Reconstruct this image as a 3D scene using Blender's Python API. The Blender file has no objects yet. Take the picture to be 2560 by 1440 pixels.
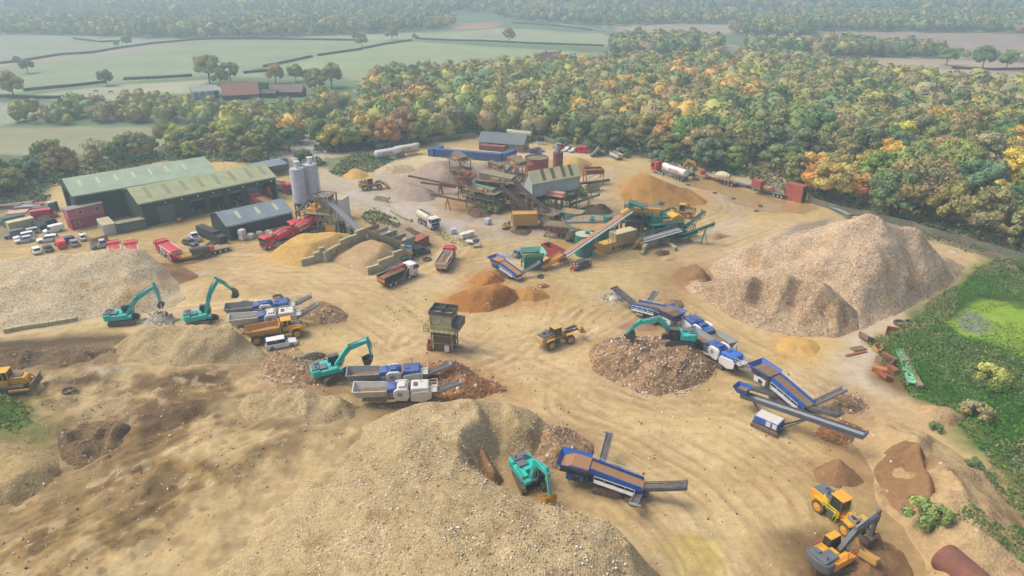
import bpy, math, random
import numpy as np
from mathutils import Vector, Matrix
from mathutils.geometry import delaunay_2d_cdt
R=math.radians
sc=bpy.context.scene
# ---------------- camera
CAM_H=59.0; TILT=R(25.1); FPX=1707.0
cd=bpy.data.cameras.new('camera'); cam=bpy.data.objects.new('camera',cd); sc.collection.objects.link(cam)
cam.location=(0,0,CAM_H); cam.rotation_euler=(R(90)-TILT,0,0)
cd.sensor_width=36; cd.lens=36*FPX/2560; cd.clip_end=9000; cd.clip_start=0.5
sc.camera=cam
# ---------------- daylight (overcast)
SUN_EL=R(56); SUN_AZ=R(-78)     # azimuth measured from +Y towards +X
w=bpy.data.worlds.new('World'); sc.world=w; w.use_nodes=True
wn=w.node_tree.nodes; bg=wn['Background']; sky=wn.new('ShaderNodeTexSky'); sky.sky_type='NISHITA'
sky.sun_disc=False; sky.sun_elevation=SUN_EL; sky.sun_rotation=SUN_AZ; sky.air_density=.55; sky.dust_density=4.5; sky.ozone_density=.6
w.node_tree.links.new(sky.outputs[0],bg.inputs[0]); bg.inputs[1].default_value=0.15
sl=bpy.data.lights.new('sun','SUN'); sl.energy=1.0; sl.angle=R(34); sl.color=(1,.95,.80)
so=bpy.data.objects.new('sun',sl); sc.collection.objects.link(so)
so.rotation_euler=(R(90)-SUN_EL,0,-SUN_AZ+R(180)); so.location=(0,0,200)
sc.view_settings.view_transform='Standard'; sc.view_settings.look='None'; sc.view_settings.gamma=1
sc.view_settings.exposure=0.72
sc.cycles.use_denoising=True; sc.cycles.max_bounces=5; sc.cycles.diffuse_bounces=3; sc.cycles.volume_bounces=0
sc.cycles.transparent_max_bounces=4; sc.cycles.caustics_reflective=False; sc.cycles.caustics_refractive=False
# ---------------- placing helpers: where the ray through a picture point meets height z
CA,SA=math.cos(TILT),math.sin(TILT)
def W(px,py,z=0.):
    u=(px-1280)/FPX; v=(py-720)/FPX
    dy=CA-v*SA; dz=-SA-v*CA; t=(z-CAM_H)/dz
    return Vector((u*t,dy*t,z))
def G(px,py,z=0.): p=W(px,py,z); return (p.x,p.y)
def yaw_px(a,b): A=W(*a);B=W(*b); return math.atan2(B.y-A.y,B.x-A.x)
# ---------------- properties
def tag(o,label=None,cat=None,group=None,kind=None):
    if label:o['label']=label
    if cat:o['category']=cat
    if group:o['group']=group
    if kind:o['kind']=kind
    return o
C=sc.collection
def thing(name,label,cat,loc=(0,0,0),rz=0,group=None,scale=1,rx=0,ry=0):
    o=bpy.data.objects.new(name,None); C.objects.link(o); o.location=loc; o.rotation_euler=(rx,ry,rz)
    o.scale=(scale,)*3; o.empty_display_size=.5
    return tag(o,label,cat,group)
def link(name,me,parent=None,loc=None,rot=None):
    o=bpy.data.objects.new(name,me); C.objects.link(o)
    if parent is not None:o.parent=parent
    if loc is not None:o.location=loc
    if rot is not None:o.rotation_euler=rot
    return o
def dup(root,loc,rz,label,group=None):
    r=root.copy(); C.objects.link(r); r.location=loc; r.rotation_euler=(root.rotation_euler.x,root.rotation_euler.y,rz); r['label']=label
    if group:r['group']=group
    def rec(a,b):
        for ch in list(a.children):
            c=ch.copy(); C.objects.link(c); c.parent=b; rec(ch,c)
    rec(root,r); return r
# ---------------- materials
def L(h):   # hex sRGB -> linear
    h=h.lstrip('#'); r=[]
    for i in (0,2,4):
        c=int(h[i:i+2],16)/255; r.append(c/12.92 if c<=.04045 else ((c+.055)/1.055)**2.4)
    return tuple(r)
_M={}; GC={}
class NT:
    def __init__(s,name):
        s.m=bpy.data.materials.new(name); s.m.use_nodes=True; s.t=s.m.node_tree; s.n=s.t.nodes; s.b=s.n['Principled BSDF']
    def new(s,t,**k):
        o=s.n.new(t)
        for a,b in k.items(): setattr(o,a,b)
        return o
    def ln(s,a,b): s.t.links.new(a,b)
    def noise(s,co,scale,detail=3,rough=.55):
        n=s.new('ShaderNodeTexNoise'); n.inputs['Scale'].default_value=scale; n.inputs['Detail'].default_value=detail; n.inputs['Roughness'].default_value=rough
        s.ln(co,n.inputs['Vector']); return n.outputs['Fac']
    def rng(s,v,a,b,c=0.,d=1.):
        n=s.new('ShaderNodeMapRange'); s.ln(v,n.inputs['Value'])
        for k,x in zip(('From Min','From Max','To Min','To Max'),(a,b,c,d)): n.inputs[k].default_value=x
        return n.outputs[0]
    def mix(s,f,a,b,t='MIX'):
        n=s.new('ShaderNodeMix',data_type='RGBA',blend_type=t)
        for v,k in ((f,0),(a,6),(b,7)):
            if isinstance(v,(int,float)): n.inputs[k].default_value=v
            elif isinstance(v,tuple): n.inputs[k].default_value=(*v[:3],1)
            else: s.ln(v,n.inputs[k])
        return n.outputs[2]
    def math(s,op,a,b=0.):
        n=s.new('ShaderNodeMath',operation=op)
        for i,v in enumerate((a,b)):
            if isinstance(v,(int,float)): n.inputs[i].default_value=v
            else: s.ln(v,n.inputs[i])
        return n.outputs[0]
    def bump(s,h,strength=.4,dist=.1):
        n=s.new('ShaderNodeBump'); n.inputs['Strength'].default_value=strength; n.inputs['Distance'].default_value=dist
        s.ln(h,n.inputs['Height']); s.ln(n.outputs[0],s.b.inputs['Normal'])
def mat(name,col,rough=.6,metal=0.,dirt=.35,dcol=(.30,.235,.15),scale=1.2,rib=0.,spec=.4):
    k=name
    if k in _M: return _M[k]
    if isinstance(col,str): col=L(col)
    t=NT(name); tc=t.new('ShaderNodeTexCoord').outputs['Object']
    n1=t.noise(tc,scale,4,.65); n2=t.noise(tc,scale*5,3,.6)
    c=t.mix(t.rng(n2,.3,.7,0,1),tuple(x*.86 for x in col),tuple(min(1,x*1.1) for x in col))
    if dirt>0: c=t.mix(t.rng(n1,.38,.72,0,dirt*1.25),c,dcol)
    t.ln(c,t.b.inputs['Base Color'])
    t.ln(t.rng(n1,.3,.7,rough,min(1,rough+.25)),t.b.inputs['Roughness'])
    t.b.inputs['Metallic'].default_value=metal; t.b.inputs['Specular IOR Level'].default_value=spec
    if rib>0:
        wv=t.new('ShaderNodeTexWave',wave_type='BANDS',bands_direction='X'); wv.inputs['Scale'].default_value=rib; wv.inputs['Distortion'].default_value=0
        t.ln(tc,wv.inputs['Vector']); t.bump(wv.outputs['Fac'],.5,.06)
    _M[k]=t.m; return t.m
def granular(name,c1,c2,c3=None,spk=.3,cell=3.0,big=.12,bump=.8,white=.08,wet=None):
    """loose material: big tonal patches, lumps and stones of their own colours"""
    if name in _M: return _M[name]
    c1,c2=[L(c) if isinstance(c,str) else c for c in (c1,c2)]
    GC[name]=tuple((a+b)/2 for a,b in zip(c1,c2))
    t=NT(name); tc=t.new('ShaderNodeTexCoord').outputs['Object']
    nb=t.noise(tc,big,5,.6); nm=t.noise(tc,big*7,4,.65)
    c=t.mix(t.rng(nb,.36,.64),c1,c2); c=t.mix(t.rng(nm,.35,.7,0,.45),c,tuple(x*.72 for x in c1))
    if c3 is not None:
        c3=L(c3) if isinstance(c3,str) else c3
        c=t.mix(t.rng(t.noise(tc,big*2.3,4,.6),.52,.66,0,.8),c,c3)
    v=t.new('ShaderNodeTexVoronoi'); v.inputs['Scale'].default_value=cell; t.ln(tc,v.inputs['Vector'])
    sep=t.new('ShaderNodeSeparateColor'); t.ln(v.outputs['Color'],sep.inputs[0])
    c=t.mix(1.0,c,t.mix(t.rng(sep.outputs[0],0,1),(1-spk,)*3,(1+spk,1+spk,1+spk)),'MULTIPLY')
    v2=t.new('ShaderNodeTexVoronoi'); v2.inputs['Scale'].default_value=cell*.62; t.ln(tc,v2.inputs['Vector'])
    s2=t.new('ShaderNodeSeparateColor'); t.ln(v2.outputs['Color'],s2.inputs[0])
    if white>0:
        nz=t.rng(t.noise(tc,big*3,3,.6),.35,.65,0,1)
        m=t.math('MULTIPLY',t.rng(s2.outputs[1],1-white,1-white*.7),t.rng(v2.outputs['Distance'],.45,.3)); m=t.math('MULTIPLY',m,nz)
        c=t.mix(m,c,(.62,.58,.52))
        m2=t.math('MULTIPLY',t.rng(s2.outputs[2],1-white,1-white*.7),t.rng(v2.outputs['Distance'],.5,.35))
        c=t.mix(t.math('MULTIPLY',m2,.7),c,(.07,.055,.045))
    t.ln(c,t.b.inputs['Base Color']); t.b.inputs['Roughness'].default_value=.95; t.b.inputs['Specular IOR Level'].default_value=.15
    h=t.math('ADD',t.math('MULTIPLY',nm,1.2),t.math('MULTIPLY',v.outputs['Distance'],.35)); t.bump(h,bump,.35)
    _M[name]=t.m; return t.m
def leafmat(name):
    if name in _M: return _M[name]
    t=NT(name); oi=t.new('ShaderNodeObjectInfo'); tc=t.new('ShaderNodeTexCoord').outputs['Object']; ge=t.new('ShaderNodeNewGeometry')
    at=t.new('ShaderNodeAttribute',attribute_name='tint')
    c=t.mix(1.,oi.outputs['Color'],at.outputs['Color'],'MULTIPLY')
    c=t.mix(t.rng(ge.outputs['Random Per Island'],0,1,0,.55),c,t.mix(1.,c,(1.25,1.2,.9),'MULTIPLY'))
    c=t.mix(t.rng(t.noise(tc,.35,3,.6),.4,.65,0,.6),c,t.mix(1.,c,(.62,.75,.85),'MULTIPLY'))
    t.ln(c,t.b.inputs['Base Color']); t.b.inputs['Roughness'].default_value=.85; t.b.inputs['Specular IOR Level'].default_value=.15
    _M[name]=t.m; return t.m
M_teal=mat('teal_paint','#17bcae',.35,dirt=.22,dcol=(.36,.33,.24))
M_yel=mat('yellow_paint','#e2a418',.45,dirt=.3); M_yeld=mat('dusty_yellow_paint','#c99f4e',.6,dirt=.55,dcol=(.4,.31,.19))
M_blk=mat('dark_rubber','#2c2d2e',.75,dirt=.35,dcol=(.18,.15,.11)); M_gry=mat('dark_grey_paint','#4a4f54',.5,dirt=.3)
M_lgr=mat('light_grey_steel','#8d9294',.5,dirt=.3); M_gal=mat('galvanised_steel','#a3a9ab',.45,metal=.2,dirt=.2)
M_wht=mat('white_paint','#dcdcd8',.4,dirt=.12); M_wd=mat('dusty_white_paint','#cfccc3',.5,dirt=.45,dcol=(.46,.41,.33))
M_blu=mat('blue_paint','#22589c',.45,dirt=.35); M_blud=mat('navy_paint','#354768',.5,dirt=.45)
M_red=mat('red_paint','#c4202c',.4,dirt=.1); M_redd=mat('dusty_red_paint','#a83a3c',.6,dirt=.35); M_grn=mat('green_paint','#0b7a62',.4,dirt=.1)
M_gls=mat('tinted_glass','#1c2629',.12,dirt=.05,spec=.8); M_rust=mat('rust','#96583f',.9,dirt=.5,dcol=(.17,.1,.07),scale=.8)
M_olv=mat('mossy_steel','#8f8b6c',.8,dirt=.6,dcol=(.2,.17,.12)); M_brn=mat('muddy_steel','#857360',.85,dirt=.6,dcol=(.17,.125,.09))
M_belt=mat('belt_rubber','#4c4b4c',.8,dirt=.5,dcol=(.28,.22,.16)); M_con=mat('concrete','#a9a48f',.9,dirt=.5,dcol=(.28,.26,.19))
M_tyre=mat('dusty_tyre','#4d4943',.9,dirt=.6,dcol=(.28,.22,.15)); M_sand=mat('loaded_sand','#b5793a',.95,dirt=.3); M_load=mat('loaded_spoil','#7c6047',.95,dirt=.4)
M_skin=mat('skin','#b88a6e',.7,dirt=0); M_org=mat('hi_vis_orange','#ff5b1f',.7,dirt=0); M_hiy=mat('hi_vis_yellow','#d8f02a',.7,dirt=0); M_navy=mat('navy_cloth','#22283a',.9,dirt=0)
M_pnk=mat('pink_paint','#c46a7c',.6,dirt=.4,dcol=(.16,.07,.07)); M_mag=mat('magenta_paint','#b13250',.6,dirt=.3,dcol=(.2,.08,.09)); M_crm=mat('cream_paint','#c5bd95',.6,dirt=.35)
M_cont=mat('blue_container_paint','#19508a',.55,dirt=.25); M_wood=mat('weathered_wood','#8f8364',.9,dirt=.4); M_org2=mat('orange_paint','#e0601e',.5,dirt=.2)
# ---------------- mesh builder
class MB:
    def __init__(s): s.v=[]; s.f=[]; s.m=[]; s.T=None
    def add(s,vs,fs,m=0):
        b=len(s.v)
        if s.T is not None: vs=[s.T@Vector(v) for v in vs]
        s.v+=[tuple(v) for v in vs]; s.f+=[[b+i for i in f] for f in fs]; s.m+=[m]*len(fs); return s
    def bx(s,x0,x1,y0,y1,z0,z1,m=0):
        return s.add([(x0,y0,z0),(x1,y0,z0),(x1,y1,z0),(x0,y1,z0),(x0,y0,z1),(x1,y0,z1),(x1,y1,z1),(x0,y1,z1)],
            [(3,2,1,0),(4,5,6,7),(0,1,5,4),(1,2,6,5),(2,3,7,6),(3,0,4,7)],m)
    def prism(s,prof,y0,y1,m=0,ax='y'):   # profile (a,b) in xz (or xy for ax=z, yz for ax=x)
        n=len(prof)
        f={'y':lambda a,b,t:(a,t,b),'x':lambda a,b,t:(t,a,b),'z':lambda a,b,t:(a,b,t)}[ax]
        vs=[f(a,b,y0) for a,b in prof]+[f(a,b,y1) for a,b in prof]
        fs=[list(range(n)),list(range(2*n-1,n-1,-1))]+[(i,i+n,(i+1)%n+n,(i+1)%n) for i in range(n)]
        return s.add(vs,fs,m)
    def cyl(s,p0,p1,r,r2=None,n=10,m=0,cap=True):
        p0=Vector(p0);p1=Vector(p1); r2=r if r2 is None else r2; d=(p1-p0).normalized()
        a=d.orthogonal().normalized(); b=d.cross(a); vs=[]
        for p,q in ((p0,r),(p1,r2)):
            for i in range(n):
                t=2*math.pi*i/n; vs.append(p+a*(q*math.cos(t))+b*(q*math.sin(t)))
        fs=[(i,(i+1)%n,(i+1)%n+n,i+n) for i in range(n)]
        if cap: fs+=[list(range(n-1,-1,-1)),list(range(n,2*n))]
        return s.add(vs,fs,m)
    def beam(s,p0,p1,w,h=None,m=0,up=(0,0,1)):
        h=w if h is None else h; p0=Vector(p0);p1=Vector(p1); d=(p1-p0).normalized(); u=Vector(up)
        if abs(d.dot(u))>.98: u=Vector((1,0,0))
        a=d.cross(u).normalized(); b=a.cross(d); vs=[]
        for p in (p0,p1):
            for sa,sb in ((-1,-1),(1,-1),(1,1),(-1,1)): vs.append(p+a*(sa*w/2)+b*(sb*h/2))
        return s.add(vs,[(3,2,1,0),(4,5,6,7),(0,1,5,4),(1,2,6,5),(2,3,7,6),(3,0,4,7)],m)
    def lathe(s,p0,p1,prof,n=16,m=0,sy=1.):   # prof: (t 0..1 along axis, radius)
        p0=Vector(p0);p1=Vector(p1); d=(p1-p0); dn=d.normalized(); a=dn.cross(Vector((0,0,1)))
        a=a.normalized() if a.length>.01 else Vector((1,0,0)); b=a.cross(dn); vs=[]; k=len(prof)
        for t,r in prof:
            for i in range(n):
                q=2*math.pi*i/n; vs.append(p0+d*t+a*(r*math.cos(q)*sy)+b*(r*math.sin(q)))
        fs=[(j*n+i,j*n+(i+1)%n,(j+1)*n+(i+1)%n,(j+1)*n+i) for j in range(k-1) for i in range(n)]
        fs+=[list(range(n-1,-1,-1)),list(range((k-1)*n,k*n))]
        return s.add(vs,fs,m)
    def rings(s,rs,m=0,cap=True):   # loft of equal rings
        n=len(rs[0]); vs=[p for r in rs for p in r]
        fs=[(j*n+i,j*n+(i+1)%n,(j+1)*n+(i+1)%n,(j+1)*n+i) for j in range(len(rs)-1) for i in range(n)]
        if cap: fs+=[list(range(n-1,-1,-1)),list(range((len(rs)-1)*n,len(rs)*n))]
        return s.add(vs,fs,m)
    def rail(s,pts,h=1.,r=.04,m=0,step=None):
        for a,b in zip(pts,pts[1:]):
            a=Vector(a);b=Vector(b); n=max(1,int((b-a).length/(step or 1.6)))
            for k in (h,h*.5): s.beam(a+Vector((0,0,k)),b+Vector((0,0,k)),r,m=m)
            for i in range(n+1):
                p=a.lerp(b,i/n); s.beam(p,p+Vector((0,0,h)),r,m=m)
        return s
    def truss(s,p0,p1,w,h,n,t=.08,m=0):
        p0=Vector(p0);p1=Vector(p1); d=(p1-p0).normalized(); a=d.cross(Vector((0,0,1))).normalized()*(w/2); b=a.cross(d).normalized()*h
        if b.z<0:b=-b
        for q in (a,-a,a+b,b-a): s.beam(p0+q,p1+q,t,m=m)
        for i in range(n):
            u=p0.lerp(p1,i/n);v=p0.lerp(p1,(i+1)/n)
            for q in (a,-a): s.beam(u+q,v+q+b,t*.8,m=m); s.beam(v+q,v+q+b,t*.8,m=m)
            s.beam(v+a,v-a,t*.8,m=m)
        return s
    def mesh(s,name,mats):
        me=bpy.data.meshes.new(name); me.from_pydata(s.v,[],s.f)
        for x in (mats if isinstance(mats,(list,tuple)) else [mats]): me.materials.append(x)
        me.polygons.foreach_set('material_index',s.m); return me
    def build(s,name,mats,parent=None,bevel=0,smooth=False,loc=None,rot=None):
        me=s.mesh(name,mats); o=link(name,me,parent,loc,rot)
        import bmesh
        bm=bmesh.new(); bm.from_mesh(me); bmesh.ops.recalc_face_normals(bm,faces=bm.faces)
        if bevel: bmesh.ops.bevel(bm,geom=[e for e in bm.edges if len(e.link_faces)==2 and e.calc_face_angle(0)>.5],offset=bevel,segments=1,affect='EDGES',clamp_overlap=True)
        bm.to_mesh(me); bm.free()
        if smooth: me.shade_smooth(); me.set_sharp_from_angle(angle=R(38))
        return o
# ---------------- numpy mesh + noise
def npmesh(name,v,q,mat_,cols=None,smooth=False,nper=4):
    me=bpy.data.meshes.new(name); v=np.asarray(v,np.float32); q=np.asarray(q,np.int32)
    me.vertices.add(len(v)); me.vertices.foreach_set('co',v.ravel()); me.loops.add(q.size); me.loops.foreach_set('vertex_index',q.ravel())
    me.polygons.add(len(q)); me.polygons.foreach_set('loop_start',np.arange(0,q.size,nper,dtype=np.int32))
    try: me.polygons.foreach_set('loop_total',np.full(len(q),nper,np.int32))
    except Exception: pass
    if cols is not None:
        for nm,c in cols.items():
            a=me.color_attributes.new(nm,'FLOAT_COLOR','POINT'); a.data.foreach_set('color',np.asarray(c,np.float32).ravel())
    me.materials.append(mat_); me.update(calc_edges=True)
    if smooth: me.polygons.foreach_set('use_smooth',np.ones(len(q),bool))
    return me
def _h(ix,iy,seed):
    n=(ix.astype(np.int64)*374761393+iy.astype(np.int64)*668265263+seed*1442695041)&0x7fffffff
    n=((n^(n>>13))*1274126177)&0x7fffffff; return ((n^(n>>16))&0xffff)/65535.
def vn(x,y,seed=0):
    ix=np.floor(x);iy=np.floor(y);fx=x-ix;fy=y-iy;fx=fx*fx*(3-2*fx);fy=fy*fy*(3-2*fy);ix=ix.astype(np.int64);iy=iy.astype(np.int64)
    return (_h(ix,iy,seed)*(1-fx)+_h(ix+1,iy,seed)*fx)*(1-fy)+(_h(ix,iy+1,seed)*(1-fx)+_h(ix+1,iy+1,seed)*fx)*fy
def fbm(x,y,sc_,oct=4,seed=0,g=.5):
    s=0;a=1;t=0
    for o in range(oct): s=s+a*(vn(x/sc_*2**o+seed*7.3,y/sc_*2**o-seed*3.1,seed+o)-.5); t+=a; a*=g
    return s/t*2
def tin(pts,X,Y,default=0.):
    """heights on (X,Y) from scattered (x,y,z), linear over the Delaunay triangles"""
    P=[Vector((p[0],p[1])) for p in pts]; z=np.array([p[2] for p in pts])
    vo,_,fo,ov,_,_=delaunay_2d_cdt(P,[],[],0,1e-6); zz=[z[o[0]] for o in ov]
    Z=np.full(X.shape,default,float)
    for f in fo:
        (ax,ay),(bx_,by),(cx,cy)=[vo[i] for i in f]; m=(X>=min(ax,bx_,cx))&(X<=max(ax,bx_,cx))&(Y>=min(ay,by,cy))&(Y<=max(ay,by,cy))
        if not m.any(): continue
        d=(by-cy)*(ax-cx)+(cx-bx_)*(ay-cy)
        if abs(d)<1e-9: continue
        x=X[m];y=Y[m]; l1=((by-cy)*(x-cx)+(cx-bx_)*(y-cy))/d; l2=((cy-ay)*(x-cx)+(ax-cx)*(y-cy))/d; l3=1-l1-l2
        ok=(l1>=-1e-6)&(l2>=-1e-6)&(l3>=-1e-6); r=Z[m]; r[ok]=(l1*zz[f[0]]+l2*zz[f[1]]+l3*zz[f[2]])[ok]; Z[m]=r
    return Z
def polydist(poly,x,y):
    """signed distance, positive inside"""
    d=np.full(x.shape,1e9); ins=np.zeros(x.shape,bool); n=len(poly)
    for i in range(n):
        x0,y0=poly[i];x1,y1=poly[(i+1)%n]; ex=x1-x0;ey=y1-y0; L2=ex*ex+ey*ey+1e-12
        t=np.clip(((x-x0)*ex+(y-y0)*ey)/L2,0,1); d=np.minimum(d,(x-x0-t*ex)**2+(y-y0-t*ey)**2)
        c=((y0>y)!=(y1>y))&(x<(x1-x0)*(y-y0)/((y1-y0) if y1!=y0 else 1e-9)+x0); ins^=c
    d=np.sqrt(d); return np.where(ins,d,-d)
# ================= GROUND
BASE=[ # foreground land rises gently (picture x, y, height)
 (-400,760,0),(0,860,0),(300,850,0),(640,900,0),(860,960,0),(1000,1040,0),(1200,1120,0),(1600,1500,0),(1900,1700,0),(1000,820,0),(0,800,0),
 (60,930,1.2),(300,930,1.6),(560,960,1.8),(760,1010,1.5),(880,1080,1.5),(600,1100,2.5),(300,1080,2.2),(150,1130,2),(500,1300,3),(250,1350,2.6),(0,1420,2.2),
 (-400,1300,3),(-400,1000,2),(700,1500,3.5),(1000,1700,3),(0,1800,3),(1500,1800,2),(-700,2200,3),(1900,2200,1),(800,2600,3)]
bp=[(*G(a,b,z),z) for a,b,z in BASE]
def sm(Z,n=1):
    for _ in range(n):
        P=np.pad(Z,1,mode='edge'); Z=(P[1:-1,:-2]+P[1:-1,2:]+P[:-2,1:-1]+P[2:,1:-1]+2*P[1:-1,1:-1])/6
    return Z
NR,NC=620,860
t=np.linspace(0,1,NR); Yr=22*(370/22.)**t; Yf=370*(4200/370.)**(np.linspace(0,1,300)[1:]); Yr=np.concatenate([[-60,-20,5],Yr,Yf])
U=np.linspace(-1,1,NC); GX=U[None,:]*(np.maximum(Yr,18)*1.02+42)[:,None]; GY=np.repeat(Yr[:,None],NC,1)
GX[-60:]*=1.25
def basez(X,Y):
    Z=tin(bp,X,Y,0.); return Z
near=GY<370
GZ=sm(np.where(GY<250,basez(GX,GY),0),6)
bumpy=fbm(GX,GY,14,4,3)*.30+fbm(GX,GY,2.2,3,8)*.07
lf=np.clip(GZ/1.5,0,1); GZ=GZ+near*bumpy*(.45+.9*lf)+near*lf*(fbm(GX,GY,5,4,21)*.65+(1-np.abs(fbm(GX,GY,9,4,77))*2.4)*.6+fbm(GX,GY,1.3,3,78)*.16)
GZ=GZ-np.clip((GY-900)/3000,0,1)*0
# ---- colours laid down by material, from outlines measured on the photograph
def rgb(c): return np.array(L(c) if isinstance(c,str) else c)
COL=np.zeros(GX.shape+(4,)); COL[...,3]=0.
COL[...,:3]=rgb('#b39d6d')
n1=fbm(GX,GY,26,5,1)[...,None]; n2=fbm(GX,GY,6,4,2)[...,None]
def lay(c,a):
    COL[...,:3]=COL[...,:3]*(1-a[...,None])+rgb(c)*a[...,None]
lay('#c8b182',np.clip(n1[...,0]*1.6+.1,0,1)*.8); lay('#a08454',np.clip(-n1[...,0]*1.7,0,1)*.7); lay('#ae9062',np.clip(n2[...,0]*1.5,0,1)*.5)
WX=GX+fbm(GX,GY,9,3,31)*3.; WY=GY+fbm(GX,GY,9,3,32)*3.
def area(poly,c,soft=1.5,a=1.,wet=None,wob=1.,rag=0.,px=True):
    P=[G(*p) for p in poly] if px else poly; xs=[p[0] for p in P]; ys=[p[1] for p in P]
    r0=np.searchsorted(Yr,min(ys)-8);r1=np.searchsorted(Yr,max(ys)+8); sl_=slice(max(0,r0),r1)
    x=GX[sl_]+(WX-GX)[sl_]*wob; y=GY[sl_]+(WY-GY)[sl_]*wob
    m=(x>min(xs)-6)&(x<max(xs)+6)
    d=polydist(P,x[m],y[m])
    if rag: d=d+fbm(x[m],y[m],rag*4,4,5)*rag
    k=np.clip(.5+(d+(soft*.4 if not px else 0))/soft/2,0,1)*a; B=COL[sl_]; v=B[m]
    if c is not None: v[:,:3]=v[:,:3]*(1-k[:,None])+rgb(c)*k[:,None]
    if wet is not None: v[:,3]=v[:,3]*(1-k)+wet*k
    B[m]=v
def line(pts,width,c,a=.5,off=0.,wet=None,px=True,jit=0.,seed=0,soft=None,dep=0.):
    P=[G(*p) for p in pts] if px else pts
    # smooth the route
    Q=[np.array(p) for p in P]
    for _ in range(3):
        q=[Q[0]]
        for u,v_ in zip(Q,Q[1:]): q+= [u*.75+v_*.25,u*.25+v_*.75]
        Q=q+[Q[-1]]
    xs=[p[0] for p in Q];ys=[p[1] for p in Q]; r0=np.searchsorted(Yr,min(ys)-width-8);r1=np.searchsorted(Yr,max(ys)+width+8)
    s_=slice(max(0,r0),r1); X=GX[s_];Y=GY[s_]; m=(X>min(xs)-width-8)&(X<max(xs)+width+8); x=X[m];y=Y[m]
    if jit: x=x+fbm(x,y,12,2,seed)*jit; y=y+fbm(x,y,12,2,seed+9)*jit
    best=np.full(x.shape,1e9); sg=np.zeros(x.shape)
    for u,v_ in zip(Q,Q[1:]):
        e=v_-u; L2=e@e+1e-9; tt=np.clip(((x-u[0])*e[0]+(y-u[1])*e[1])/L2,0,1); dx=x-u[0]-tt*e[0]; dy=y-u[1]-tt*e[1]; d=dx*dx+dy*dy
        k=d<best; best[k]=d[k]; sg[k]=np.sign(e[0]*dy-e[1]*dx)[k]
    D=np.sqrt(best)*sg-off; k=np.clip(1-(np.abs(D)-width/2)/(soft or .35),0,1)*a
    if jit: k=k*np.clip(.45+fbm(x,y,7,3,seed+4)*2.2,0,1)
    B=COL[s_]; v=B[m]; v[:,:3]=v[:,:3]*(1-k[:,None])+rgb(c)*k[:,None]
    if wet is not None: v[:,3]=np.maximum(v[:,3],k*wet)
    B[m]=v
    if dep: H=GZ[s_]; H[m]-=np.clip(k,0,1)*dep
rt=random.Random(4)
def tracks(pts,width,n,a=.22,jit=2.,cols=('#8d7350','#d2bb94','#a0845c','#c3aa84'),dep=.12):
    g=[rt.randrange(50) for _ in range(3)]
    for i in range(n):
        o=rt.uniform(-width/2,width/2); c_=rt.choice(cols); a_=a*rt.uniform(.4,1.1); w_=rt.uniform(.15,.45); s_=rt.choice(g)
        for e in (-1.05,1.05): line(pts,w_,c_,a_,o+e,jit=jit*.7,seed=s_,soft=.28,dep=dep)
PT=[[(px+rt.uniform(-s,s)*1.6,py+rt.uniform(-s,s)*.8) for _ in range(7)] for px,py,s in [(rt.uniform(300,2000),rt.uniform(640,1320),rt.uniform(14,46)) for _ in range(46)]]
# far country
FARG='#6f8568'
area([(-3000,-60),(5000,-60),(5000,330),(1400,330),(-1500,470)],'#66785a',20,wob=0)
area([(-400,440),(-400,315),(0,318),(450,318),(800,322),(620,345),(330,390),(0,428)],'#8f8f72',3,a=1)
area([(-200,250),(150,262),(125,280),(60,300),(0,315),(-200,330)],'#8f9684',3)
area([(-300,300),(-300,195),(0,168),(480,102),(900,98),(870,120),(640,170),(660,190),(900,200),(500,190),(300,208),(0,235),(-200,240)],'#879373',3)
area([(60,240),(300,212),(520,200),(640,230),(430,235),(300,248),(150,252)],'#a9a88c',3,a=.8)
area([(-300,185),(0,150),(240,118),(480,100),(470,110),(260,136),(0,168),(-300,200)],'#9a8c80',3)
area([(-300,92),(180,88),(560,100),(480,108),(300,122),(60,145),(-300,185)],'#888f7b',3)
area([(300,92),(370,104),(280,104),(190,98)],'#8a9c7a',3)
area([(680,168),(930,100),(1050,105),(1530,135),(1440,160),(1200,150),(920,205),(800,182),(680,185)],'#8e9a75',3)
area([(600,98),(1040,82),(1500,82),(1525,92),(1520,118),(1050,100),(900,102)],'#929b7b',3)
area([(1050,84),(1260,70),(1500,85),(1530,112),(1060,97)],'#93997c',3)
area([(1110,60),(1250,55),(1240,70),(1140,74)],'#a4826a',4)
area([(1540,60),(1900,62),(1900,84),(1700,88),(1540,76)],'#a0937f',4)
area([(2030,78),(2900,80),(3000,150),(2350,135),(2100,108)],'#988a7c',4)
area([(1690,140),(2400,142),(3100,160),(3100,340),(2560,214),(2330,225),(2160,192),(1950,160),(1720,164)],'#a3967f',4)
area([(2150,150),(2400,150),(2560,175),(2350,180),(2170,172)],'#ab9e86',3,a=.6)
area([(1940,8),(2150,14),(2100,24),(1900,20)],'#b3a58e',6); area([(1700,10),(1960,12),(1900,24),(1760,20)],'#a8a48c',6)
line([(1900,180),(2050,172),(2300,168),(2560,178)],3,'#77705c',.7,soft=2)
line([(1300,22),(1310,42),(1400,60),(1470,72),(1560,78)],7,'#9b9a98',.95,soft=2)
line([(1200,185),(1400,170),(1600,156),(1700,150),(1790,140),(1850,118),(1800,108),(1650,100)],8,'#8d8a86',.95,soft=2)
line([(1850,118),(1950,132),(2350,150),(2700,156)],5,'#8a8784',.6,soft=2)
# access road behind the sheds
area([(600,400),(680,380),(760,372),(800,392),(860,395),(880,400),(860,420),(700,425)],'#c2bba6',1.5)
line([(900,225),(930,240),(905,262),(840,305),(790,335),(770,352),(766,385),(800,395),(838,402)],7,'#a9a59c',1,soft=.8)
line([(838,402),(812,430),(815,455),(860,480),(900,500)],15,'#b5a98f',.8,soft=2.)
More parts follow.
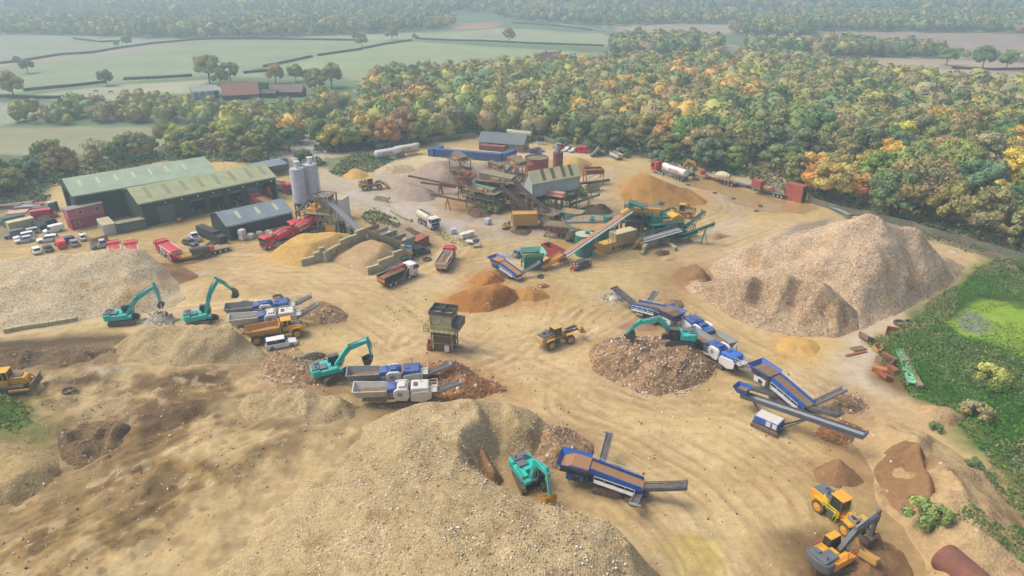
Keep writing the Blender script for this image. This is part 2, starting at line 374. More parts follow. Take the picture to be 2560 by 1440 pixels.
# undergrowth grounds
area([(820,395),(900,388),(970,392),(985,410),(960,428),(870,440),(838,432)],'#5d7146',1.5,rag=1)
area([(-900,560),(-100,480),(120,430),(400,395),(560,400),(700,425),(830,418),(830,395),(690,420),(640,380),(-900,400)],'#5f6b4c',2,rag=1)
area([(-100,560),(130,500),(120,455),(-200,500)],'#6d6b55',2)
area([(0,520),(130,505),(130,560),(0,600)],'#8a7a63',2,rag=2)
# right-hand scrub
SCRUB=[(2240,830),(2180,862),(2190,900),(2270,985),(2330,1010),(2400,1080),(2470,1160),(2560,1290),(2900,1500),(3400,1200),(3200,700),(2560,655),(2480,640),(2420,690),(2330,745)]
area(SCRUB,'#4a6a31',2,rag=2)
area([(2420,720),(2560,700),(2700,760),(2560,880),(2400,860),(2300,790)],'#55703a',2,rag=3)
area([(2395,785),(2450,760),(2520,762),(2600,790),(2700,900),(2560,880),(2480,850),(2400,830),(2370,800)],'#88a83a',1.2,rag=1.5)
area([(2395,795),(2415,780),(2450,783),(2478,805),(2480,826),(2450,832),(2410,825)],'#82837f',.8,wet=1,wob=.4)
area([(2425,800),(2448,800),(2456,812),(2435,816)],'#8d9a5a',.8,a=.7,wet=.8,wob=.4)
area([(2230,580),(2560,665),(2900,740),(2900,700),(2560,630),(2300,570),(2200,555)],'#8b7b60',1.5,rag=1)
line([(2330,585),(2400,612),(2480,640),(2600,680)],3,'#5e564b',.7,soft=1.)
# yard tones
area([(840,400),(1000,395),(1200,380),(1330,370),(1480,385),(1560,400),(1480,400),(1250,400),(1000,420),(870,440)],'#c2b495',2,a=.7)
area([(800,440),(1000,430),(1100,520),(1200,540),(1330,560),(1400,580),(1200,600),(1060,590),(980,560),(880,520),(800,480)],'#a99a86',3,a=.8,wet=.35)
area([(1480,420),(1570,420),(1540,470),(1560,510),(1640,530),(1500,540),(1400,500)],'#ac9a82',3,a=.7)
area([(1590,1330),(1720,1290),(1800,1330),(1830,1440),(1760,1560),(1620,1500)],'#a8997c',3,a=.6,wet=.5)
area([(1740,570),(1850,545),(1880,585),(1760,620),(1640,640)],'#b3a794',2.5,a=.7,wet=.2)
area([(1850,545),(1700,480),(1600,440),(1700,450),(1800,480),(1870,520),(1890,570)],'#a79d8e',1.5,a=.6)
area([(1740,590),(1870,580),(2000,545),(2100,530),(2120,540),(1960,600),(1800,680),(1600,700)],'#a89472',3,a=.5)
# concrete road lower right
area([(2030,880),(2100,850),(2250,785),(2235,812),(2180,862),(2190,900),(2270,990),(2230,985),(2150,960),(2060,930)],'#b7ab97',2,a=.9,wet=.25)
area([(2100,850),(2250,785),(2230,810),(2140,862)],'#c4bda8',1.,a=.8)
area([(2180,862),(2210,850),(2230,900),(2290,980),(2310,1000),(2240,980),(2170,930)],'#77603f',1.5,rag=1.5)
area([(2000,930),(2200,960),(2350,1100),(2300,1130),(2150,1040),(2050,1000)],'#b3a086',3,a=.7,wet=.2)
line([(2160,970),(2250,1050),(2420,1160),(2560,1290)],1.2,'#c3ab7c',.9,jit=.5); line([(2130,975),(2230,1060),(2380,1170)],.8,'#8a7350',.6,jit=1)
# vehicle routes
MAIN=[(2000,560),(1800,680),(1560,760),(1330,830),(1100,860),(900,850),(760,830)]
tracks([(1300,640),(1500,690),(1750,650),(1950,580)],14,30,.42)
tracks([(0,640),(200,645),(420,660),(640,650),(800,700),(950,760),(1080,840),(1300,960),(1480,1060),(1700,1180),(1850,1330),(1950,1500)],22,56,.42)
tracks([(560,720),(760,690),(950,700),(1100,690),(1160,620),(1180,590),(1050,600)],13,28,.42)
tracks([(1050,860),(1250,900),(1450,830),(1520,780),(1650,740),(1800,850),(1950,920),(2080,1000)],14,30,.4)
tracks([(1500,1000),(1650,1060),(1800,1130),(1930,1230),(1990,1320)],22,44,.4)
tracks([(900,520),(1000,560),(1150,600),(1300,600),(1400,640)],12,18,.28); tracks([(1560,640),(1700,570),(1850,520),(1750,470),(1600,430),(1400,400)],9,18,.25)
tracks([(0,1330),(250,1220),(500,1100),(760,1010),(860,980)],9,26,.45,.8,('#6f5a3a','#c0a878','#7d6743'),.28); tracks([(-100,1500),(200,1360),(520,1180),(800,1050)],14,26,.35,.8,('#6f5a3a','#b89f70','#8a744e'),.25)
tracks([(0,860),(200,830),(420,790),(600,770)],6,14,.4); tracks([(960,1000),(1050,940),(1300,860),(1380,700)],20,30,.32)
for pp in ([(1340,900),(1500,960),(1640,1010),(1790,1000)],[(1120,830),(1250,870),(1400,880),(1460,820)],[(1060,700),(1230,640),(1390,690)]): tracks(pp,5,12,.35,1.)
area([(800,440),(1000,430),(1100,500),(1240,530),(1400,570),(1400,610),(1200,600),(1100,575),(980,560),(880,520)],'#a89c8c',3,a=.6,wet=.5,rag=1.5)
area([(860,480),(960,470),(1060,520),(1180,560),(1150,590),(1050,560),(950,520)],'#b3aaa0',1.5,a=.55,wet=.75,rag=1.5)
# standing water
for P,c_ in (([(1130,500),(1200,500),(1205,530),(1150,528),(1090,512)],'#a98a58'),([(1160,470),(1190,455),(1180,500),(1120,505)],'#b5aa9a'),([(985,505),(1060,512),(1130,530),(1040,535),(960,515)],'#b3a48e'),
  ([(1100,515),(1170,530),(1140,545),(1080,540)],'#b39a6c'),([(1050,570),(1110,600),(1060,610),(1030,590)],'#ac9a70'),([(1180,560),(1230,575),(1200,590),(1170,580)],'#b09c78'),([(1390,600),(1440,610),(1420,628),(1370,615)],'#ac8f58'),
  ([(1720,440),(1800,455),(1980,500),(2060,520),(1990,535),(1900,530),(1800,490),(1700,455)],'#a5895c'),([(1620,1350),(1700,1330),(1770,1360),(1800,1420),(1740,1500),(1640,1460)],'#b09a58'),
  ([(430,683),(500,680),(528,684),(470,692)],'#bbb3a4'),([(1800,690),(1860,640),(1990,560),(2100,545),(2080,560),(1960,600)],'#8f8273')):
    area(P,c_,.9,a=.95,wet=1.,rag=.4)
for q_ in PT: area(sorted(q_,key=lambda p:math.atan2(p[1]-q_[0][1],p[0]-q_[0][0])),rt.choice(['#8f7751','#9c8258','#cdb78c','#a58c60','#c2ad88']),1.4,a=rt.uniform(.35,.7),rag=1.5)
# dark worked earth on the left
area([(-400,890),(0,852),(260,822),(340,840),(350,880),(250,915),(120,950),(-400,1000)],'#47382a',2.,a=.9,rag=1.5)
area([(120,870),(300,860),(310,900),(200,990),(60,960)],'#7a6443',3,a=.8,rag=3)
area([(-200,1000),(200,960),(640,880),(900,960),(880,1100),(500,1300),(100,1500),(-300,1500)],'#8a7145',5,a=.75,rag=3)
area([(350,990),(560,905),(600,915),(500,985),(420,1010)],'#463824',2,a=.8,rag=2)
area([(140,1120),(320,1050),(560,1010),(660,1000),(560,1070),(360,1110),(200,1150)],'#54442e',2.5,a=.8,rag=3)
area([(140,1000),(320,990),(330,1030),(180,1050)],'#a18c68',2.5,a=.6,rag=2)
area([(640,1060),(760,1070),(830,1110),(800,1180),(560,1250),(620,1120)],'#9c8357',3,a=.5,rag=2)
area([(1240,1090),(1330,1060),(1400,1110),(1390,1250),(1300,1230)],'#7d6442',2,a=.8,rag=2); area([(1330,1060),(1480,1080),(1470,1180),(1400,1190)],'#a08662',2,a=.6,rag=2)
area([(1870,1330),(1960,1340),(2000,1440),(1860,1460)],'#7d6648',2.,a=.5,rag=3); area([(1960,1340),(2060,1350),(2060,1480),(1980,1460)],'#493a2c',2.,a=.9,rag=2)
area([(2180,1090),(2320,1150),(2370,1290),(2300,1330),(2190,1200)],'#8c6a4a',2.5,a=.8,rag=2)
mk=np.clip(basez(GX,GY)/1.2,0,1)*near; f3=fbm(GX,GY,5,4,61); f4=fbm(GX,GY,1.6,3,62)
lay('#5f4c34',mk*np.clip((f3-.08)*4,0,1)*.6); lay('#bda67c',mk*np.clip((-f3-.12)*4,0,1)*.55); lay('#584730',mk*np.clip((f4-.16)*5,0,1)*.5); lay('#c4b08a',mk*np.clip((-f4-.2)*6,0,1)*.5)
for k_,(P_,c_) in enumerate((([(0,900),(140,880),(220,900),(60,945)],'#4a3b2b'),([(90,985),(260,960),(300,985),(140,1000)],'#5a4733'),([(330,1075),(600,1000),(640,1020),(400,1110)],'#5c4a33'),([(560,960),(660,930),(700,960),(600,1000)],'#b39d74'),([(250,1180),(420,1120),(520,1130),(330,1220)],'#7a6442'),([(500,1170),(650,1110),(700,1130),(560,1210)],'#b09a70'),
  ([(640,1075),(700,1062),(770,1080),(720,1115),(650,1110)],'#57442d'),([(60,1260),(180,1200),(240,1220),(80,1330)],'#7d6746'),([(180,1040),(300,1030),(330,1060),(200,1085)],'#ac9871'),([(0,1380),(240,1290),(420,1200),(430,1220),(200,1340),(0,1440)],'#8a7450'),([(700,985),(790,960),(860,990),(780,1040)],'#75603f'),([(880,1060),(1010,1010),(1090,1005),(960,1075)],'#8d7048'))): area(P_,c_,.7,a=.9,rag=1.4)
line([(160,1130),(100,1200),(40,1260),(-60,1330)],2.2,'#6b5638',.8,jit=1,soft=.6)
for px_,py_ in ((205,955),(250,960),(300,945),(150,915)): area([(px_-22,py_),(px_,py_-9),(px_+22,py_),(px_,py_+9)],'#a79f8c',.8,wet=1,rag=.6)
def gz(x,y):
    i=min(max(int(np.searchsorted(Yr,y)),1),len(Yr)-1); j=int((x/(max(Yr[i],18)*1.02+42)+1)/2*(NC-1)); j=min(max(j,0),NC-1); return float(GZ[i,j])
# ================= HEAPS
HEAPS=[]
def heap(name,label,cat,base,tops,m,res=.45,soft=2,rough=.35,rs=3.,fine=.07,group='heaps of loose material in the yard',kind=None,base_z=0.,rid=.25,seed=None):
    seed=seed if seed is not None else len(HEAPS)+11
    P=[(*G(p[0],p[1],p[2] if len(p)>2 else base_z),(p[2] if len(p)>2 else base_z)) for p in base]; T=[(*G(a,b,z),z) for a,b,z in tops]
    xs=[p[0] for p in P+T];ys=[p[1] for p in P+T]; x=np.arange(min(xs)-2,max(xs)+2+res,res); y=np.arange(min(ys)-2,max(ys)+2+res,res); X,Y=np.meshgrid(x,y)
    poly=[(p[0],p[1]) for p in P]; Xw=X+fbm(X,Y,5,3,seed+3)*.7;Yw=Y+fbm(X,Y,5,3,seed+5)*.7
    D=polydist(poly,Xw,Yw); Z=tin(P+T,Xw,Yw,-9); Z=np.where(Z<-8,base_z+.2,Z); Z=np.where(D<0,base_z+D*.8,np.minimum(Z,base_z+D*1.6+.1)); Z=sm(Z,soft)
    area([(p[0],p[1]) for p in P],GC.get(m.name,(.3,.25,.18)),3.2,.62,rag=2.2,px=False)
    hgt=np.clip(D/2.5,0,1); n=fbm(X,Y,rs,4,seed); n2_=fbm(X,Y,rs*.28,3,seed+1)
    ridg=1-np.abs(fbm(X,Y,rs*1.7,3,seed+8))*2
    Z=Z+hgt*(n*rough+n2_*fine*1.6+(ridg-.6)*rid)-.12
    keep=(D>-1.3); i=np.arange(X.size).reshape(X.shape); q=np.stack([i[:-1,:-1],i[:-1,1:],i[1:,1:],i[1:,:-1]],-1).reshape(-1,4); kf=keep.ravel()[q].all(1)
    q=q[kf]; u,inv=np.unique(q,return_inverse=True); cx,cy=float(np.mean(xs)),float(np.mean(ys))
    V=np.stack([X.ravel(),Y.ravel(),Z.ravel()],-1)[u]-np.array([cx,cy,0]); me=npmesh(name,V,inv.reshape(-1,4),m,smooth=True)
    o=link(name,me,loc=(cx,cy,0)); tag(o,label,cat,group,kind); HEAPS.append((x[0],y[0],res,Z,D)); return o
def surf(x,y):
    z=gz(x,y)
    for x0,y0,r,Z,D in HEAPS:
        i=int((y-y0)/r); j=int((x-x0)/r)
        if 0<=i<Z.shape[0] and 0<=j<Z.shape[1] and D[i,j]>-.5: z=max(z,float(Z[i,j]))
    return z
g_pink=granular('pink_gravel','#b8a081','#c4ad8f','#a3865c',.32,4.2,.06,1.1,.10)
g_tan=granular('tan_spoil','#aa956c','#baa57d','#927b54',.2,5.2,.10,1.0,.06)
g_sand=granular('orange_sand','#a57b40','#b58a4f','#8f6835',.07,4,.10,.5,0); g_yel=granular('yellow_sand','#bf9a55','#caa768','#ab8849',.06,4,.12,.4,0)
g_red=granular('red_sand','#9d6a36','#ad7a40','#7d532f',.08,4,.16,.5,.01); g_gry=granular('purple_grey_gravel','#978577','#a89683',None,.12,3.5,.08,.5,.01)
g_rub=granular('brick_rubble','#927656','#a58a68','#70593e',.4,2.4,.14,1.2,.16); g_dirt=granular('dark_soil','#5d4a38','#6e5841','#48392b',.15,3,.12,.8,.02)
g_dirt2=granular('churned_earth','#6b5840','#8b7452','#52412e',.25,4,.16,1.2,.06)
g_brown=granular('brown_sand','#866747','#967550','#70553a',.1,4,.1,.5,.01); g_mud=granular('sandy_bank','#ad9369','#b99e74','#84694a',.1,3,.08,.7,.02)
g_left=granular('grey_tan_spoil','#b8a684','#c4b391','#a68c60',.3,4.4,.05,1.,.12); g_wet=granular('wheel_worn_sand','#a58a66','#b59b72','#927856',.08,2,.08,.5,.02)
g_orub=granular('orange_rubble','#8a5c3a','#a37a4c','#6e4a35',.4,2.4,.14,1.1,.14); g_pale=granular('pale_stone','#a9a08c','#b8b09c',None,.3,2.5,.1,.8,.12)
heap('gravel_hill','very large pinkish gravel hill with a rounded peak, tallest heap beside the green scrub','heap',
 [(1765,672),(1830,730),(1920,770),(2010,795),(2090,812),(2160,828),(2240,786),(2330,741),(2390,702),(2412,664),(2405,632),(2370,612),(2320,604),(2230,600),(2100,582),(1990,590),(1880,618),(1790,655)],
 [(2165,535,14),(2135,542,13.5),(2080,568,11),(2000,576,8.8),(1940,592,7.8),(1890,608,6.6),(1825,636,4.8),(2210,560,12.5),(2260,566,11),(2300,574,10),(2250,600,10),(2330,620,5.2),(2200,650,9),(2060,640,8.5),(2110,690,6.),(2140,760,2.6),(2160,800,1.),
  (1960,668,5.),(2030,690,4.6),(1880,690,3.4),(2090,745,2.6),(2230,690,6.),(2300,690,3.6)],g_pink,.5,2,.55,5,.12,rid=.8)
g_pkb=granular('brown_pink_gravel','#a38b6c','#b8a081','#8c6f4c',.34,4,.07,1.1,.12)
heap('gravel_heap','long low browner gravel heap with several crests along the front foot of the gravel hill','heap',
 [(1700,712),(1750,748),(1830,795),(1900,822),(1975,842),(2090,846),(2155,828),(2165,805),(2130,765),(2070,735),(1980,715),(1880,705),(1790,694),(1720,692)],
 [(1742,702,2.4),(1790,708,3.8),(1835,698,5.2),(1875,684,6.6),(1908,700,5.2),(1940,680,7.2),(1975,684,7.8),(2005,694,7.2),(2030,686,8.1),(2062,706,7.6),(2098,742,5.6),(2132,790,2.2),(1850,738,3.6),(1895,745,2.4),(1950,735,4.6),(1985,760,2.8),(2030,745,4.6),(2060,775,2.8),(1930,790,1.4)],g_pkb,.4,1,.4,4,.1,rid=.6)
heap('soil_heap','small dark brown soil heap against the left foot of the gravel hill','heap',[(1682,690),(1700,715),(1740,735),(1775,725),(1780,690),(1750,668),(1705,668)],[(1735,655,3.6),(1752,668,3.2),(1715,680,1.6)],g_brown,.4,1,.2)
heap('sand_heap','large orange sand heap in front of the lorries by the wood','heap',[(1545,462),(1556,495),(1580,512),(1640,523),(1710,519),(1765,514),(1772,503),(1740,480),(1690,465),(1620,455),(1570,452)],
 [(1600,429,7.6),(1617,434,7.5),(1650,448,6.2),(1690,462,4.5),(1730,482,2.6),(1580,445,5.5)],g_sand,.6,1,.3,4,rid=.2)
heap('sand_heap','orange sand heap with a reddish left half, in the middle of the yard','heap',[(1104,757),(1128,778),(1170,783),(1225,777),(1275,760),(1300,745),(1288,722),(1240,712),(1180,716),(1130,736)],
 [(1150,733,2.3),(1195,722,3.2),(1240,708,3.6),(1262,712,3.2),(1240,728,3.0),(1290,738,1.0)],g_red,.35,1,.25,3)
heap('sand_heap','small orange sand heap touching the right end of the red-sand heap','heap',[(1288,728),(1298,750),(1340,755),(1380,743),(1362,728),(1320,716)],[(1318,716,2.2),(1335,722,1.8)],g_sand,.35,1,.15)
heap('sand_heap','low orange ridge of sand under the blue screener by the green hopper','heap',[(1165,705),(1200,718),(1262,705),(1262,690),(1225,676),(1190,684)],[(1215,676,1.9),(1235,684,1.8),(1195,692,1.0)],g_red,.35,1,.2)
heap('gravel_heap','broad pinkish grey gravel heap behind the old washing plant','heap',[(985,455),(1010,468),(1090,480),(1180,500),(1260,490),(1330,470),(1340,445),(1290,425),(1180,418),(1080,418),(1020,432)],
 [(1085,398,6.6),(1100,396,6.8),(1130,398,5.8),(1170,401,5.0),(1210,406,4.6),(1260,410,4.2),(1300,420,3.),(1050,420,4.0),(1110,425,5.2),(1200,440,3.2)],g_gry,.7,2,.6,6,rid=.4)
heap('gravel_heap','purplish grey gravel heap under the left conveyor tips, in the puddles','heap',[(984,486),(1006,500),(1045,508),(1085,505),(1100,490),(1080,474),(1040,468),(1000,470)],[(1017,456,3.7),(1040,464,3.2),(1062,470,2.8),(1030,475,2.6)],g_gry,.6,1,.25)
heap('gravel_heap','cone of brown gravel under the tall inclined conveyor beside the red tank','heap',[(1265,460),(1290,475),(1330,470),(1335,450),(1300,442)],[(1294,425,4.6)],g_brown,.6,1,.2)
heap('gravel_heap','low grey gravel heap behind the yellow sand heap near the entrance','heap',[(928,428),(950,436),(1010,436),(1045,428),(1030,414),(975,408)],[(975,408,2.5),(1000,410,2.2)],g_left,.6,1,.25)
heap('sand_heap','small yellow sand heap beside the entrance bend','heap',[(853,440),(872,450),(905,449),(928,442),(915,430),(880,426)],[(885,418,2.6),(900,428,1.8)],g_yel,.5,1,.15)
heap('sand_heap','yellow sand heap behind the red and maroon tanks','heap',[(1402,418),(1440,428),(1485,420),(1478,405),(1430,402)],[(1418,391,3.2),(1445,391,3.2)],g_yel,.6,1,.15)
heap('gravel_heap','brown gravel heap beside the rusty open bin behind the elevated shed','heap',[(1430,430),(1460,440),(1492,428),(1470,412),(1440,412)],[(1450,408,3.),(1462,412,2.6)],g_brown,.6,1,.15)
heap('sand_heap','yellow sand heap with a dark orange toe in front of the mixer lorries','heap',[(666,640),(700,660),(745,668),(800,655),(850,640),(900,615),(915,600),(880,585),(780,590),(710,605)],
 [(752,582,4.0),(790,579,4.2),(840,582,4.1),(880,590,3.4),(720,605,3.),(775,605,3.6),(700,625,1.8),(860,605,3.)],g_yel,.45,1,.3,3)
heap('soil_heap','dark brown soil heap behind the green settling tank','heap',[(1425,532),(1450,545),(1500,545),(1535,530),(1520,515),(1470,512)],[(1497,508,2.9),(1507,508,2.9),(1470,520,1.6)],g_dirt,.5,1,.2)
heap('spoil_heap','long grey-tan spoil heap at the left edge behind the teal excavators','heap',
 [(-160,850),(0,833),(120,818),(250,795),(380,780),(440,768),(470,748),(455,720),(440,690),(400,664),(340,648),(150,656),(0,668),(-160,690)],
 [(-100,645,7),(40,638,7),(150,632,7.3),(240,626,7.2),(300,618,7.2),(345,619,6.9),(385,636,5),(200,672,6),(60,680,6),(400,700,2.3),(300,720,3.5),(100,735,3.8),(420,745,.9)],g_left,.5,3,.5,6,rid=.5)
heap('soil_heap','dark cut soil bank right of the grey-tan spoil heap','heap',[(372,700),(400,716),(450,712),(505,690),(480,672),(430,655),(380,655)],[(390,660,2.6),(430,668,2.),(460,680,1.2)],g_brown,.4,1,.35,2.5)
heap('spoil_heap','tan flat-topped spoil heap that the two left excavators stand behind','heap',
 [(250,930),(330,935),(420,930),(520,915),(600,905),(660,890),(640,868),(610,850),(500,845),(400,845),(330,850),(270,880)],
 [(345,828,3.6),(380,806,4.8),(470,806,5.2),(560,804,5.2),(605,815,4.6),(635,850,2.4),(450,850,4.),(540,852,4.),(330,872,2.6),(400,890,2.),(580,880,2.)],g_tan,.35,2,.4,3.5,base_z=.8,rid=.6)
heap('spoil_heap','low speckled spoil bank below the left crusher and excavator','heap',[(560,1010),(640,985),(760,985),(880,1010),(880,1060),(800,1075),(700,1060),(600,1050)],[(640,975,3.6),(740,965,4.),(840,985,3.8),(780,1010,3.2),(680,1010,3.)],g_tan,.3,2,.5,2.5,base_z=1.5,rid=.8)
heap('spoil_heap','churned dark spoil bank behind the tyre at the left','heap',[(130,1060),(240,1045),(330,1050),(340,1090),(300,1150),(200,1170),(140,1150)],[(150,1080,3.8),(230,1050,4.2),(310,1060,3.8),(250,1100,3.4),(200,1130,3.)],g_dirt2,.3,2,.5,2,base_z=1.8,rid=1.)
heap('spoil_heap','dark ridge of earth running down to the left of the tan spoil heap','heap',[(0,905),(120,880),(260,862),(330,880),(240,920),(100,950),(0,960)],[(20,880,3.2),(120,868,3.),(250,860,2.6),(180,890,2.4)],g_dirt2,.35,2,.6,2.5,base_z=1.,rid=1.)
heap('rubble_heap','grey heap of broken concrete at the bucket of the far left excavator','heap',[(350,806),(370,815),(430,812),(445,800),(410,785),(375,786)],[(392,779,1.9),(410,785,1.5)],g_pale,.35,1,.4,1.2)
heap('rubble_heap','brown rubble slope speckled with white debris, left of the digging middle excavator','heap',
 [(640,960),(700,980),(770,970),(840,955),(850,930),(800,910),(740,895),(680,885),(650,905)],[(690,880,2.6),(740,900,2.6),(780,915,2.2),(700,930,1.6)],g_rub,.35,1,.5,1.6,base_z=.3)
heap('soil_heap','small dark heap of road planings behind the middle excavator','heap',[(745,895),(780,903),(820,895),(800,882),(765,882)],[(780,880,1.5),(795,884,1.3)],granular('planings','#4b4a42','#575547',None,.1,3,.2,.5,0),.35,1,.15)
heap('rubble_heap','brown rubble heap under the conveyor tips of the front pair of crushers','heap',
 [(1060,1015),(1130,1020),(1200,1000),(1280,975),(1250,955),(1190,935),(1150,910),(1100,905),(1000,925),(960,945)],[(1120,900,2.8),(1135,930,2.4),(1165,945,2.0),(1215,962,1.4),(1090,960,1.0)],g_orub,.35,1,.5,1.6)
heap('gravel_heap','brown gravel heap under the conveyor tips of the rear pair of crushers','heap',[(750,800),(800,812),(860,805),(870,790),(850,770),(810,750),(770,755)],[(790,755,2.6),(815,765,2.2),(780,772,2.)],g_rub,.4,1,.3,2)
heap('rubble_heap','large round rubble heap speckled with debris under the right teal excavator','heap',
 [(1473,895),(1485,925),(1530,955),(1590,978),(1650,990),(1710,975),(1765,955),(1795,925),(1790,890),(1760,860),(1700,842),(1600,838),(1520,845),(1480,865)],
 [(1548,862,3.6),(1590,866,3.8),(1570,885,3.4),(1640,880,3.0),(1700,862,3.2),(1730,872,3.),(1620,925,2.2),(1690,915,2.6),(1670,895,2.4),(1640,950,1.2),(1530,905,2.)],g_rub,.35,1,.6,1.8)
heap('debris_heap','small grey heap of debris under the long left conveyor of the navy screener','heap',[(1505,745),(1530,757),(1565,750),(1560,735),(1525,735)],[(1538,735,1.2)],g_pale,.35,1,.4,1)
heap('gravel_heap','small brown gravel heap beside the navy screener','heap',[(1655,768),(1690,778),(1715,765),(1700,748),(1670,745)],[(1680,745,1.5)],g_rub,.35,1,.2)
heap('sand_heap','low pink-brown sand spill beneath the navy screener, behind the right excavator boom','heap',[(1535,820),(1580,832),(1650,825),(1640,800),(1580,796)],[(1560,806,1.2),(1600,806,1.2)],granular('pink_sand','#a37f66','#b08d72',None,.1,3,.2,.5,0),.35,1,.15)
heap('sand_heap','low bright yellow sand patch on the concrete road','heap',[(1938,862),(1945,880),(1990,892),(2040,890),(2060,868),(2040,848),(1995,838),(1950,845)],[(1990,850,1.1),(2020,855,1.),(1970,860,1)],g_yel,.35,2,.12)
heap('soil_heap','small dark brown cone of soil at the lower right of the yard','heap',[(2022,1172),(2035,1205),(2080,1222),(2130,1222),(2170,1205),(2175,1175),(2150,1155),(2100,1148),(2050,1152)],[(2092,1145,2.1),(2100,1160,1.8),(2075,1170,1.2)],g_brown,.3,1,.15)
heap('gravel_heap','brown gravel heap under the upper wing conveyors of the right screener','heap',[(2040,1020),(2080,1035),(2140,1035),(2165,1015),(2150,990),(2110,978),(2060,985)],[(2100,985,1.6),(2120,995,1.3)],g_rub,.35,1,.2)
heap('rubble_heap','low heap of reddish crushed brick under the tip of the long stacker','heap',[(2040,1085),(2070,1110),(2120,1120),(2165,1100),(2160,1070),(2110,1050),(2060,1060)],[(2090,1062,1.5),(2110,1070,1.2)],g_orub,.35,1,.3,1.5)
heap('soil_heap','low mound of soil and grass between the concrete track and the scrub','heap',[(2280,1040),(2330,1065),(2400,1065),(2420,1040),(2380,1015),(2310,1012)],[(2340,1010,2.),(2370,1018,1.8)],g_mud,.4,1,.3)
heap('sand_bank','sandy bank with a cut brown face in the lower right corner','bank',
 [(2120,1100),(2175,1180),(2200,1270),(2260,1330),(2300,1400),(2300,1600),(2700,1700),(2800,1450),(2600,1330),(2480,1180),(2330,1085),(2210,1040)],
 [(2200,1062,1.6),(2300,1095,3.2),(2370,1170,4.6),(2368,1230,4.6),(2330,1300,3.2),(2240,1190,1.4),(2270,1280,.9),(2310,1240,1.),(2420,1230,4.6),(2450,1330,4.),(2380,1370,2.6),(2540,1400,3),(2330,1130,2.2),(2600,1500,2)],g_mud,.3,1,.5,3,base_z=0,rid=.5)
heap('soil_heap','dark brown heap under the grey excavator boom in the bottom right corner','heap',[(2040,1400),(2090,1480),(2200,1500),(2290,1440),(2260,1370),(2200,1330),(2120,1350)],[(2160,1370,1.4),(2210,1390,1.8),(2150,1430,1.5)],g_brown,.3,1,.5,1.6)
heap('spoil_mound','huge tan spoil mound filling the bottom of the picture','heap',
 [(120,1640),(280,1500),(420,1385),(550,1290),(690,1200),(800,1125),(880,1080),(960,1055),(1050,1040),(1150,1030),(1270,1035),(1360,1060),(1430,1105),(1400,1150),(1330,1140),(1250,1135),(1215,1170),(1225,1220),(1280,1262),(1370,1300),(1470,1330),(1570,1360),(1660,1440),(1700,1560),(1640,1760),(1300,2000),(700,1900)],
 [(930,1052,2.5),(1000,1018,4.),(1080,1002,4.4),(1180,985,4.6),(1260,982,4.4),(1330,1005,3.2),(1360,1040,2.),(1200,1060,5),(1300,1080,3.4),(1185,1100,5.6),(1180,1130,5.4),(1200,1165,5.2),(1250,1190,5.2),(1300,1215,5.2),(1350,1232,5.2),(1400,1248,5.4),(1460,1262,5.6),(1520,1290,5.6),(1575,1345,5.6),(1592,1400,5.6),(1600,1470,5.4),(1600,1600,5),
  (1000,1130,6),(1100,1200,7),(900,1200,6),(790,1250,5),(660,1350,4.8),(500,1460,4.4),(900,1350,7.6),(1100,1330,8.4),(1300,1320,8),(1450,1400,7.4),(1200,1480,9),(900,1520,8),(700,1620,5),(1200,1700,8)],g_tan,.26,2,.45,5,.1,base_z=0,rid=.4)
heap('soil_slump','brown dug face under the left rim of the pit in the huge mound','heap',[(1172,1130),(1180,1175),(1215,1225),(1250,1235),(1262,1200),(1240,1160),(1210,1125)],[(1180,1085,5.5),(1200,1078,5.3),(1215,1110,4.6),(1240,1160,2.4),(1190,1130,5.5),(1220,1180,2.5)],g_brown,.3,1,.4,2,rid=.5)
heap('soil_slump','brown excavated hollow in the sandy bank behind the loader','heap',[(2168,1150),(2185,1230),(2230,1290),(2290,1320),(2350,1310),(2362,1270),(2330,1180),(2240,1110)],[(2200,1062,2.),(2250,1080,3.2),(2300,1108,4.2),(2350,1155,5.1),(2372,1184,5.4),(2368,1228,5.2),(2340,1283,3.6),(2235,1145,1.8),(2290,1205,2.3),(2265,1265,1.5),(2310,1245,2.1),(2335,1190,3.7),(2205,1200,1.)],g_brown,.3,1,.5,2.5,rid=.7)
heap('rubble_heap','small brown rubble apron on the right slope of the huge mound','heap',[(1330,1060),(1340,1150),(1400,1175),(1480,1160),(1490,1110),(1430,1070)],[(1370,1080,2.8),(1400,1110,2.2),(1360,1130,2.4)],g_rub,.35,2,.3)
heap('spoil_heap','smooth tan mound at the lower left edge','heap',[(-300,1330),(-100,1330),(40,1290),(130,1235),(170,1180),(160,1130),(80,1110),(-60,1100),(-300,1110)],[(-40,1130,4.4),(60,1140,4.2),(110,1160,3.8),(20,1200,4.4),(-100,1250,4),(-250,1200,4.5)],granular('smooth_tan_soil','#a08a5f','#ab9669','#8a7145',.1,3,.1,.6,.02),.3,3,.2,4,base_z=1.6,rid=.15)
heap('earth_mound','grass-covered earth mound at the left edge below the bulldozer','mound',[(-300,1120),(0,1120),(90,1112),(110,1060),(85,1020),(40,1000),(-60,995),(-300,1000)],[(-40,985,3.4),(10,990,3.4),(50,1010,3.),(70,1050,2.6),(-100,1030,4)],granular('grassy_soil','#4e6430','#5d7238','#6d6a3c',.2,3,.2,.8,0),.3,2,.3,2,base_z=1.6)
heap('sand_ramp','wheel-worn sand ramp climbing between two block walls to the feed bins','ramp',
 [(822,648),(860,668),(905,686),(940,676),(985,655),(1022,640),(1020,628),(980,616),(930,606),(890,608),(850,628)],[(925,598,3.2),(960,606,3.2),(1010,622,2.8),(880,622,2.2),(940,640,2.2),(900,655,1.4)],g_wet,.4,2,.1,3,.03,rid=.05)
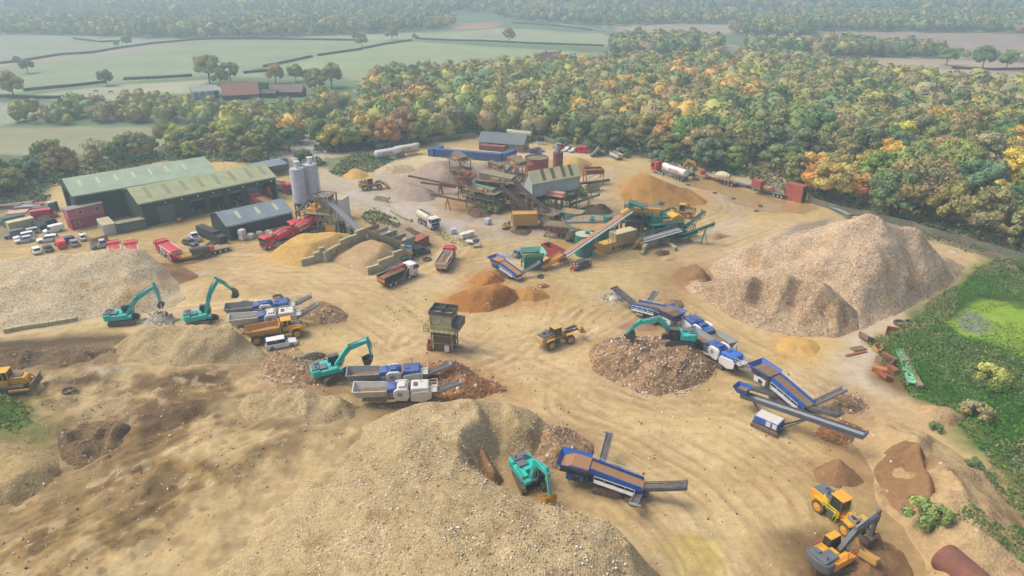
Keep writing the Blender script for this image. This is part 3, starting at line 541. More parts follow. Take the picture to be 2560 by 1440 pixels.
heap('debris_heap','heap of rubbish in the open block bay by the new washing plant','heap',[(1630,632),(1650,640),(1680,636),(1675,624),(1645,622)],[(1655,622,1.1)],g_dirt,.35,1,.4,1)
heap('debris_heap','pile of broken concrete and scrap beside the block wall of the ramp','heap',[(940,672),(960,680),(1005,668),(1030,652),(1015,645),(980,652)],[(985,648,1.2),(1000,648,1.1)],g_pale,.3,1,.5,1)
heap('debris_heap','low heap of scrap and weeds behind the blue screener by the green hopper','heap',[(1232,640),(1250,652),(1290,648),(1290,632),(1255,628)],[(1262,628,1.3)],g_pale,.3,1,.5,1)
heap('soil_heap','small lumpy heap of wood and clay in front of the green hopper','heap',[(1335,716),(1350,722),(1375,718),(1370,708),(1345,707)],[(1352,708,.8)],g_orub,.3,1,.3,1)
heap('soil_heap','muddy heap with weeds below the old washing plant','heap',[(1160,535),(1180,548),(1225,545),(1235,530),(1200,520),(1175,522)],[(1196,520,1.6),(1215,522,1.5)],g_dirt,.45,1,.3)
heap('soil_ring','flat ring of spilled mud in front of the mini excavator','heap',[(1270,578),(1290,588),(1320,588),(1336,578),(1318,568),(1288,568)],[(1285,572,.5),(1320,574,.5),(1302,586,.4)],g_dirt,.4,1,.1)
heap('soil_bank','weedy bank of soil between the feed bins and the wet roadway','bank',[(1010,570),(1040,592),(1075,615),(1085,612),(1060,588),(1030,566)],[(1020,566,1.2),(1045,580,1.3),(1068,600,.9)],g_dirt,.45,1,.3)
for lb,b,tp in (('low sand hump nearest the wet road right of the block bay',[(1690,600),(1720,610),(1745,600),(1715,590)],[(1716,590,1.3)]),('low brown sand hump beside the upper block bay corner',[(1640,648),(1665,655),(1700,648),(1670,640)],[(1668,640,.7)]),
   ('brown sand hump behind the tall sorting screener wings',[(1765,590),(1790,600),(1830,590),(1795,580)],[(1796,579,1.5)]),('sand heap under the upper green conveyor tip beside the loader',[(1615,545),(1650,560),(1685,552),(1650,535)],[(1632,528,2.2)])):
    heap('sand_heap',lb,'heap',b,tp,g_mud,.45,1,.15)
idx=np.arange(len(Yr)*NC).reshape(len(Yr),NC); q=np.stack([idx[:-1,:-1],idx[:-1,1:],idx[1:,1:],idx[1:,:-1]],-1).reshape(-1,4)
gt=NT('ground'); at=gt.new('ShaderNodeAttribute',attribute_name='Col'); tc=gt.new('ShaderNodeTexCoord').outputs['Object']
na=gt.noise(tc,.55,5,.7); nb_=gt.noise(tc,2.6,4,.7); c=gt.mix(1.,at.outputs['Color'],gt.mix(gt.rng(na,.3,.7),(.80,.78,.75),(1.16,1.15,1.13)),'MULTIPLY')
c=gt.mix(1.,c,gt.mix(gt.rng(gt.noise(tc,.028,5,.65),.35,.65),(.86,.87,.85),(1.1,1.1,1.1)),'MULTIPLY')
c=gt.mix(1.,c,gt.mix(gt.rng(nb_,.3,.7),(.88,.88,.87),(1.1,1.1,1.1)),'MULTIPLY')
mp=gt.new('ShaderNodeMapping'); mp.inputs['Scale'].default_value=(.10,1.1,1); mp.inputs['Rotation'].default_value=(0,0,R(24)); gt.ln(tc,mp.inputs['Vector'])
st=gt.noise(mp.outputs[0],.9,4,.65); c=gt.mix(gt.rng(st,.52,.72,0,.35),c,gt.mix(1.,c,(.74,.72,.7),'MULTIPLY'))
vo=gt.new('ShaderNodeTexVoronoi'); vo.inputs['Scale'].default_value=2.2; gt.ln(tc,vo.inputs['Vector']); se=gt.new('ShaderNodeSeparateColor'); gt.ln(vo.outputs['Color'],se.inputs[0])
dry=gt.rng(at.outputs['Alpha'],.3,.0)
stn=gt.math('MULTIPLY',gt.math('MULTIPLY',gt.rng(se.outputs[0],.93,.95),gt.rng(vo.outputs['Distance'],.3,.2)),gt.math('MULTIPLY',dry,gt.rng(na,.45,.6)))
c=gt.mix(gt.math('MULTIPLY',stn,.6),c,(.5,.46,.4)); gt.ln(c,gt.b.inputs['Base Color'])
gt.ln(gt.rng(at.outputs['Alpha'],.25,.9,.92,.12),gt.b.inputs['Roughness']); gt.ln(gt.rng(at.outputs['Alpha'],.2,.9,.12,.5),gt.b.inputs['Specular IOR Level'])
h=gt.math('MULTIPLY',gt.math('ADD',na,gt.math('MULTIPLY',nb_,.5)),gt.rng(at.outputs['Alpha'],.6,1.,1.,.0)); gt.bump(h,.55,.25)
gme=npmesh('ground',np.stack([GX,GY,GZ],-1).reshape(-1,3),q,gt.m,{'Col':COL.reshape(-1,4)},smooth=True)
ground=link('ground',gme); tag(ground,kind='structure')
# ================= VEGETATION
rv=np.random.RandomState(7); rr=random.Random(11)
LEAF=leafmat('foliage'); BARK=mat('bark','#5d5245',.95,dirt=.3,dcol=(.06,.05,.04))
def quads(c,nrm,size,asp=.8):
    """leaf-sized faces at centres c facing roughly nrm"""
    n=len(c); r=rv.normal(size=(n,3)); a=np.cross(nrm,r); a/=np.linalg.norm(a,axis=1,keepdims=True)+1e-9; b=np.cross(nrm,a); b/=np.linalg.norm(b,axis=1,keepdims=True)+1e-9
    a=a*size[:,None]*.5; b=b*size[:,None]*.5*asp
    v=np.stack([c-a-b*.6,c+a*.2-b,c+a+b*.6,c-a*.2+b],1); return v.reshape(-1,3)
def ico_v(sub=1):
    import bmesh
    bm=bmesh.new(); bmesh.ops.create_icosphere(bm,subdivisions=sub,radius=1); v=np.array([x.co[:] for x in bm.verts]); f=np.array([[q.index for q in y.verts] for y in bm.faces]); bm.free(); return v,f
IV,IF=ico_v(2)
def crown_arrays(rx,h,nb,nl,ls,shape='round',sparse=False,seed=0):
    """clumps scattered over an uneven dome; each clump a cloud of small leaf faces"""
    r=np.random.RandomState(seed); cs=[];rad=[]
    for i in range(nb):
        th=r.uniform(0,2*np.pi); u=r.uniform(.0,1)
        if shape=='round': el=np.arcsin(r.uniform(-.55,1)); rr_=r.uniform(.55,.82); p=np.array([np.cos(th)*np.cos(el)*rx*rr_,np.sin(th)*np.cos(el)*rx*rr_,h*.5+np.sin(el)*h*.5*rr_]); q=rx*r.uniform(.24,.42)
        elif shape=='cone': z=u**1.3; p=np.array([np.cos(th)*rx*(1-z)*.7,np.sin(th)*rx*(1-z)*.7,h*(.06+z*.9)]); q=rx*(.16+.3*(1-z))
        elif shape=='tall': z=r.uniform(0,1); w_=np.sin(np.pi*(.15+.8*z))**.7; p=np.array([np.cos(th)*rx*w_*.62,np.sin(th)*rx*w_*.62,h*(.05+.85*z)]); q=rx*r.uniform(.26,.42)
        else: el=np.arcsin(r.uniform(0,1)); p=np.array([np.cos(th)*np.cos(el)*rx*.75,np.sin(th)*np.cos(el)*rx*.75,h*.25+np.sin(el)*h*.5]); q=rx*r.uniform(.25,.42)
        cs.append(p);rad.append(q)
    cs=np.array(cs);rad=np.array(rad); k=r.randint(0,nb,nl); d=r.normal(size=(nl,3)); d[:,2]=np.abs(d[:,2])*.9-.25; d/=np.linalg.norm(d,axis=1,keepdims=True)
    c=cs[k]+d*rad[k][:,None]*r.uniform(.72,1.12,(nl,1))*np.array([1,1,.8]); c[:,2]=np.maximum(c[:,2],.1)
    nrm=d+r.normal(size=(nl,3))*.55; sz=ls*r.uniform(.6,1.35,nl); v=quads(c,nrm,sz); q=np.arange(len(v)).reshape(-1,4)
    tn=.8+.36*r.rand(nb); hue=r.uniform(-.09,.09,nb); t_=np.stack([tn*(1+hue),tn,tn*(1-hue),np.ones(nb)],-1)[k]; t_=np.repeat(t_,4,0)
    return v,q,t_,cs,rad
def crown_mesh(name,*a,core=.78,**k):
    v,q,t_,cs,rad=crown_arrays(*a,**k); r=np.random.RandomState(a[3]); V=[v];Q=[q.tolist()];T=[t_]; n=len(v); tri=[]
    for c,ra in zip(cs,rad):
        if core<=0: break
        vv=IV*(1+.25*r.normal(size=(len(IV),1))*.5)*ra*core*np.array([1,1,.8])+c; V.append(vv); tri.append(IF+n); n+=len(vv); T.append(np.tile([.8,.82,.8,1],(len(vv),1)))
    V=np.concatenate(V); T=np.concatenate(T); me=bpy.data.meshes.new(name)
    if tri:
        tri=np.concatenate(tri); fl=np.concatenate([q.ravel(),tri.ravel()]); st_=np.concatenate([np.arange(0,q.size,4),q.size+np.arange(0,tri.size,3)]); 
    else: fl=q.ravel(); st_=np.arange(0,q.size,4)
    me.vertices.add(len(V)); me.vertices.foreach_set('co',V.astype(np.float32).ravel()); me.loops.add(len(fl)); me.loops.foreach_set('vertex_index',fl.astype(np.int32)); me.polygons.add(len(st_)); me.polygons.foreach_set('loop_start',st_.astype(np.int32))
    a_=me.color_attributes.new('tint','FLOAT_COLOR','POINT'); a_.data.foreach_set('color',T.astype(np.float32).ravel()); me.materials.append(LEAF); me.update(calc_edges=True); return me
def trunk_mesh(h,rb,spread,n=5,seed=0):
    r=random.Random(seed); m=MB(); m.cyl((0,0,-.3),(0,0,h*.5),rb,rb*.72,7)
    for i in range(n):
        a=i*6.283/n+r.uniform(-.4,.4); z=h*r.uniform(.3,.5); e=Vector((math.cos(a)*spread*r.uniform(.5,.9),math.sin(a)*spread*r.uniform(.5,.9),h*r.uniform(.7,.95)))
        k=Vector((0,0,z)).lerp(e,.5)+Vector((0,0,.5)); m.cyl((0,0,z),k,rb*.5,rb*.32,6); m.cyl(k,e,rb*.32,rb*.1,5)
    m.cyl((0,0,h*.5),(r.uniform(-.6,.6),r.uniform(-.6,.6),h*.95),rb*.72,rb*.12,6); return m.mesh('trunk',BARK)
KINDS={}
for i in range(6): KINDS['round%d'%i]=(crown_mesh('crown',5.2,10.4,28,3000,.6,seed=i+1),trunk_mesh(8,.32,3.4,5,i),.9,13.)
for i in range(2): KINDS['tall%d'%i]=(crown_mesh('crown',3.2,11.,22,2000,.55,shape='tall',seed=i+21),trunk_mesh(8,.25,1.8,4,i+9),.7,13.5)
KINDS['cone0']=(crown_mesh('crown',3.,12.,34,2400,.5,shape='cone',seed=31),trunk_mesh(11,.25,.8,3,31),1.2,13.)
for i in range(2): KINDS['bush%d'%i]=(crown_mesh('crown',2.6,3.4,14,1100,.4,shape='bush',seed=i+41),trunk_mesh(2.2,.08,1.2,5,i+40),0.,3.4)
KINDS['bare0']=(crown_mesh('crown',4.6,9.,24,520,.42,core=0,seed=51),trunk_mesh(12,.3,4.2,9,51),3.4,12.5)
_P={}
def plant(name,kind,x,y,sc_=1.,col=(.07,.11,.04),label='',group='trees of the wood behind the yard',z=None,sz=1.,cat='tree'):
    if kind not in _P:
        cm,tm,cz,_=KINDS[kind]; o=thing(name,label,cat); cr=link('crown',cm,o,(0,0,cz)); tr=link('trunk' if name!='bush' else 'stems',tm,o); _P[kind]=(cm,tm,cz)
    else:
        cm,tm,cz=_P[kind]; o=thing(name,label,cat); cr=link('crown',cm,o,(0,0,cz)); tr=link('trunk' if name!='bush' else 'stems',tm,o)
    o.location=(x,y,gz(x,y)-.15 if z is None else z); o.scale=(sc_,sc_,sc_*sz); o.rotation_euler=(0,0,rr.uniform(0,6.28)); cr.color=(*col,1); tag(o,label,cat,group); return o
PAL={'dark green':(.186,.251,.103),'green':(.273,.339,.108),'olive':(.36,.339,.118),'grey-brown':(.384,.328,.162),'yellow-green':(.496,.48,.127),'orange':(.645,.421,.118),'golden yellow':(.769,.585,.108),'rusty brown':(.446,.328,.147),'blue-green':(.205,.292,.147)}
def hue(px,py,r):
    """which colour a crown has there: patches of autumn colour as in the photograph"""
    P=dict([('dark green',2.2),('green',2.2),('olive',5.2),('grey-brown',3.2),('yellow-green',.7),('orange',.2),('golden yellow',.1),('rusty brown',.4),('blue-green',.8)])
    def near_(x,y,rx,ry): return math.exp(-((px-x)/rx)**2-((py-y)/ry)**2)
    for x,y,rx,ry,k,wt in ((1600,250,90,60,'orange',8),(1740,225,70,35,'orange',8),(1850,230,60,25,'orange',5),(2110,470,85,60,'orange',26),(2060,420,50,40,'golden yellow',6),(2560,430,50,60,'golden yellow',22),(2500,560,50,60,'orange',12),(2380,500,80,60,'golden yellow',4),
        (830,310,70,60,'orange',5),(500,330,90,40,'yellow-green',6),(500,350,60,25,'golden yellow',5),(1700,290,40,25,'golden yellow',10),(1380,205,50,20,'yellow-green',12),(1160,260,50,35,'yellow-green',10),(1900,340,130,60,'green',8),(1870,380,90,50,'dark green',14),(1880,330,60,40,'yellow-green',5),
        (2400,330,200,90,'olive',6),(700,370,60,40,'dark green',9),(1050,350,160,40,'green',4),(1400,350,250,30,'blue-green',7),(1400,330,250,30,'dark green',5),(2250,580,90,40,'dark green',8),(2250,300,200,60,'blue-green',3),(200,440,200,30,'olive',4),(0,440,60,30,'orange',4),(950,270,60,40,'orange',4),(1250,300,150,40,'grey-brown',5),(2260,240,200,30,'dark green',5)): P[k]+=wt*.95*near_(x,y,rx,ry)
    t=r.uniform(0,sum(P.values()))
    for k,v in P.items():
        t-=v
        if t<=0: return k
    return 'olive'
def scatter(poly,sp,r,jit=.45):
    P=[G(*p) for p in poly]; xs=[p[0] for p in P];ys=[p[1] for p in P]; out=[]
    X,Y=np.meshgrid(np.arange(min(xs),max(xs),sp),np.arange(min(ys),max(ys),sp*.87)); X[1::2]+=sp/2
    X=X+np.random.RandomState(r.randrange(999)).uniform(-jit,jit,X.shape)*sp; Y=Y+np.random.RandomState(r.randrange(999)).uniform(-jit,jit,Y.shape)*sp
    d=polydist(P,X.ravel(),Y.ravel()); return [(x,y) for x,y,k in zip(X.ravel(),Y.ravel(),d) if k>0]
def topx(x,y,z=0):
    dx=y*CA-(z-CAM_H)*SA; v=(-(z-CAM_H)*CA-y*SA)/dx; return (1280+FPX*x/dx,720+FPX*v)
FOREST=[(780,380),(860,384),(960,378),(1060,362),(1190,343),(1330,345),(1420,362),(1500,385),(1620,402),(1720,428),(1840,440),(1960,462),(2015,498),(2100,522),(2250,553),(2400,592),(2560,640),(2900,720),(3100,620),(2900,330),(2560,240),(2330,232),(2170,200),(1960,170),(1740,170),(1500,182),(1330,196),(1120,200),(930,222),(945,240),(920,265),(850,310),(800,342)]
LEFTW=[(-200,530),(0,508),(128,462),(260,425),(400,398),(520,400),(640,412),(690,400),(750,368),(770,340),(820,300),(890,260),(860,250),(640,258),(400,262),(200,268),(60,290),(40,312),(300,314),(460,318),(560,330),(520,352),(380,372),(200,405),(0,440),(-300,470)]
BELT=[(920,215),(940,225),(1120,205),(1340,198),(1500,182),(1700,172),(1640,165),(1400,172),(1240,168),(1100,185)]
pts=[]
for pl,nm in ((FOREST,'F'),(LEFTW,'L')):
    for x,y in scatter(pl,7.6 if nm=='F' else 6.6,rr):
        px,py=topx(x,y,8)
        if not(-160<px<2720): continue
        if abs(px-775)<16 and 330<py<400: continue
        gx,gy=topx(x,y,0)
        if 440<gx<775 and gy<276 and nm=='L': continue
        pts.append((y,x,px,py,gx,gy,nm))
pts.sort(); print('forest trees',len(pts))
def where_(px,py,gx,gy,nm):
    if nm=='L':
        if gx<130: a='beyond the scrap yard at the left edge'
        elif gx<560: a='behind the long green shed'
        else: a='beside the road behind the workshop'
        return a
    for lim,s in ((900,'where the access road enters the wood'),(1060,'behind the white cement tankers'),(1190,'behind the fence beyond the blue containers'),(1340,'behind the red brick office'),(1480,'behind the cars right of the office'),(1620,'behind the dark lorries at the wood edge'),(1730,'behind the red-cabbed cement tanker'),(1860,'behind the flatbed with the mixer drum'),(1990,'behind the flatbed with the red machine'),(2120,'behind the rusty red skip'),(2300,'beyond the peak of the gravel hill'),(2440,'along the fence right of the gravel hill')):
        if gx<lim: return s
    return 'above the scrub at the right edge'
NIND=285; ind=pts[:NIND]; rest=pts[NIND:]; cnt={}
rows={}
ORD=['','first','second','third','fourth','fifth','sixth','seventh','eighth','ninth','tenth','eleventh','twelfth']
for t_ in ind:
    y,x,px,py,gx,gy,nm=t_; k=hue(px,py,rr); shp='round%d'%rr.randrange(6); sn='spreading'
    u=rr.random()
    if u<.13: shp='tall%d'%rr.randrange(2); sn='tall narrow'
    elif u<.16 : shp='cone0'; sn='pointed'; k='dark green'
    elif u<.2: shp='bare0'; sn='half-bare'; k='grey-brown'
    s_=rr.uniform(.62,1.3)*(.7 if nm=='L' else 1); size='small' if s_<.8 else ('big' if s_>1.08 else 'middling'); col=tuple(c*rr.uniform(.85,1.15) for c in PAL[k])
    wz=where_(px,py,gx,gy,nm); key=(wz,k,sn,size); cnt[key]=cnt.get(key,0)+1
    rows.setdefault(key,[]).append(plant({'cone0':'conifer'}.get(shp,'broadleaf_tree'),shp,x,y,s_,col,'',sz=rr.uniform(.92,1.15)))
for key,os_ in rows.items():
    os_.sort(key=lambda o:o.location.x); n=len(os_)
    for i,o in enumerate(os_):
        o['label']='%s %s %s tree %s'%(key[3],key[1],key[2],key[0]) if n==1 else '%s %s %s tree %s, %s'%(key[3],key[1],key[2],key[0],(['left one','right one'] if n==2 else ['leftmost']+['%s from left'%ORD[j+1] for j in range(1,n-1)]+['rightmost'])[i])
def mass(name,label,points,nl=300,ls=1.3,kinds=None,smin=.6,smax=1.3,hfun=None,core=True,base=1.5,cat='woodland',hz=1.):
    """a wood read as one mass: crowns joined in one mesh with their colours as an attribute"""
    if not points: return
    lib=[crown_arrays(5.2,9.8,16,nl,ls,seed=70+i) for i in range(5)]; V=[];Q=[];T=[];TR=[]; n=0; r=np.random.RandomState(len(points))
    for i,(x,y,px,py) in enumerate(points):
        v,q,t_,cs,rad=lib[i%5]; k=(hfun or hue)(px,py,rr); c=np.array(PAL[k])*rr.uniform(.9,1.1); s_=rr.uniform(smin,smax)*(.62 if px<900 and 150<py<300 and name=='woodland' else 1); a=rr.uniform(0,6.28); ro=np.array([[math.cos(a),-math.sin(a),0],[math.sin(a),math.cos(a),0],[0,0,1]]).T
        off=np.array([x,y,gz(x,y)+base*s_]); V.append((v@ro)*s_*np.array([1,1,hz])+off); Q.append(q+n); n+=len(v); T.append(np.concatenate([t_[:,:3]*c,np.ones((len(t_),1))],1))
        if core:
            vv=(IV*(1+.12*r.normal(size=(len(IV),1))))*np.array([3.9,3.9,4.2*hz])*s_+off+np.array([0,0,4.4*s_*hz]); V.append(vv); TR.append(IF+n); n+=len(vv); T.append(np.tile([*(c*.9),1],(len(vv),1)))
    V=np.concatenate(V);T=np.concatenate(T);Q=np.concatenate(Q)
    me=bpy.data.meshes.new(name); fl=Q.ravel(); st_=np.arange(0,Q.size,4)
    if TR: TR=np.concatenate(TR); fl=np.concatenate([fl,TR.ravel()]); st_=np.concatenate([st_,Q.size+np.arange(0,TR.size,3)])
    me.vertices.add(len(V)); me.vertices.foreach_set('co',V.astype(np.float32).ravel()); me.loops.add(len(fl)); me.loops.foreach_set('vertex_index',fl.astype(np.int32)); me.polygons.add(len(st_)); me.polygons.foreach_set('loop_start',st_.astype(np.int32))
    a_=me.color_attributes.new('tint','FLOAT_COLOR','POINT'); a_.data.foreach_set('color',T.astype(np.float32).ravel()); me.materials.append(LEAF); me.update(calc_edges=True)
    o=link(name,me); o.color=(1,1,1,1); return tag(o,label,cat,None,'stuff')
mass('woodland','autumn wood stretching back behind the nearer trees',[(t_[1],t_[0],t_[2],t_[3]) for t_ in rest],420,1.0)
def polymass(name,label,poly,sp,**k):
    P=[]
    for x,y in scatter(poly,sp,rr):
        px,py=topx(x,y,6); P.append((x,y,px,py))
    print(name,len(P)); return mass(name,label,P,**k)
def hfar(px,py,r): return r.choice(['dark green','dark green','green','olive','grey-brown','blue-green','grey-brown','olive'] if r.random()<.95 else ['yellow-green','rusty brown'])
def hbelt(px,py,r): return r.choice(['dark green','green','olive','blue-green','green','yellow-green','grey-brown'])
polymass('tree_belt','belt of small green trees along the far side of the road behind the wood',BELT,7,nl=260,ls=1.1,hfun=hbelt,smin=.5,smax=.75,base=1)
F=dict(nl=130,ls=2.2,hfun=hfar)
polymass('distant_wood','long hazy wood across the top left of the picture',[(-300,92),(0,84),(140,88),(310,94),(560,98),(700,94),(900,84),(1060,76),(1140,68),(1120,52),(900,50),(700,46),(560,48),(460,58),(250,46),(0,36),(-400,30)],11,**F)
polymass('distant_wood','hazy wood behind the road at the top middle',[(1250,46),(1340,58),(1560,66),(1700,60),(1930,62),(1900,44),(1700,38),(1500,30),(1330,26),(1200,30)],13,**F)
polymass('distant_wood','hazy wood with houses at the top right',[(1900,70),(2050,78),(2250,80),(2500,84),(2700,88),(2900,60),(2560,40),(2200,44),(1950,46)],11,**F)
polymass('distant_wood','clump of woodland left of the road junction',[(1525,138),(1640,148),(1790,140),(1800,118),(1700,108),(1560,112),(1522,124)],8,nl=200,ls=1.5,hfun=hfar)
polymass('distant_wood','belt of trees right of the road junction',[(1850,146),(1960,152),(2160,142),(2350,146),(2360,136),(2150,124),(1960,124),(1860,126)],8,nl=200,ls=1.5,hfun=hfar)
polymass('distant_wood','trees behind the houses beyond the road junction',[(1820,84),(1870,88),(2010,94),(2040,82),(1980,72),(1900,74)],9,**F)
polymass('distant_wood','thin row of trees across the right hand fields',[(2350,142),(2560,158),(2760,166),(2760,160),(2560,150),(2350,134)],9,nl=160,ls=1.6,hfun=hfar,smin=.4,smax=.7)
polymass('distant_wood','faint line of woods on the hazy skyline',[(-700,34),(500,40),(1000,44),(1400,26),(2000,30),(2700,34),(3100,14),(3100,-14),(1400,-16),(-700,-16)],26,nl=60,ls=4,hfun=hfar,smin=1.2,smax=1.9)
# single trees and copses in the fields
for px,py,s_,k,lb in ((525,208,1.45,'olive','very big round tree behind the black farm shed'),(578,206,1.05,'green','smaller round tree right of the very big one by the farm'),(552,214,.9,'dark green','low dark tree between the two farm trees'),(70,183,.8,'dark green','lone dark tree in the field at the far left'),(46,163,.55,'dark green','small tree on the hedge left of the lone dark tree'),
  (268,215,.8,'dark green','leaning tree on the hedge below the big green field'),(35,243,1.15,'rusty brown','rusty round tree at the left edge by the pasture'),(318,116,.85,'green','round tree on the brown field hedge'),(292,117,.5,'green','little tree left of the round hedge tree'),(905,118,1.05,'olive','tall ivy-clad tree standing in the middle field hedge'),(893,104,1.,'dark green','round tree behind the ivy-clad tree'),
  (980,100,1.1,'green','round oak on the hedge in the middle of the fields'),(1036,98,.45,'green','small round tree right of the middle oak'),(1272,106,1.1,'rusty brown','brown oak on the far hedge, right of the green oaks'),(1832,82,.95,'dark green','round dark tree by the houses beyond the junction'),(2010,88,1.,'dark green','dark round tree right of the far houses'),
  (2365,164,1.1,'green','pale green tree by the right hand field gate'),(2455,172,1.3,'dark green','broad dark tree in the right hand fields'),(2515,172,1.,'green','green tree right of the broad dark tree'),(2150,175,.5,'green','small round tree at the wood edge by the right field'),(690,208,1.,'rusty brown','brown tree in the copse beyond the farm'),(740,205,.9,'green','green tree in the copse beyond the farm'),(770,203,.6,'dark green','small dark tree right of the copse'),
  (790,232,1.1,'olive','olive tree right of the tiled farmhouse'),(830,220,1.2,'grey-brown','grey-brown tree behind the tiled farmhouse'),(660,240,.7,'blue-green','dark conifer-like tree between the barns')):
    x,y=G(px,py); plant('field_tree','round%d'%rr.randrange(6),x,y,s_,PAL[k],lb,'trees standing in the fields')
for px,py,s_,k,lb in ((1315,356,.9,'dark green','dark bush between the office and the parked van'),(1405,365,1.1,'blue-green','blue-green bush behind the orange pickup'),(1470,376,1.2,'dark green','dark bush behind the silver cars'),(1555,392,1.1,'blue-green','round blue-green bush at the wood edge above the dark lorry'),(1640,405,1.2,'blue-green','pale bush left of the red lorry'),(760,400,1.2,'dark green','round bush at the bend of the access road'),
  (2290,1330,.9,'green','bright green bush at the foot of the sandy bank'),(2330,1350,.55,'green','small green bush below the bright one on the sandy bank'),(2440,1045,.9,'grey-brown','grey leafless bush in the scrub behind the soil mound'),(2340,1075,.4,'dark green','tiny dark shrub on the edge of the soil mound'),(2435,1170,.4,'dark green','tiny shrub alone on the sandy bank slope'),(1235,530,.9,'green','green bush growing under the old washing plant'),(1440,490,1.1,'green','bush growing under the elevated shed'),(2470,960,1.1,'yellow-green','yellow-green willow bush in the scrub')):
    x,y=G(px,py); plant('bush','bush%d'%rr.randrange(2),x,y,s_,PAL[k],lb,'bushes around the yard',z=surf(x,y)-.1,cat='bush')
# hedges
def hedge(px,label,wd=2.2,h=2.,dens=6,col='dark green',name='hedge',cat='hedge',group='field hedges',ls=.9):
    P=[Vector((*G(*p),0)) for p in px]; V=[];n=0; cs=[];base=[]
    for a,b in zip(P,P[1:]):
        l=(b-a).length; k=int(l*dens); t_=rv.rand(k); p=np.array(a)[None]*(1-t_[:,None])+np.array(b)[None]*t_[:,None]; hh=h*(.7+.5*vn(t_*l/4,t_*0,3)); d=rv.normal(size=(k,3)); d[:,2]=np.abs(d[:,2]); d/=np.linalg.norm(d,axis=1,keepdims=True)
        c=p+d*np.stack([np.full(k,wd/2),np.full(k,wd/2),hh],-1)*rv.uniform(.7,1.05,(k,1)); cs.append(c); base.append(d)
    c=np.concatenate(cs);d=np.concatenate(base); v=quads(c,d+rv.normal(size=d.shape)*.5,ls*rv.uniform(.7,1.3,len(c))); m=npmesh(name,v,np.arange(len(v)).reshape(-1,4),LEAF,{'tint':np.tile([1,1,1,1],(len(v),1))})
    o=link(name,m); o.color=(*PAL[col],1); tag(o,label,cat,group)
    # woody middle of the hedge
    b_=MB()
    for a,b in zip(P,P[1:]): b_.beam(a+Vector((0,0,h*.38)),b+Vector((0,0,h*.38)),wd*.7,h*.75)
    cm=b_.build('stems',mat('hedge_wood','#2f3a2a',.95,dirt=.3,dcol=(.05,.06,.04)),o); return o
for p,l in (([(0,160),(60,153),(150,138),(230,133),(300,121)],'long field hedge running in from the left edge'),([(300,121),(380,110),(480,101),(560,97),(700,99),(905,102)],'field hedge continuing right from the round hedge tree'),([(185,98),(250,106),(300,104)],'short hedge around the small far-left field'),
   ([(910,122),(960,112),(1030,102)],'hedge climbing from the ivy-clad tree to the middle oak'),([(795,140),(850,132),(905,124)],'hedge left of the ivy-clad tree'),([(660,168),(700,160),(780,143)],'lower detached piece of hedge in the big green field'),([(1040,98),(1120,102),(1210,104)],'hedge right of the middle oak'),([(1210,104),(1330,110),(1420,113),(1510,116)],'far hedge running to the road junction wood'),
   ([(60,228),(120,222),(200,215),(265,207)],'hedge above the pasture on the left'),([(310,200),(400,196),(480,191)],'thick hedge left of the very big farm tree'),([(0,243),(70,246),(130,247),(210,246)],'hedge below the pasture at the left edge'),([(610,184),(650,180),(690,179)],'hedge right of the two farm trees'),([(1040,92),(1050,99)],'stub of hedge by the small round tree'),([(1280,58),(1400,66),(1480,76)],'roadside hedge at the top middle'),([(1900,176),(1980,172),(2060,171)],'low hedge in the right hand field'),([(2380,172),(2480,176),(2560,175)],'shrubby hedge under the right hand field trees')):
    hedge(p,l)
# ground cover
def cover(name,label,poly,dens,hmin,hmax,cols,ls=.45,patch=6,cut=-.2,n_max=90000,onheap=False,excl=None):
    P=[G(*p) for p in poly]; xs=[p[0] for p in P];ys=[p[1] for p in P]; A=(max(xs)-min(xs))*(max(ys)-min(ys)); n=int(min(A*dens,n_max*2)); x=rv.uniform(min(xs),max(xs),n);y=rv.uniform(min(ys),max(ys),n)
    d=polydist(P,x+fbm(x,y,6,3,2)*2,y+fbm(x,y,6,3,3)*2); f=fbm(x,y,patch,4,17); k=(d>0)&(f>cut); k&=(polydist([G(*p) for p in excl],x,y)<0) if excl else k; x,y,f,d=x[k],y[k],f[k],d[k]
    hz_=np.clip(d/3,.3,1)*(hmin+(hmax-hmin)*np.clip(f-cut,0,1)*1.4); z0=np.array([(surf if onheap else gz)(a,b) for a,b in zip(x,y)]); z=z0+rv.uniform(0,1,len(x))**.6*hz_
    nr=rv.normal(size=(len(x),3))*.6+np.array([0,-.2,.8]); v=quads(np.stack([x,y,z],-1),nr,ls*rv.uniform(.6,1.4,len(x))); ci=np.clip(((fbm(x,y,patch*1.3,3,40)+.5)*len(cols)+rv.normal(size=len(x))*.5),0,len(cols)-1).astype(int)
    T=np.array([PAL.get(c) if c in PAL else L(c) for c in cols])[ci]*rv.uniform(.75,1.2,(len(x),1)); T=np.repeat(np.concatenate([T,np.ones((len(T),1))],1),4,0)
    o=link(name,npmesh(name,v,np.arange(len(v)).reshape(-1,4),LEAF,{'tint':T})); o.color=(1,1,1,1); return tag(o,label,'undergrowth' if 'grass' not in name else 'grass',None,'stuff')
G5=['#467029','#528530','#456b35','#6b8048','#86805c','#4c7a2c','#7a7a56','#4a6a34','#8d8468']
cover('undergrowth','dense green scrub and nettles filling the right hand side',SCRUB,17,.3,2.2,G5,.3,9,-.5,260000,excl=[(2385,785),(2440,748),(2530,752),(2640,790),(2760,900),(2560,892),(2480,858),(2400,842),(2360,812)])
EDGE=[(780,384),(960,376),(1190,340),(1420,360),(1620,400),(1840,438),(2015,496),(2250,552),(2560,642),(2760,690),(2760,640),(2560,610),(2250,532),(2030,478),(1840,420),(1620,384),(1420,346),(1190,328),(960,362),(780,372)]
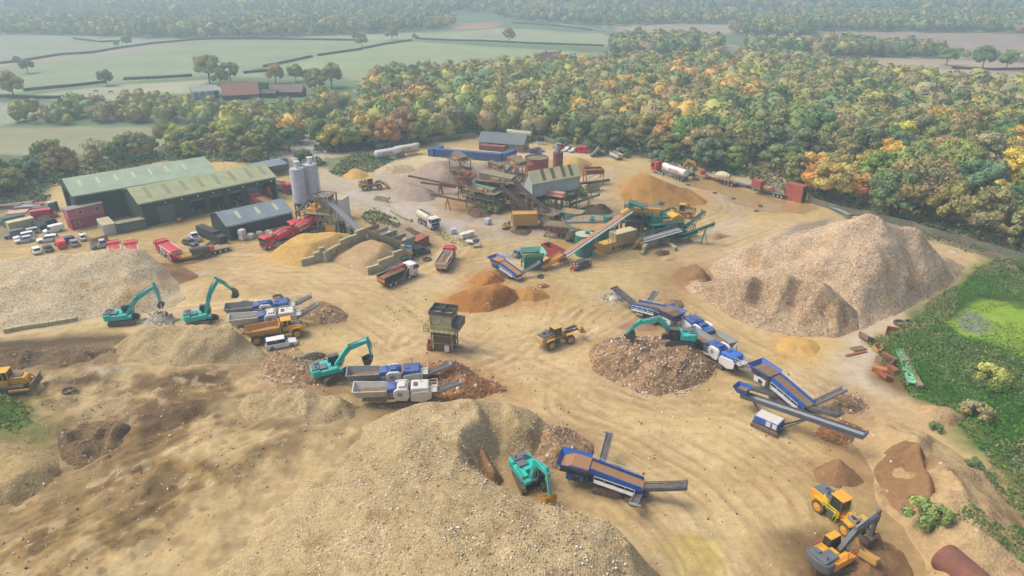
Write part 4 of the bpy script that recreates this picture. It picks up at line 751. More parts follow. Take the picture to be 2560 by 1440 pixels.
cover('undergrowth','dark bushes and brambles along the front of the wood',EDGE,5,1.5,4.2,['#4f6d4a','#5b7550','#6b7a50','#47644a','#7a7454'],.8,9,-.6,60000)
cover('undergrowth','low bushes in front of the left hand tree line',[(-100,520),(128,468),(400,402),(560,404),(700,408),(690,394),(400,386),(128,440),(-100,480)],4,1.,3.4,['#56704a','#6b7a50','#7d8450','#4f6a45'],.8,9,-.6,30000)
cover('grass','bright yellow-green marsh grass around the small pond',[(2395,785),(2450,755),(2530,760),(2620,790),(2740,900),(2560,885),(2480,850),(2420,840),(2370,815)],8,.1,.45,['#8ba038','#7a9a38','#9aa545','#6b8438','#8a8450'],.3,5,-.1,20000)
cover('undergrowth','green weeds growing up the right edge of the sandy bank',[(2420,1150),(2480,1180),(2620,1330),(2800,1450),(2560,1440),(2450,1400),(2330,1370),(2400,1330),(2560,1330),(2480,1230)],18,.2,1.1,G5+['#77704f','#8d8468'],.26,5,-.12,90000,True)
cover('undergrowth','weedy bank behind the sheds and under the access road trees',[(560,402),(640,412),(700,424),(780,420),(815,408),(790,396),(690,412),(600,400)],5,.6,2.6,['#5b6c42','#77755a','#4e6638','#80795f'],.8,8,-.4,20000)
cover('undergrowth','island of grass and bushes at the entrance bend',[(822,428),(850,442),(880,430),(930,428),(975,412),(992,398),(960,390),(900,388),(860,400)],6,.5,2.2,['#4f6d3a','#6b7b4c','#7b7558','#456a38'],.7,6,-.4,20000)
cover('undergrowth','green scrub island between the batching plant and the wet roadway',[(905,545),(930,560),(960,575),(1000,570),(985,548),(950,530),(915,532)],8,.8,2.6,['#4d7038','#5b8040','#6a7a4a','#77724f'],.55,5,-.4,16000)
cover('undergrowth','scrub and brambles behind the scrap at the left edge',[(-100,545),(0,522),(120,500),(128,470),(0,500),(-200,530)],5,.5,2.,['#5b6a45','#726e55','#4e6a3c'],.7,6,-.4,16000)
cover('grass','rough grass covering the mound below the bulldozer',[(-150,1115),(0,1118),(84,1108),(100,1060),(80,1020),(40,1003),(-60,1000),(-200,1005)],16,.2,.7,['#5d8a2e','#6d9433','#8a8440','#4f7a2a'],.28,3,-.7,40000,True)
cover('grass','weeds between the wood fence and the gravel hill',[(2110,530),(2300,560),(2560,640),(2700,690),(2560,680),(2480,650),(2380,620),(2230,575)],4,.2,.9,['#6f7c48','#8a7d58','#5d7a3c'],.5,5,0,16000)
cover('grass','yellowing weeds at the right foot of the gravel hill',[(2290,755),(2345,752),(2400,712),(2440,690),(2500,660),(2430,665),(2415,690),(2335,750)],6,.2,.8,['#7d8f3a','#a09a48','#5f8a35'],.4,4,-.2,12000)
cover('grass','green moss and weeds along the spoil bank beside the wet roadway',[(1075,572),(1100,582),(1150,600),(1190,618),(1180,622),(1130,606),(1085,590)],8,.1,.5,['#77903c','#8a9440','#a09a5c'],.35,4,-.3,4000)
# loose stones
rkm=NT('stones'); at_=rkm.new('ShaderNodeAttribute',attribute_name='tint'); rkm.ln(at_.outputs['Color'],rkm.b.inputs['Base Color']); rkm.b.inputs['Roughness'].default_value=.9
CV=np.array([(-1,-1,-1),(1,-1,-1),(1,1,-1),(-1,1,-1),(-1,-1,1),(1,-1,1),(1,1,1),(-1,1,1)])*.5; CF=np.array([(3,2,1,0),(4,5,6,7),(0,1,5,4),(1,2,6,5),(2,3,7,6),(3,0,4,7)])
def stones(label,poly,n,smin,smax,cols,z=0.):
    P=[G(p[0],p[1],z) for p in poly]; xs=[p[0] for p in P];ys=[p[1] for p in P]; x=rv.uniform(min(xs),max(xs),n*2);y=rv.uniform(min(ys),max(ys),n*2); f=fbm(x,y,6,4,5); k=(polydist(P,x,y)>0)&(f+rv.normal(size=n*2)*.35>-.1); x=x[k][:n];y=y[k][:n]; m=len(x)
    s_=(smin+(smax-smin)*rv.rand(m)**6)*.5; zz=np.array([surf(a,b) for a,b in zip(x,y)]); V=CV[None]*s_[:,None,None]*rv.uniform(.5,1.3,(m,1,3))*(1+rv.normal(size=(m,8,3))*.13); a=rv.rand(m)*6.28; b=rv.rand(m)*1.2
    ca,sa,cb,sb=np.cos(a),np.sin(a),np.cos(b),np.sin(b); x_=V[...,0].copy();z_=V[...,2].copy(); V[...,0]=x_*cb[:,None]+z_*sb[:,None]; V[...,2]=-x_*sb[:,None]+z_*cb[:,None]; x_=V[...,0].copy();y_=V[...,1].copy(); V[...,0]=x_*ca[:,None]-y_*sa[:,None]; V[...,1]=x_*sa[:,None]+y_*ca[:,None]
    V+=np.stack([x,y,zz+s_*.15],-1)[:,None]; Fq=(CF[None]+np.arange(m)[:,None,None]*8).reshape(-1,4); T=np.array([L(c) for c in cols])[rv.randint(0,len(cols),m)]; T=np.repeat(np.concatenate([T,np.ones((m,1))],1),8,0)
    o=link('loose_stones',npmesh('loose_stones',V.reshape(-1,3),Fq,rkm.m,{'tint':T})); return tag(o,label,'stones',None,'stuff')
RB=['#ddd8cc','#c2b6a0','#9c6a55','#ac8a6a','#85796c','#b09e82','#d0c7b0','#8f5846','#7a6c5c','#c0a582']; TN=['#d6ccb4','#c4b596','#a89878','#ded7c6','#b3956c','#98886a','#cfc0a0']
stones('clods and loose stones over the yard floor',[(500,860),(1000,720),(1500,700),(1700,760),(2000,900),(2150,1100),(2000,1440),(1650,1440),(1450,1250),(1350,1000),(1000,880)],5200,.08,.5,['#8f7a58','#7d6a4c','#c9b794','#a08a64','#d6ccb4','#6d5c44'])
stones('stones scattered over the huge mound at the bottom',[(560,1600),(860,1150),(940,1050),(1150,1000),(1330,1010),(1400,1080),(1200,1120),(1220,1200),(1560,1330),(1600,1600)],14000,.06,.42,TN,5)
stones('stones and debris over the dark worked earth on the left',[(0,860),(300,830),(640,890),(880,960),(880,1090),(600,1300),(400,1500),(-100,1500),(-100,1000)],9000,.07,.42,TN+RB,2)
stones('bricks and concrete pieces on the round rubble heap',[(1473,895),(1485,925),(1530,955),(1600,985),(1710,990),(1790,940),(1800,880),(1700,840),(1520,840)],5200,.1,.62,RB)
stones('white debris on the rubble slope by the middle excavator',[(640,960),(700,985),(860,960),(850,900),(740,870),(660,880)],3200,.1,.6,RB+['#e0dcd2'])
stones('crushed rubble around the front pair of crushers',[(880,1000),(960,940),(1100,900),(1220,930),(1290,985),(1150,1030),(1000,1030)],4200,.08,.5,RB)
stones('crushed brick below the right stacker and screener',[(2030,1080),(2060,985),(2160,980),(2190,1060),(2150,1130),(2060,1120)],2600,.08,.4,RB)
stones('pale stones over the gravel hill',[(1690,700),(1900,600),(2100,540),(2300,570),(2410,670),(2240,790),(2090,845),(1830,795)],9000,.1,.42,['#cdbfae','#b3a08c','#d9d0c2','#9b8470','#8a7562'])
stones('rubble in front of the buried pit by the lower excavator',[(1340,1060),(1490,1090),(1470,1180),(1400,1260),(1330,1230)],1800,.07,.4,TN+RB)
stones('broken concrete beside the block wall of the ramp',[(945,672),(1005,668),(1030,650),(1000,642)],260,.3,1.2,['#c9c5b8','#a9a596','#8f8b7d'])
stones('broken concrete heap by the far left excavator',[(345,810),(430,815),(450,800),(410,782),(370,784)],500,.25,1.1,['#c4bcae','#a39b8c','#857a6c'])
stones('rubble behind the teal excavators',[(440,815),(530,820),(600,840),(640,830),(570,800),(470,795)],900,.15,.8,RB)
stones('grey debris by the navy screener',[(1500,745),(1540,760),(1570,748),(1560,732),(1520,732)],320,.15,.8,['#a9a598','#8a867c','#6a675f'])
# ================= BUILDINGS
def clad(name,col,dirt=.15,rib=3.2):
    if name in _M: return _M[name]
    t=NT(name); tc=t.new('ShaderNodeTexCoord').outputs['Object']; wv=t.new('ShaderNodeTexWave',wave_type='BANDS',bands_direction='X'); wv.inputs['Scale'].default_value=rib; t.ln(tc,wv.inputs['Vector'])
    n=t.noise(tc,.25,4,.6); c=L(col); k=t.mix(t.rng(n,.35,.7),tuple(x*.85 for x in c),tuple(min(1,x*1.12) for x in c)); k=t.mix(t.rng(wv.outputs['Fac'],.0,.25,.28,0),k,tuple(x*.55 for x in c))
    k=t.mix(t.rng(t.noise(tc,.9,4,.7),.5,.75,0,dirt),k,(.12,.12,.08)); t.ln(k,t.b.inputs['Base Color']); t.b.inputs['Roughness'].default_value=.6; t.b.inputs['Specular IOR Level'].default_value=.3; t.bump(wv.outputs['Fac'],.4,.05); _M[name]=t.m; return t.m
class Frame:   # local frame: x along the front eave, y towards the back
    def __init__(s,A,B,D=None,width=None,z0=0.):
        s.o=Vector((A.x,A.y,0)); v=Vector((B.x-A.x,B.y-A.y,0)); s.L=v.length; s.rz=math.atan2(v.y,v.x); s.W=width
        if D is not None: n=Vector((-v.y,v.x,0)).normalized(); s.W=abs((Vector((D.x-A.x,D.y-A.y,0))).dot(n))
def shed(name,label,A,B,D,eave,ridge,wallm,roofm,z0=-.2,doors=(),lights=(),lightm=None,off=0.,gdoor=None,ridge_t=.5,over=.3,width=None):
    f=Frame(A,B,D,width); o=thing(name,label,'building',f.o,f.rz,'buildings of the yard'); Lx,Wy=f.L,f.W; print(name,'%.1f x %.1f'%(Lx,Wy))
    w_=MB(); segs=[]; x=0.
    for (a,b,h,kind) in doors:
        a*=Lx;b*=Lx
        if a>x: segs.append((x,a,0.,eave))
        segs.append((a,b,h,eave)); x=b
    if x<Lx: segs.append((x,Lx,0.,eave))
    for a,b,z_,z1 in segs: w_.bx(a,b,0,.2,z0 if z_==0 else z_,z1)
    w_.bx(0,Lx,Wy-.2,Wy,z0,eave)
    for xx in (0,Lx-.2):
        g=[(.21,z0),(Wy-.21,z0),(Wy-.21,eave),(Wy*ridge_t,ridge),(.21,eave)]
        if xx==0 and gdoor:
            a,b,h=gdoor; w_.prism([(.21,z0),(a*Wy,z0),(a*Wy,h),(b*Wy,h),(b*Wy,z0),(Wy-.21,z0),(Wy-.21,eave),(Wy*ridge_t,ridge),(.21,eave)],xx,xx+.2,ax='x')
        else: w_.prism(g,xx,xx+.2,ax='x')
    w_.build('wall',wallm,o)
    r=MB(); t_=.16
    for y0,za,y1,zb in ((-over,eave-over*(ridge-eave)/(Wy*ridge_t),Wy*ridge_t,ridge),(Wy+over,eave-over*(ridge-eave)/(Wy*(1-ridge_t)),Wy*ridge_t,ridge)):
        r.prism([(y0,za+.03),(y1,zb+.03),(y1,zb+.03+t_),(y0,za+.03+t_)],-over,Lx+over,ax='x')
    rf=r.build('roof',roofm,o)
    if lights:
        for (a,b,t0,t1) in lights:
            m=MB(); y0=Wy*ridge_t*t0;y1=Wy*ridge_t*t1; z_=lambda y:eave+(ridge-eave)*y/(Wy*ridge_t)+.205
            m.prism([(y0,z_(y0)),(y1,z_(y1)),(y1,z_(y1)+.03),(y0,z_(y0)+.03)],a*Lx,b*Lx,ax='x'); m.build('rooflight',lightm,rf)
    for (a,b,h,kind) in doors:
        if kind=='shut':
            m=MB(); m.bx(a*Lx+.02,b*Lx-.02,.04,.12,z0,h-.02); m.build('roller_door',M_shut,o)
        if kind=='open':
            m=MB(); m.bx(a*Lx+.02,b*Lx-.02,.04,.14,h-.55,h-.02); m.build('roller_door',M_shut,o)
    g=MB(); g.cyl((0,-over-.08,eave-.15),(Lx,-over-.08,eave-.15),.09,n=6,m=0); g.cyl((.2,-.12,eave-.2),(.2,-.12,0),.06,n=6); g.cyl((Lx-.2,-.12,eave-.2),(Lx-.2,-.12,0),.06,n=6); g.build('gutter',M_lgr,o)
    return o,f
M_shut=clad('roller_shutter','#6c7163',.3,9); gw=clad('dark_green_cladding','#3b4a40',.25); gw2=clad('very_dark_cladding','#2c393c',.1,2.6)
rg1=clad('pale_green_roof','#93a68b',.2,2.4); rg2=clad('lime_green_roof','#a0a878',.3,2.4); rgr=clad('grey_blue_roof','#76858a',.15,2.4); M_lite=mat('rooflight_sheet','#b9b79a',.4,dirt=.3); M_liteg=mat('dull_rooflight','#81836c',.5,dirt=.4)
oA,fA=shed('long_green_shed','long green shed with pale rooflights and a tall open doorway in its left gable',W(182,491,7.6),W(540,430,7.6),W(125,455,7.6),7.6,10.0,gw,rg1,lights=[(x,x+.022,.42,.78) for x in (.07,.19,.31,.43,.55,.67,.8)],lightm=M_lite,gdoor=(.42,.86,6.6))
oB,fB=shed('workshop_shed','green workshop shed with a lime-tinted roof and a row of lorry doors',W(347,510,6.2),W(688,442,6.2),W(291,482,6.2),6.2,8.6,gw,rg2,
  doors=[(.11,.225,4.6,'shut'),(.335,.435,4.6,'open'),(.485,.575,4.6,'open'),(.625,.71,4.6,'open'),(.765,.85,4.6,'shut'),(.885,.985,5.2,'none')],lights=[(x,x+.03,.2,.85) for x in (.08,.21,.33,.45,.57,.69,.82,.93)],lightm=M_liteg)
oC,fC=shed('dark_shed','small dark shed with a grey-blue roof behind the red concrete mixers',W(567,566,3.7),W(730,530,3.7),W(507,539,3.7),3.7,5.6,gw2,rgr,lights=[(.22,.27,.3,.8),(.52,.57,.3,.8),(.8,.85,.3,.8)],lightm=M_lite)
for f_,h_,n_ in ((fB,5.3,8),):   # round lamps over the doors
    for i in range(n_):
        m=MB(); m.cyl((f_.L*(.17+i*.113),-.02,h_),(f_.L*(.17+i*.113),-.28,h_),.16,.22,8); m.build('wall_lamp',M_wht,oB)
def post(label,px,py,h,name='pole',cat='pole',r=.07,group='poles in the yard',m=None):
    x,y=G(px,py); o=MB().cyl((0,0,-.2),(0,0,h),r,r*.7,7).build(name,m or M_lgr,None,loc=(x,y,gz(x,y))); return tag(o,label,cat,group)
brick=NT('red_brick'); tb=brick.new('ShaderNodeTexBrick'); tb.inputs['Color1'].default_value=(*L('#9a5a48'),1); tb.inputs['Color2'].default_value=(*L('#a8664f'),1); tb.inputs['Mortar'].default_value=(*L('#8f7468'),1); tb.inputs['Scale'].default_value=2.2
tcb=brick.new('ShaderNodeTexCoord').outputs['Object']; brick.ln(tcb,tb.inputs['Vector']); brick.ln(tb.outputs['Color'],brick.b.inputs['Base Color']); brick.b.inputs['Roughness'].default_value=.9
rslate=clad('slate_roof','#6b7478',.2,1.6)
A_=W(1197,353,2.9);B_=W(1309,361,2.9); E_=W(1331,351,2.9); vv=Vector((B_.x-A_.x,B_.y-A_.y,0)); nn=Vector((-vv.y,vv.x,0)).normalized(); wd=abs(Vector((E_.x-B_.x,E_.y-B_.y,0)).dot(nn)); D_=A_+nn*wd
oO,fO=shed('brick_office','long single-storey red brick office with a grey slate roof',A_,B_,D_,2.9,5.6,brick.m,rslate)
for i,(t_,w__,h__) in enumerate(((.12,1.9,1.2),(.37,1.9,1.3),(.635,1.9,1.3),(.76,1.,1.2),(.84,.6,.6),(.92,.6,.6))):
    m=MB(); x0=t_*fO.L-w__/2; m.bx(x0,x0+w__,-.06,0,2.3-h__,2.3); fr=m.build('window',M_wht,oO)
    n=1 if w__<1 else (2 if w__<1.5 else 3)
    for j in range(n): g=MB(); g.bx(x0+.1+j*(w__-.1)/n,x0+(j+1)*(w__-.1)/n,-.075,-.055,2.4-h__,2.2); g.build('pane',M_gls,fr)
m=MB(); m.bx(fO.L,fO.L+.06,fO.W*.3,fO.W*.5,.9,2.2); m.bx(fO.L,fO.L+.06,fO.W*.66,fO.W*.8,.9,2.2); fr=m.build('window',M_wht,oO); g=MB(); g.bx(fO.L+.05,fO.L+.08,fO.W*.32,fO.W*.48,1,2.1); g.bx(fO.L+.05,fO.L+.08,fO.W*.68,fO.W*.78,1,2.1); g.build('pane',M_gls,fr)
def box_thing(name,label,cat,px,py,l,w_,h,rz,m,z=0.,top=None,group=None,ribs=0,open_=False,doors=True,fill=None,roofm=None):
    x,y=G(px,py,z) if not isinstance(px,Vector) else px[:2]; o=thing(name,label,cat,(x,y,surf(x,y)-.03 if z==0 else z),rz,group); b=MB()
    if open_:
        t_=.08; b.bx(-l/2,l/2,-w_/2,-w_/2+t_,0,h); b.bx(-l/2,l/2,w_/2-t_,w_/2,0,h); b.bx(-l/2,-l/2+t_,-w_/2+t_,w_/2-t_,0,h); b.bx(l/2-t_,l/2,-w_/2+t_,w_/2-t_,0,h); b.bx(-l/2+t_,l/2-t_,-w_/2+t_,w_/2-t_,0,.15)
    else: b.bx(-l/2,l/2,-w_/2,w_/2,0,h)
    n=int(ribs or l/.45)
    for i in range(n):
        xx=-l/2+l*(i+.5)/n
        for s_ in (-1,1): b.bx(xx-.08,xx+.08,s_*w_/2-(.04 if s_>0 else 0)+(0 if s_<0 else .04)-(.04 if s_<0 else 0),s_*w_/2+(.04 if s_>0 else 0),.12,h-.12)
    for s_ in (-1,1):
        b.beam((-l/2-.02,s_*w_/2,h),(l/2+.02,s_*w_/2,h),.12); b.beam((-l/2-.02,s_*w_/2,.08),(l/2+.02,s_*w_/2,.08),.12)
        b.beam((s_*l/2,-w_/2,h),(s_*l/2,w_/2,h),.12); 
        for q in (-1,1): b.beam((s_*l/2,q*w_/2,0),(s_*l/2,q*w_/2,h),.13)
    b.build('body' if not open_ else 'shell',m,o)
    if not open_:
        r=MB(); r.bx(-l/2+.06,l/2-.06,-w_/2+.06,w_/2-.06,h,h+.08); r.build('roof',roofm or m,o)
        if doors:
            d=MB(); d.bx(l/2,l/2+.05,-w_/2+.1,-.03,.15,h-.15); d.bx(l/2,l/2+.05,.03,w_/2-.1,.15,h-.15); 
            for yy in (-.5,-.25,.25,.5): d.cyl((l/2+.08,yy*w_/2*1.2,.15),(l/2+.08,yy*w_/2*1.2,h-.15),.03,n=5)
            d.build('door',m,o)
    if fill: 
        q=MB(); q.add([(-l/2+.1,-w_/2+.1,h*.72),(l/2-.1,-w_/2+.1,h*.68),(l/2-.1,w_/2-.1,h*.7),(-l/2+.1,w_/2-.1,h*.74),(0,0,h*.93)],[(0,1,4),(1,2,4),(2,3,4),(3,0,4)]); q.build('load',fill,o)
    return o
CG='containers and cabins'
# blue containers round the settling pond
yb=yaw_px((1089,391),(1254,404)); y2=yaw_px((1254,404),(1285,392))
for (px,py,l,rz,m_,lb,nm) in ((1132,393,12.,yb,M_cont,'left one of the two long blue containers walling the pond','shipping_container'),(1214,399.5,11.4,yb,M_cont,'right one of the two long blue containers walling the pond','shipping_container'),(1270,397,7.2,y2,M_cont,'shorter blue container closing the right end of the pond','shipping_container'),(1090,386,6,y2,M_cont,'blue container closing the left end of the pond','shipping_container'),(1232,381,9.,yb,M_rust,'rusty brown container at the back of the pond','shipping_container')):
    box_thing(nm,lb,'container',px,py,l,2.2,2.5,rz,m_,group=CG)
pm=MB(); P0=[G(*p) for p in ((1100,383),(1240,393),(1262,388),(1140,376))]; pm.prism(P0,.05,1.0,ax='z'); o=pm.build('settling_pond',mat('silt','#b9a98b',.5,dirt=.4),None); tag(o,'pale silt pond enclosed by the blue containers','pond')
# pink cabins, site containers
ya=yaw_px((186,572),(252,556)); x,y=G(220,563)
o=thing('stacked_cabins','stack of a magenta cabin under a faded pink cabin beside the long green shed','cabin',(x,y,0),ya,CG); 
b=MB(); b.bx(-4,4,-1.5,1.5,0,2.6); 
for i in range(12): b.bx(-3.9+i*.66,-3.82+i*.66,-1.55,-1.5,.1,2.5)
lo=b.build('lower_cabin',M_mag,o); b=MB(); b.bx(-4.2,4.0,-1.5,1.5,2.68,5.2)
for i in range(12): b.bx(-4.1+i*.66,-4.02+i*.66,-1.55,-1.5,2.75,5.1)
up=b.build('upper_cabin',M_pnk,o); MB().bx(-4.35,4.15,-1.65,1.65,5.2,5.34).build('roof',mat('felt_roof','#8f8b87',.9,dirt=.4),up)
for par,zz,xs_ in ((up,3.6,(-1.4,2.6)),(lo,1.,(-2.6,))):
    for xx in xs_: wf=MB().bx(xx-.55,xx+.55,-1.62,-1.55,zz,zz+1.).build('window',M_wd,par); MB().bx(xx-.45,xx+.45,-1.64,-1.615,zz+.1,zz+.9).build('pane',M_gls,wf)
yc=yaw_px((274,590),(244,566)); box_thing('site_container','dirty white cabin container with a moulded roof, beside the timber fence','container',270,578,6.6,2.6,2.6,yaw_px((256,556),(286,590)),M_wd,group=CG,roofm=mat('cream_roof','#b5ad8a',.8,dirt=.5))
box_thing('site_container','faded dark green container parked right of the white cabin container','container',330,575,6.4,2.5,2.5,yaw_px((306,582),(362,571)),mat('faded_green_paint','#3f6353',.6,dirt=.5),group=CG,roofm=M_olv)
box_thing('site_container','cream container with a rusty end behind the parked cars at the left edge','container',55,570,5.6,2.4,2.2,yaw_px((30,578),(82,566)),M_crm,group=CG)
box_thing('site_container','dark green container behind the cream one at the left edge','container',38,562,4.6,2.4,2.4,yaw_px((30,578),(82,566)),mat('deep_green_paint','#1e5a50',.6,dirt=.3),group=CG)
def fence(name,label,pts_,h,m,step=2.4,solid=True,cat='fence'):
    o=thing(name,label,cat,(0,0,0),0,'fences'); P=[Vector((*G(*p),0)) for p in pts_]; b=MB(); ps=MB()
    for a,c in zip(P,P[1:]):
        n=max(1,int((c-a).length/step))
        for i in range(n):
            p=a.lerp(c,i/n);q=a.lerp(c,(i+1)/n); z0=gz(p.x,p.y); ps.beam((p.x,p.y,z0-.1),(p.x,p.y,z0+h+.08),.12)
            if solid:
                k=max(2,int((q-p).length/.3))
                for j in range(k): u=p.lerp(q,(j+.06)/k);v=p.lerp(q,(j+.94)/k); b.beam((u.x,u.y,z0+h*.51),(v.x,v.y,z0+h*.51),.03,h*(1-.04*((j*7)%3)))
            else:
                for zz in (.3,.6,.95): b.beam((p.x,p.y,z0+h*zz),(q.x,q.y,z0+h*zz),.05,.07)
    b.build('panels' if solid else 'rails',m,o); ps.build('posts',m,o); return o
fence('timber_fence','low timber fence round the white cabin container',[(202,588),(213,600),(232,612),(272,600)],1.6,M_wood)
fence('timber_fence','long weathered timber fence behind the white cement tankers',[(940,376),(1000,364),(1060,360),(1120,350),(1190,346)],2.1,M_wood)
fence('timber_fence','timber fence right of the brick office in front of the wood',[(1333,352),(1360,354),(1386,362),(1396,366)],2.1,M_wood)
fence('metal_fence','pale metal mesh fence along the wood beyond the gravel hill',[(2018,505),(2090,528),(2180,548),(2280,570),(2330,590),(2400,606),(2560,652)],1.7,mat('fence_steel','#6f7568',.7,dirt=.5))
fence('steel_fence','blue-grey steel fence by the site gate on the access road',[(686,401),(725,403),(758,401)],1.8,mat('blue_grey_steel','#6d8893',.6,dirt=.2),solid=False)
# lean-to behind the workshop
x,y=G(690,440); o=thing('lean_to','grey open-fronted lean-to beyond the end of the workshop','building',(x,y,0),fB.rz,'buildings of the yard'); b=MB()
b.bx(-6,7,5.4,5.6,0,3.6); b.bx(6.9,7.1,0,5.4,0,3.4); b.bx(-6,-5.9,2,5.4,0,3.4); b.build('wall',M_con,o); MB().prism([(-.3,3.2),(5.8,3.75),(5.8,3.85),(-.3,3.3)],-6.2,4.4,ax='x').build('roof',rgr,o)
# farm buildings
fb=clad('black_boarding','#2d3438',.1,4); ft=mat('clay_tiles','#96695a',.9,dirt=.35,dcol=(.13,.12,.08),scale=.5); fg=mat('asbestos_roof','#8e9491',.9,dirt=.3)
def gable(name,label,px,py,l,w_,e,r,rz,wm,rm,group='farm buildings',extra=None):
    x,y=G(px,py); o=thing(name,label,'building',(x,y,0),rz,group); b=MB(); b.bx(-l/2,l/2,-w_/2,-w_/2+.2,-.3,e); b.bx(-l/2,l/2,w_/2-.2,w_/2,-.3,e)
    for xx in (-l/2,l/2-.2): b.prism([(-w_/2+.21,-.3),(w_/2-.21,-.3),(w_/2-.21,e),(0,r),(-w_/2+.21,e)],xx,xx+.2,ax='x')
    b.build('wall',wm,o); q=MB()
    for s_ in (-1,1): q.prism([(s_*(w_/2+.3),e-.2+.03),(0,r+.03),(0,r+.2),(s_*(w_/2+.3),e-.03)],-l/2-.3,l/2+.3,ax='x')
    q.build('roof',rm,o)
    if extra: extra(o,l,w_,e,r)
    return o
def bays(o,l,w_,e,r):
    b=MB(); n=4
    for i in range(n+1): b.beam((-l/2+i*l/n,-w_/2-.1,0),(-l/2+i*l/n,-w_/2-.1,e),.45,.45)
    b.beam((-l/2,-w_/2-.1,e-.2),(l/2,-w_/2-.1,e-.2),.3,.6); b.build('frame',M_wht,o)
    for i in range(n-1): MB().bx(-l/2+i*l/n+.3,-l/2+(i+1)*l/n-.3,-w_/2-.14,-w_/2-.02,0,e-.6).build('door',M_lgr,o)
gable('farm_shed','black farm shed with white door frames in the middle distance',514,243,12,13,4.,5.6,R(28),fb,fg,extra=bays)
gable('tiled_barn','big old barn with a long sweeping red tile roof',604,244,17,13,2.4,7.4,R(20),fb,ft)
gable('tiled_barn','short barn with an orange tile roof joined to the right of the big barn',634,241,7,6,3.,6.2,R(20),fb,mat('orange_tiles','#a87a62',.9,dirt=.2))
gable('cart_shed','long low black cart shed right of the tiled barns',660,243,14,5,2.4,3.8,R(-4),fb,mat('dark_roof','#4d575e',.9,dirt=.2))
gable('farmhouse','brown-tiled farmhouse half hidden by trees',722,240,16,7,2.6,5.4,R(-2),fb,mat('brown_tiles','#80695f',.9,dirt=.2))
def house(label,px,py,l,w_,e,r,rz,wm,rm,chim=True):
    def ex(o,l,w_,e,r):
        if chim: MB().bx(-l*.3-.4,-l*.3+.4,-.4,.4,r-.6,r+1.4).build('chimney',wm,o)
        for i in range(3): fr=MB().bx(-l*.35+i*l*.33-.6,-l*.35+i*l*.33+.6,-w_/2-.06,-w_/2,e-1.8,e-.5).build('window',M_wht,o); MB().bx(-l*.35+i*l*.33-.45,-l*.35+i*l*.33+.45,-w_/2-.08,-w_/2-.055,e-1.65,e-.65).build('pane',M_gls,fr)
    return gable('house',label,px,py,l,w_,e,r,rz,wm,rm,'houses beyond the wood',ex)
crmw=mat('cream_render','#d8d2c4',.9,dirt=.1); bt=mat('brown_tile_far','#6d5a54',.9,dirt=.1)
house('red brick house with two gables by the road behind the wood',1378,166,13,9,5,9,R(15),brick.m,bt); house('tall red brick cross wing of the roadside house',1396,163,7,9,5,8.6,R(105),brick.m,bt)
house('cream house with a steep gable at the top middle right',1736,55,10,8,5,11,R(70),crmw,crmw); house('white house among trees left of the steep-gabled one',1588,54,14,9,4.5,7,R(5),crmw,fg); house('long pale house right of the white one',1645,52,20,9,4.5,7,R(0),crmw,fg)
house('low white building at the road junction houses',1942,82,18,9,3.5,5.5,R(-10),crmw,fg); house('grey-roofed house on the hazy right edge',2420,48,16,9,5,8,R(10),brick.m,bt); house('long pale building in the far right distance',2470,42,24,10,4.5,7,R(-8),crmw,bt); house('white cottage in the far left wood',62,78,12,8,4,7,R(40),crmw,ft)
house('pale building beyond the long hedge at the top right',1960,3,60,18,6,9,R(0),crmw,fg,False)
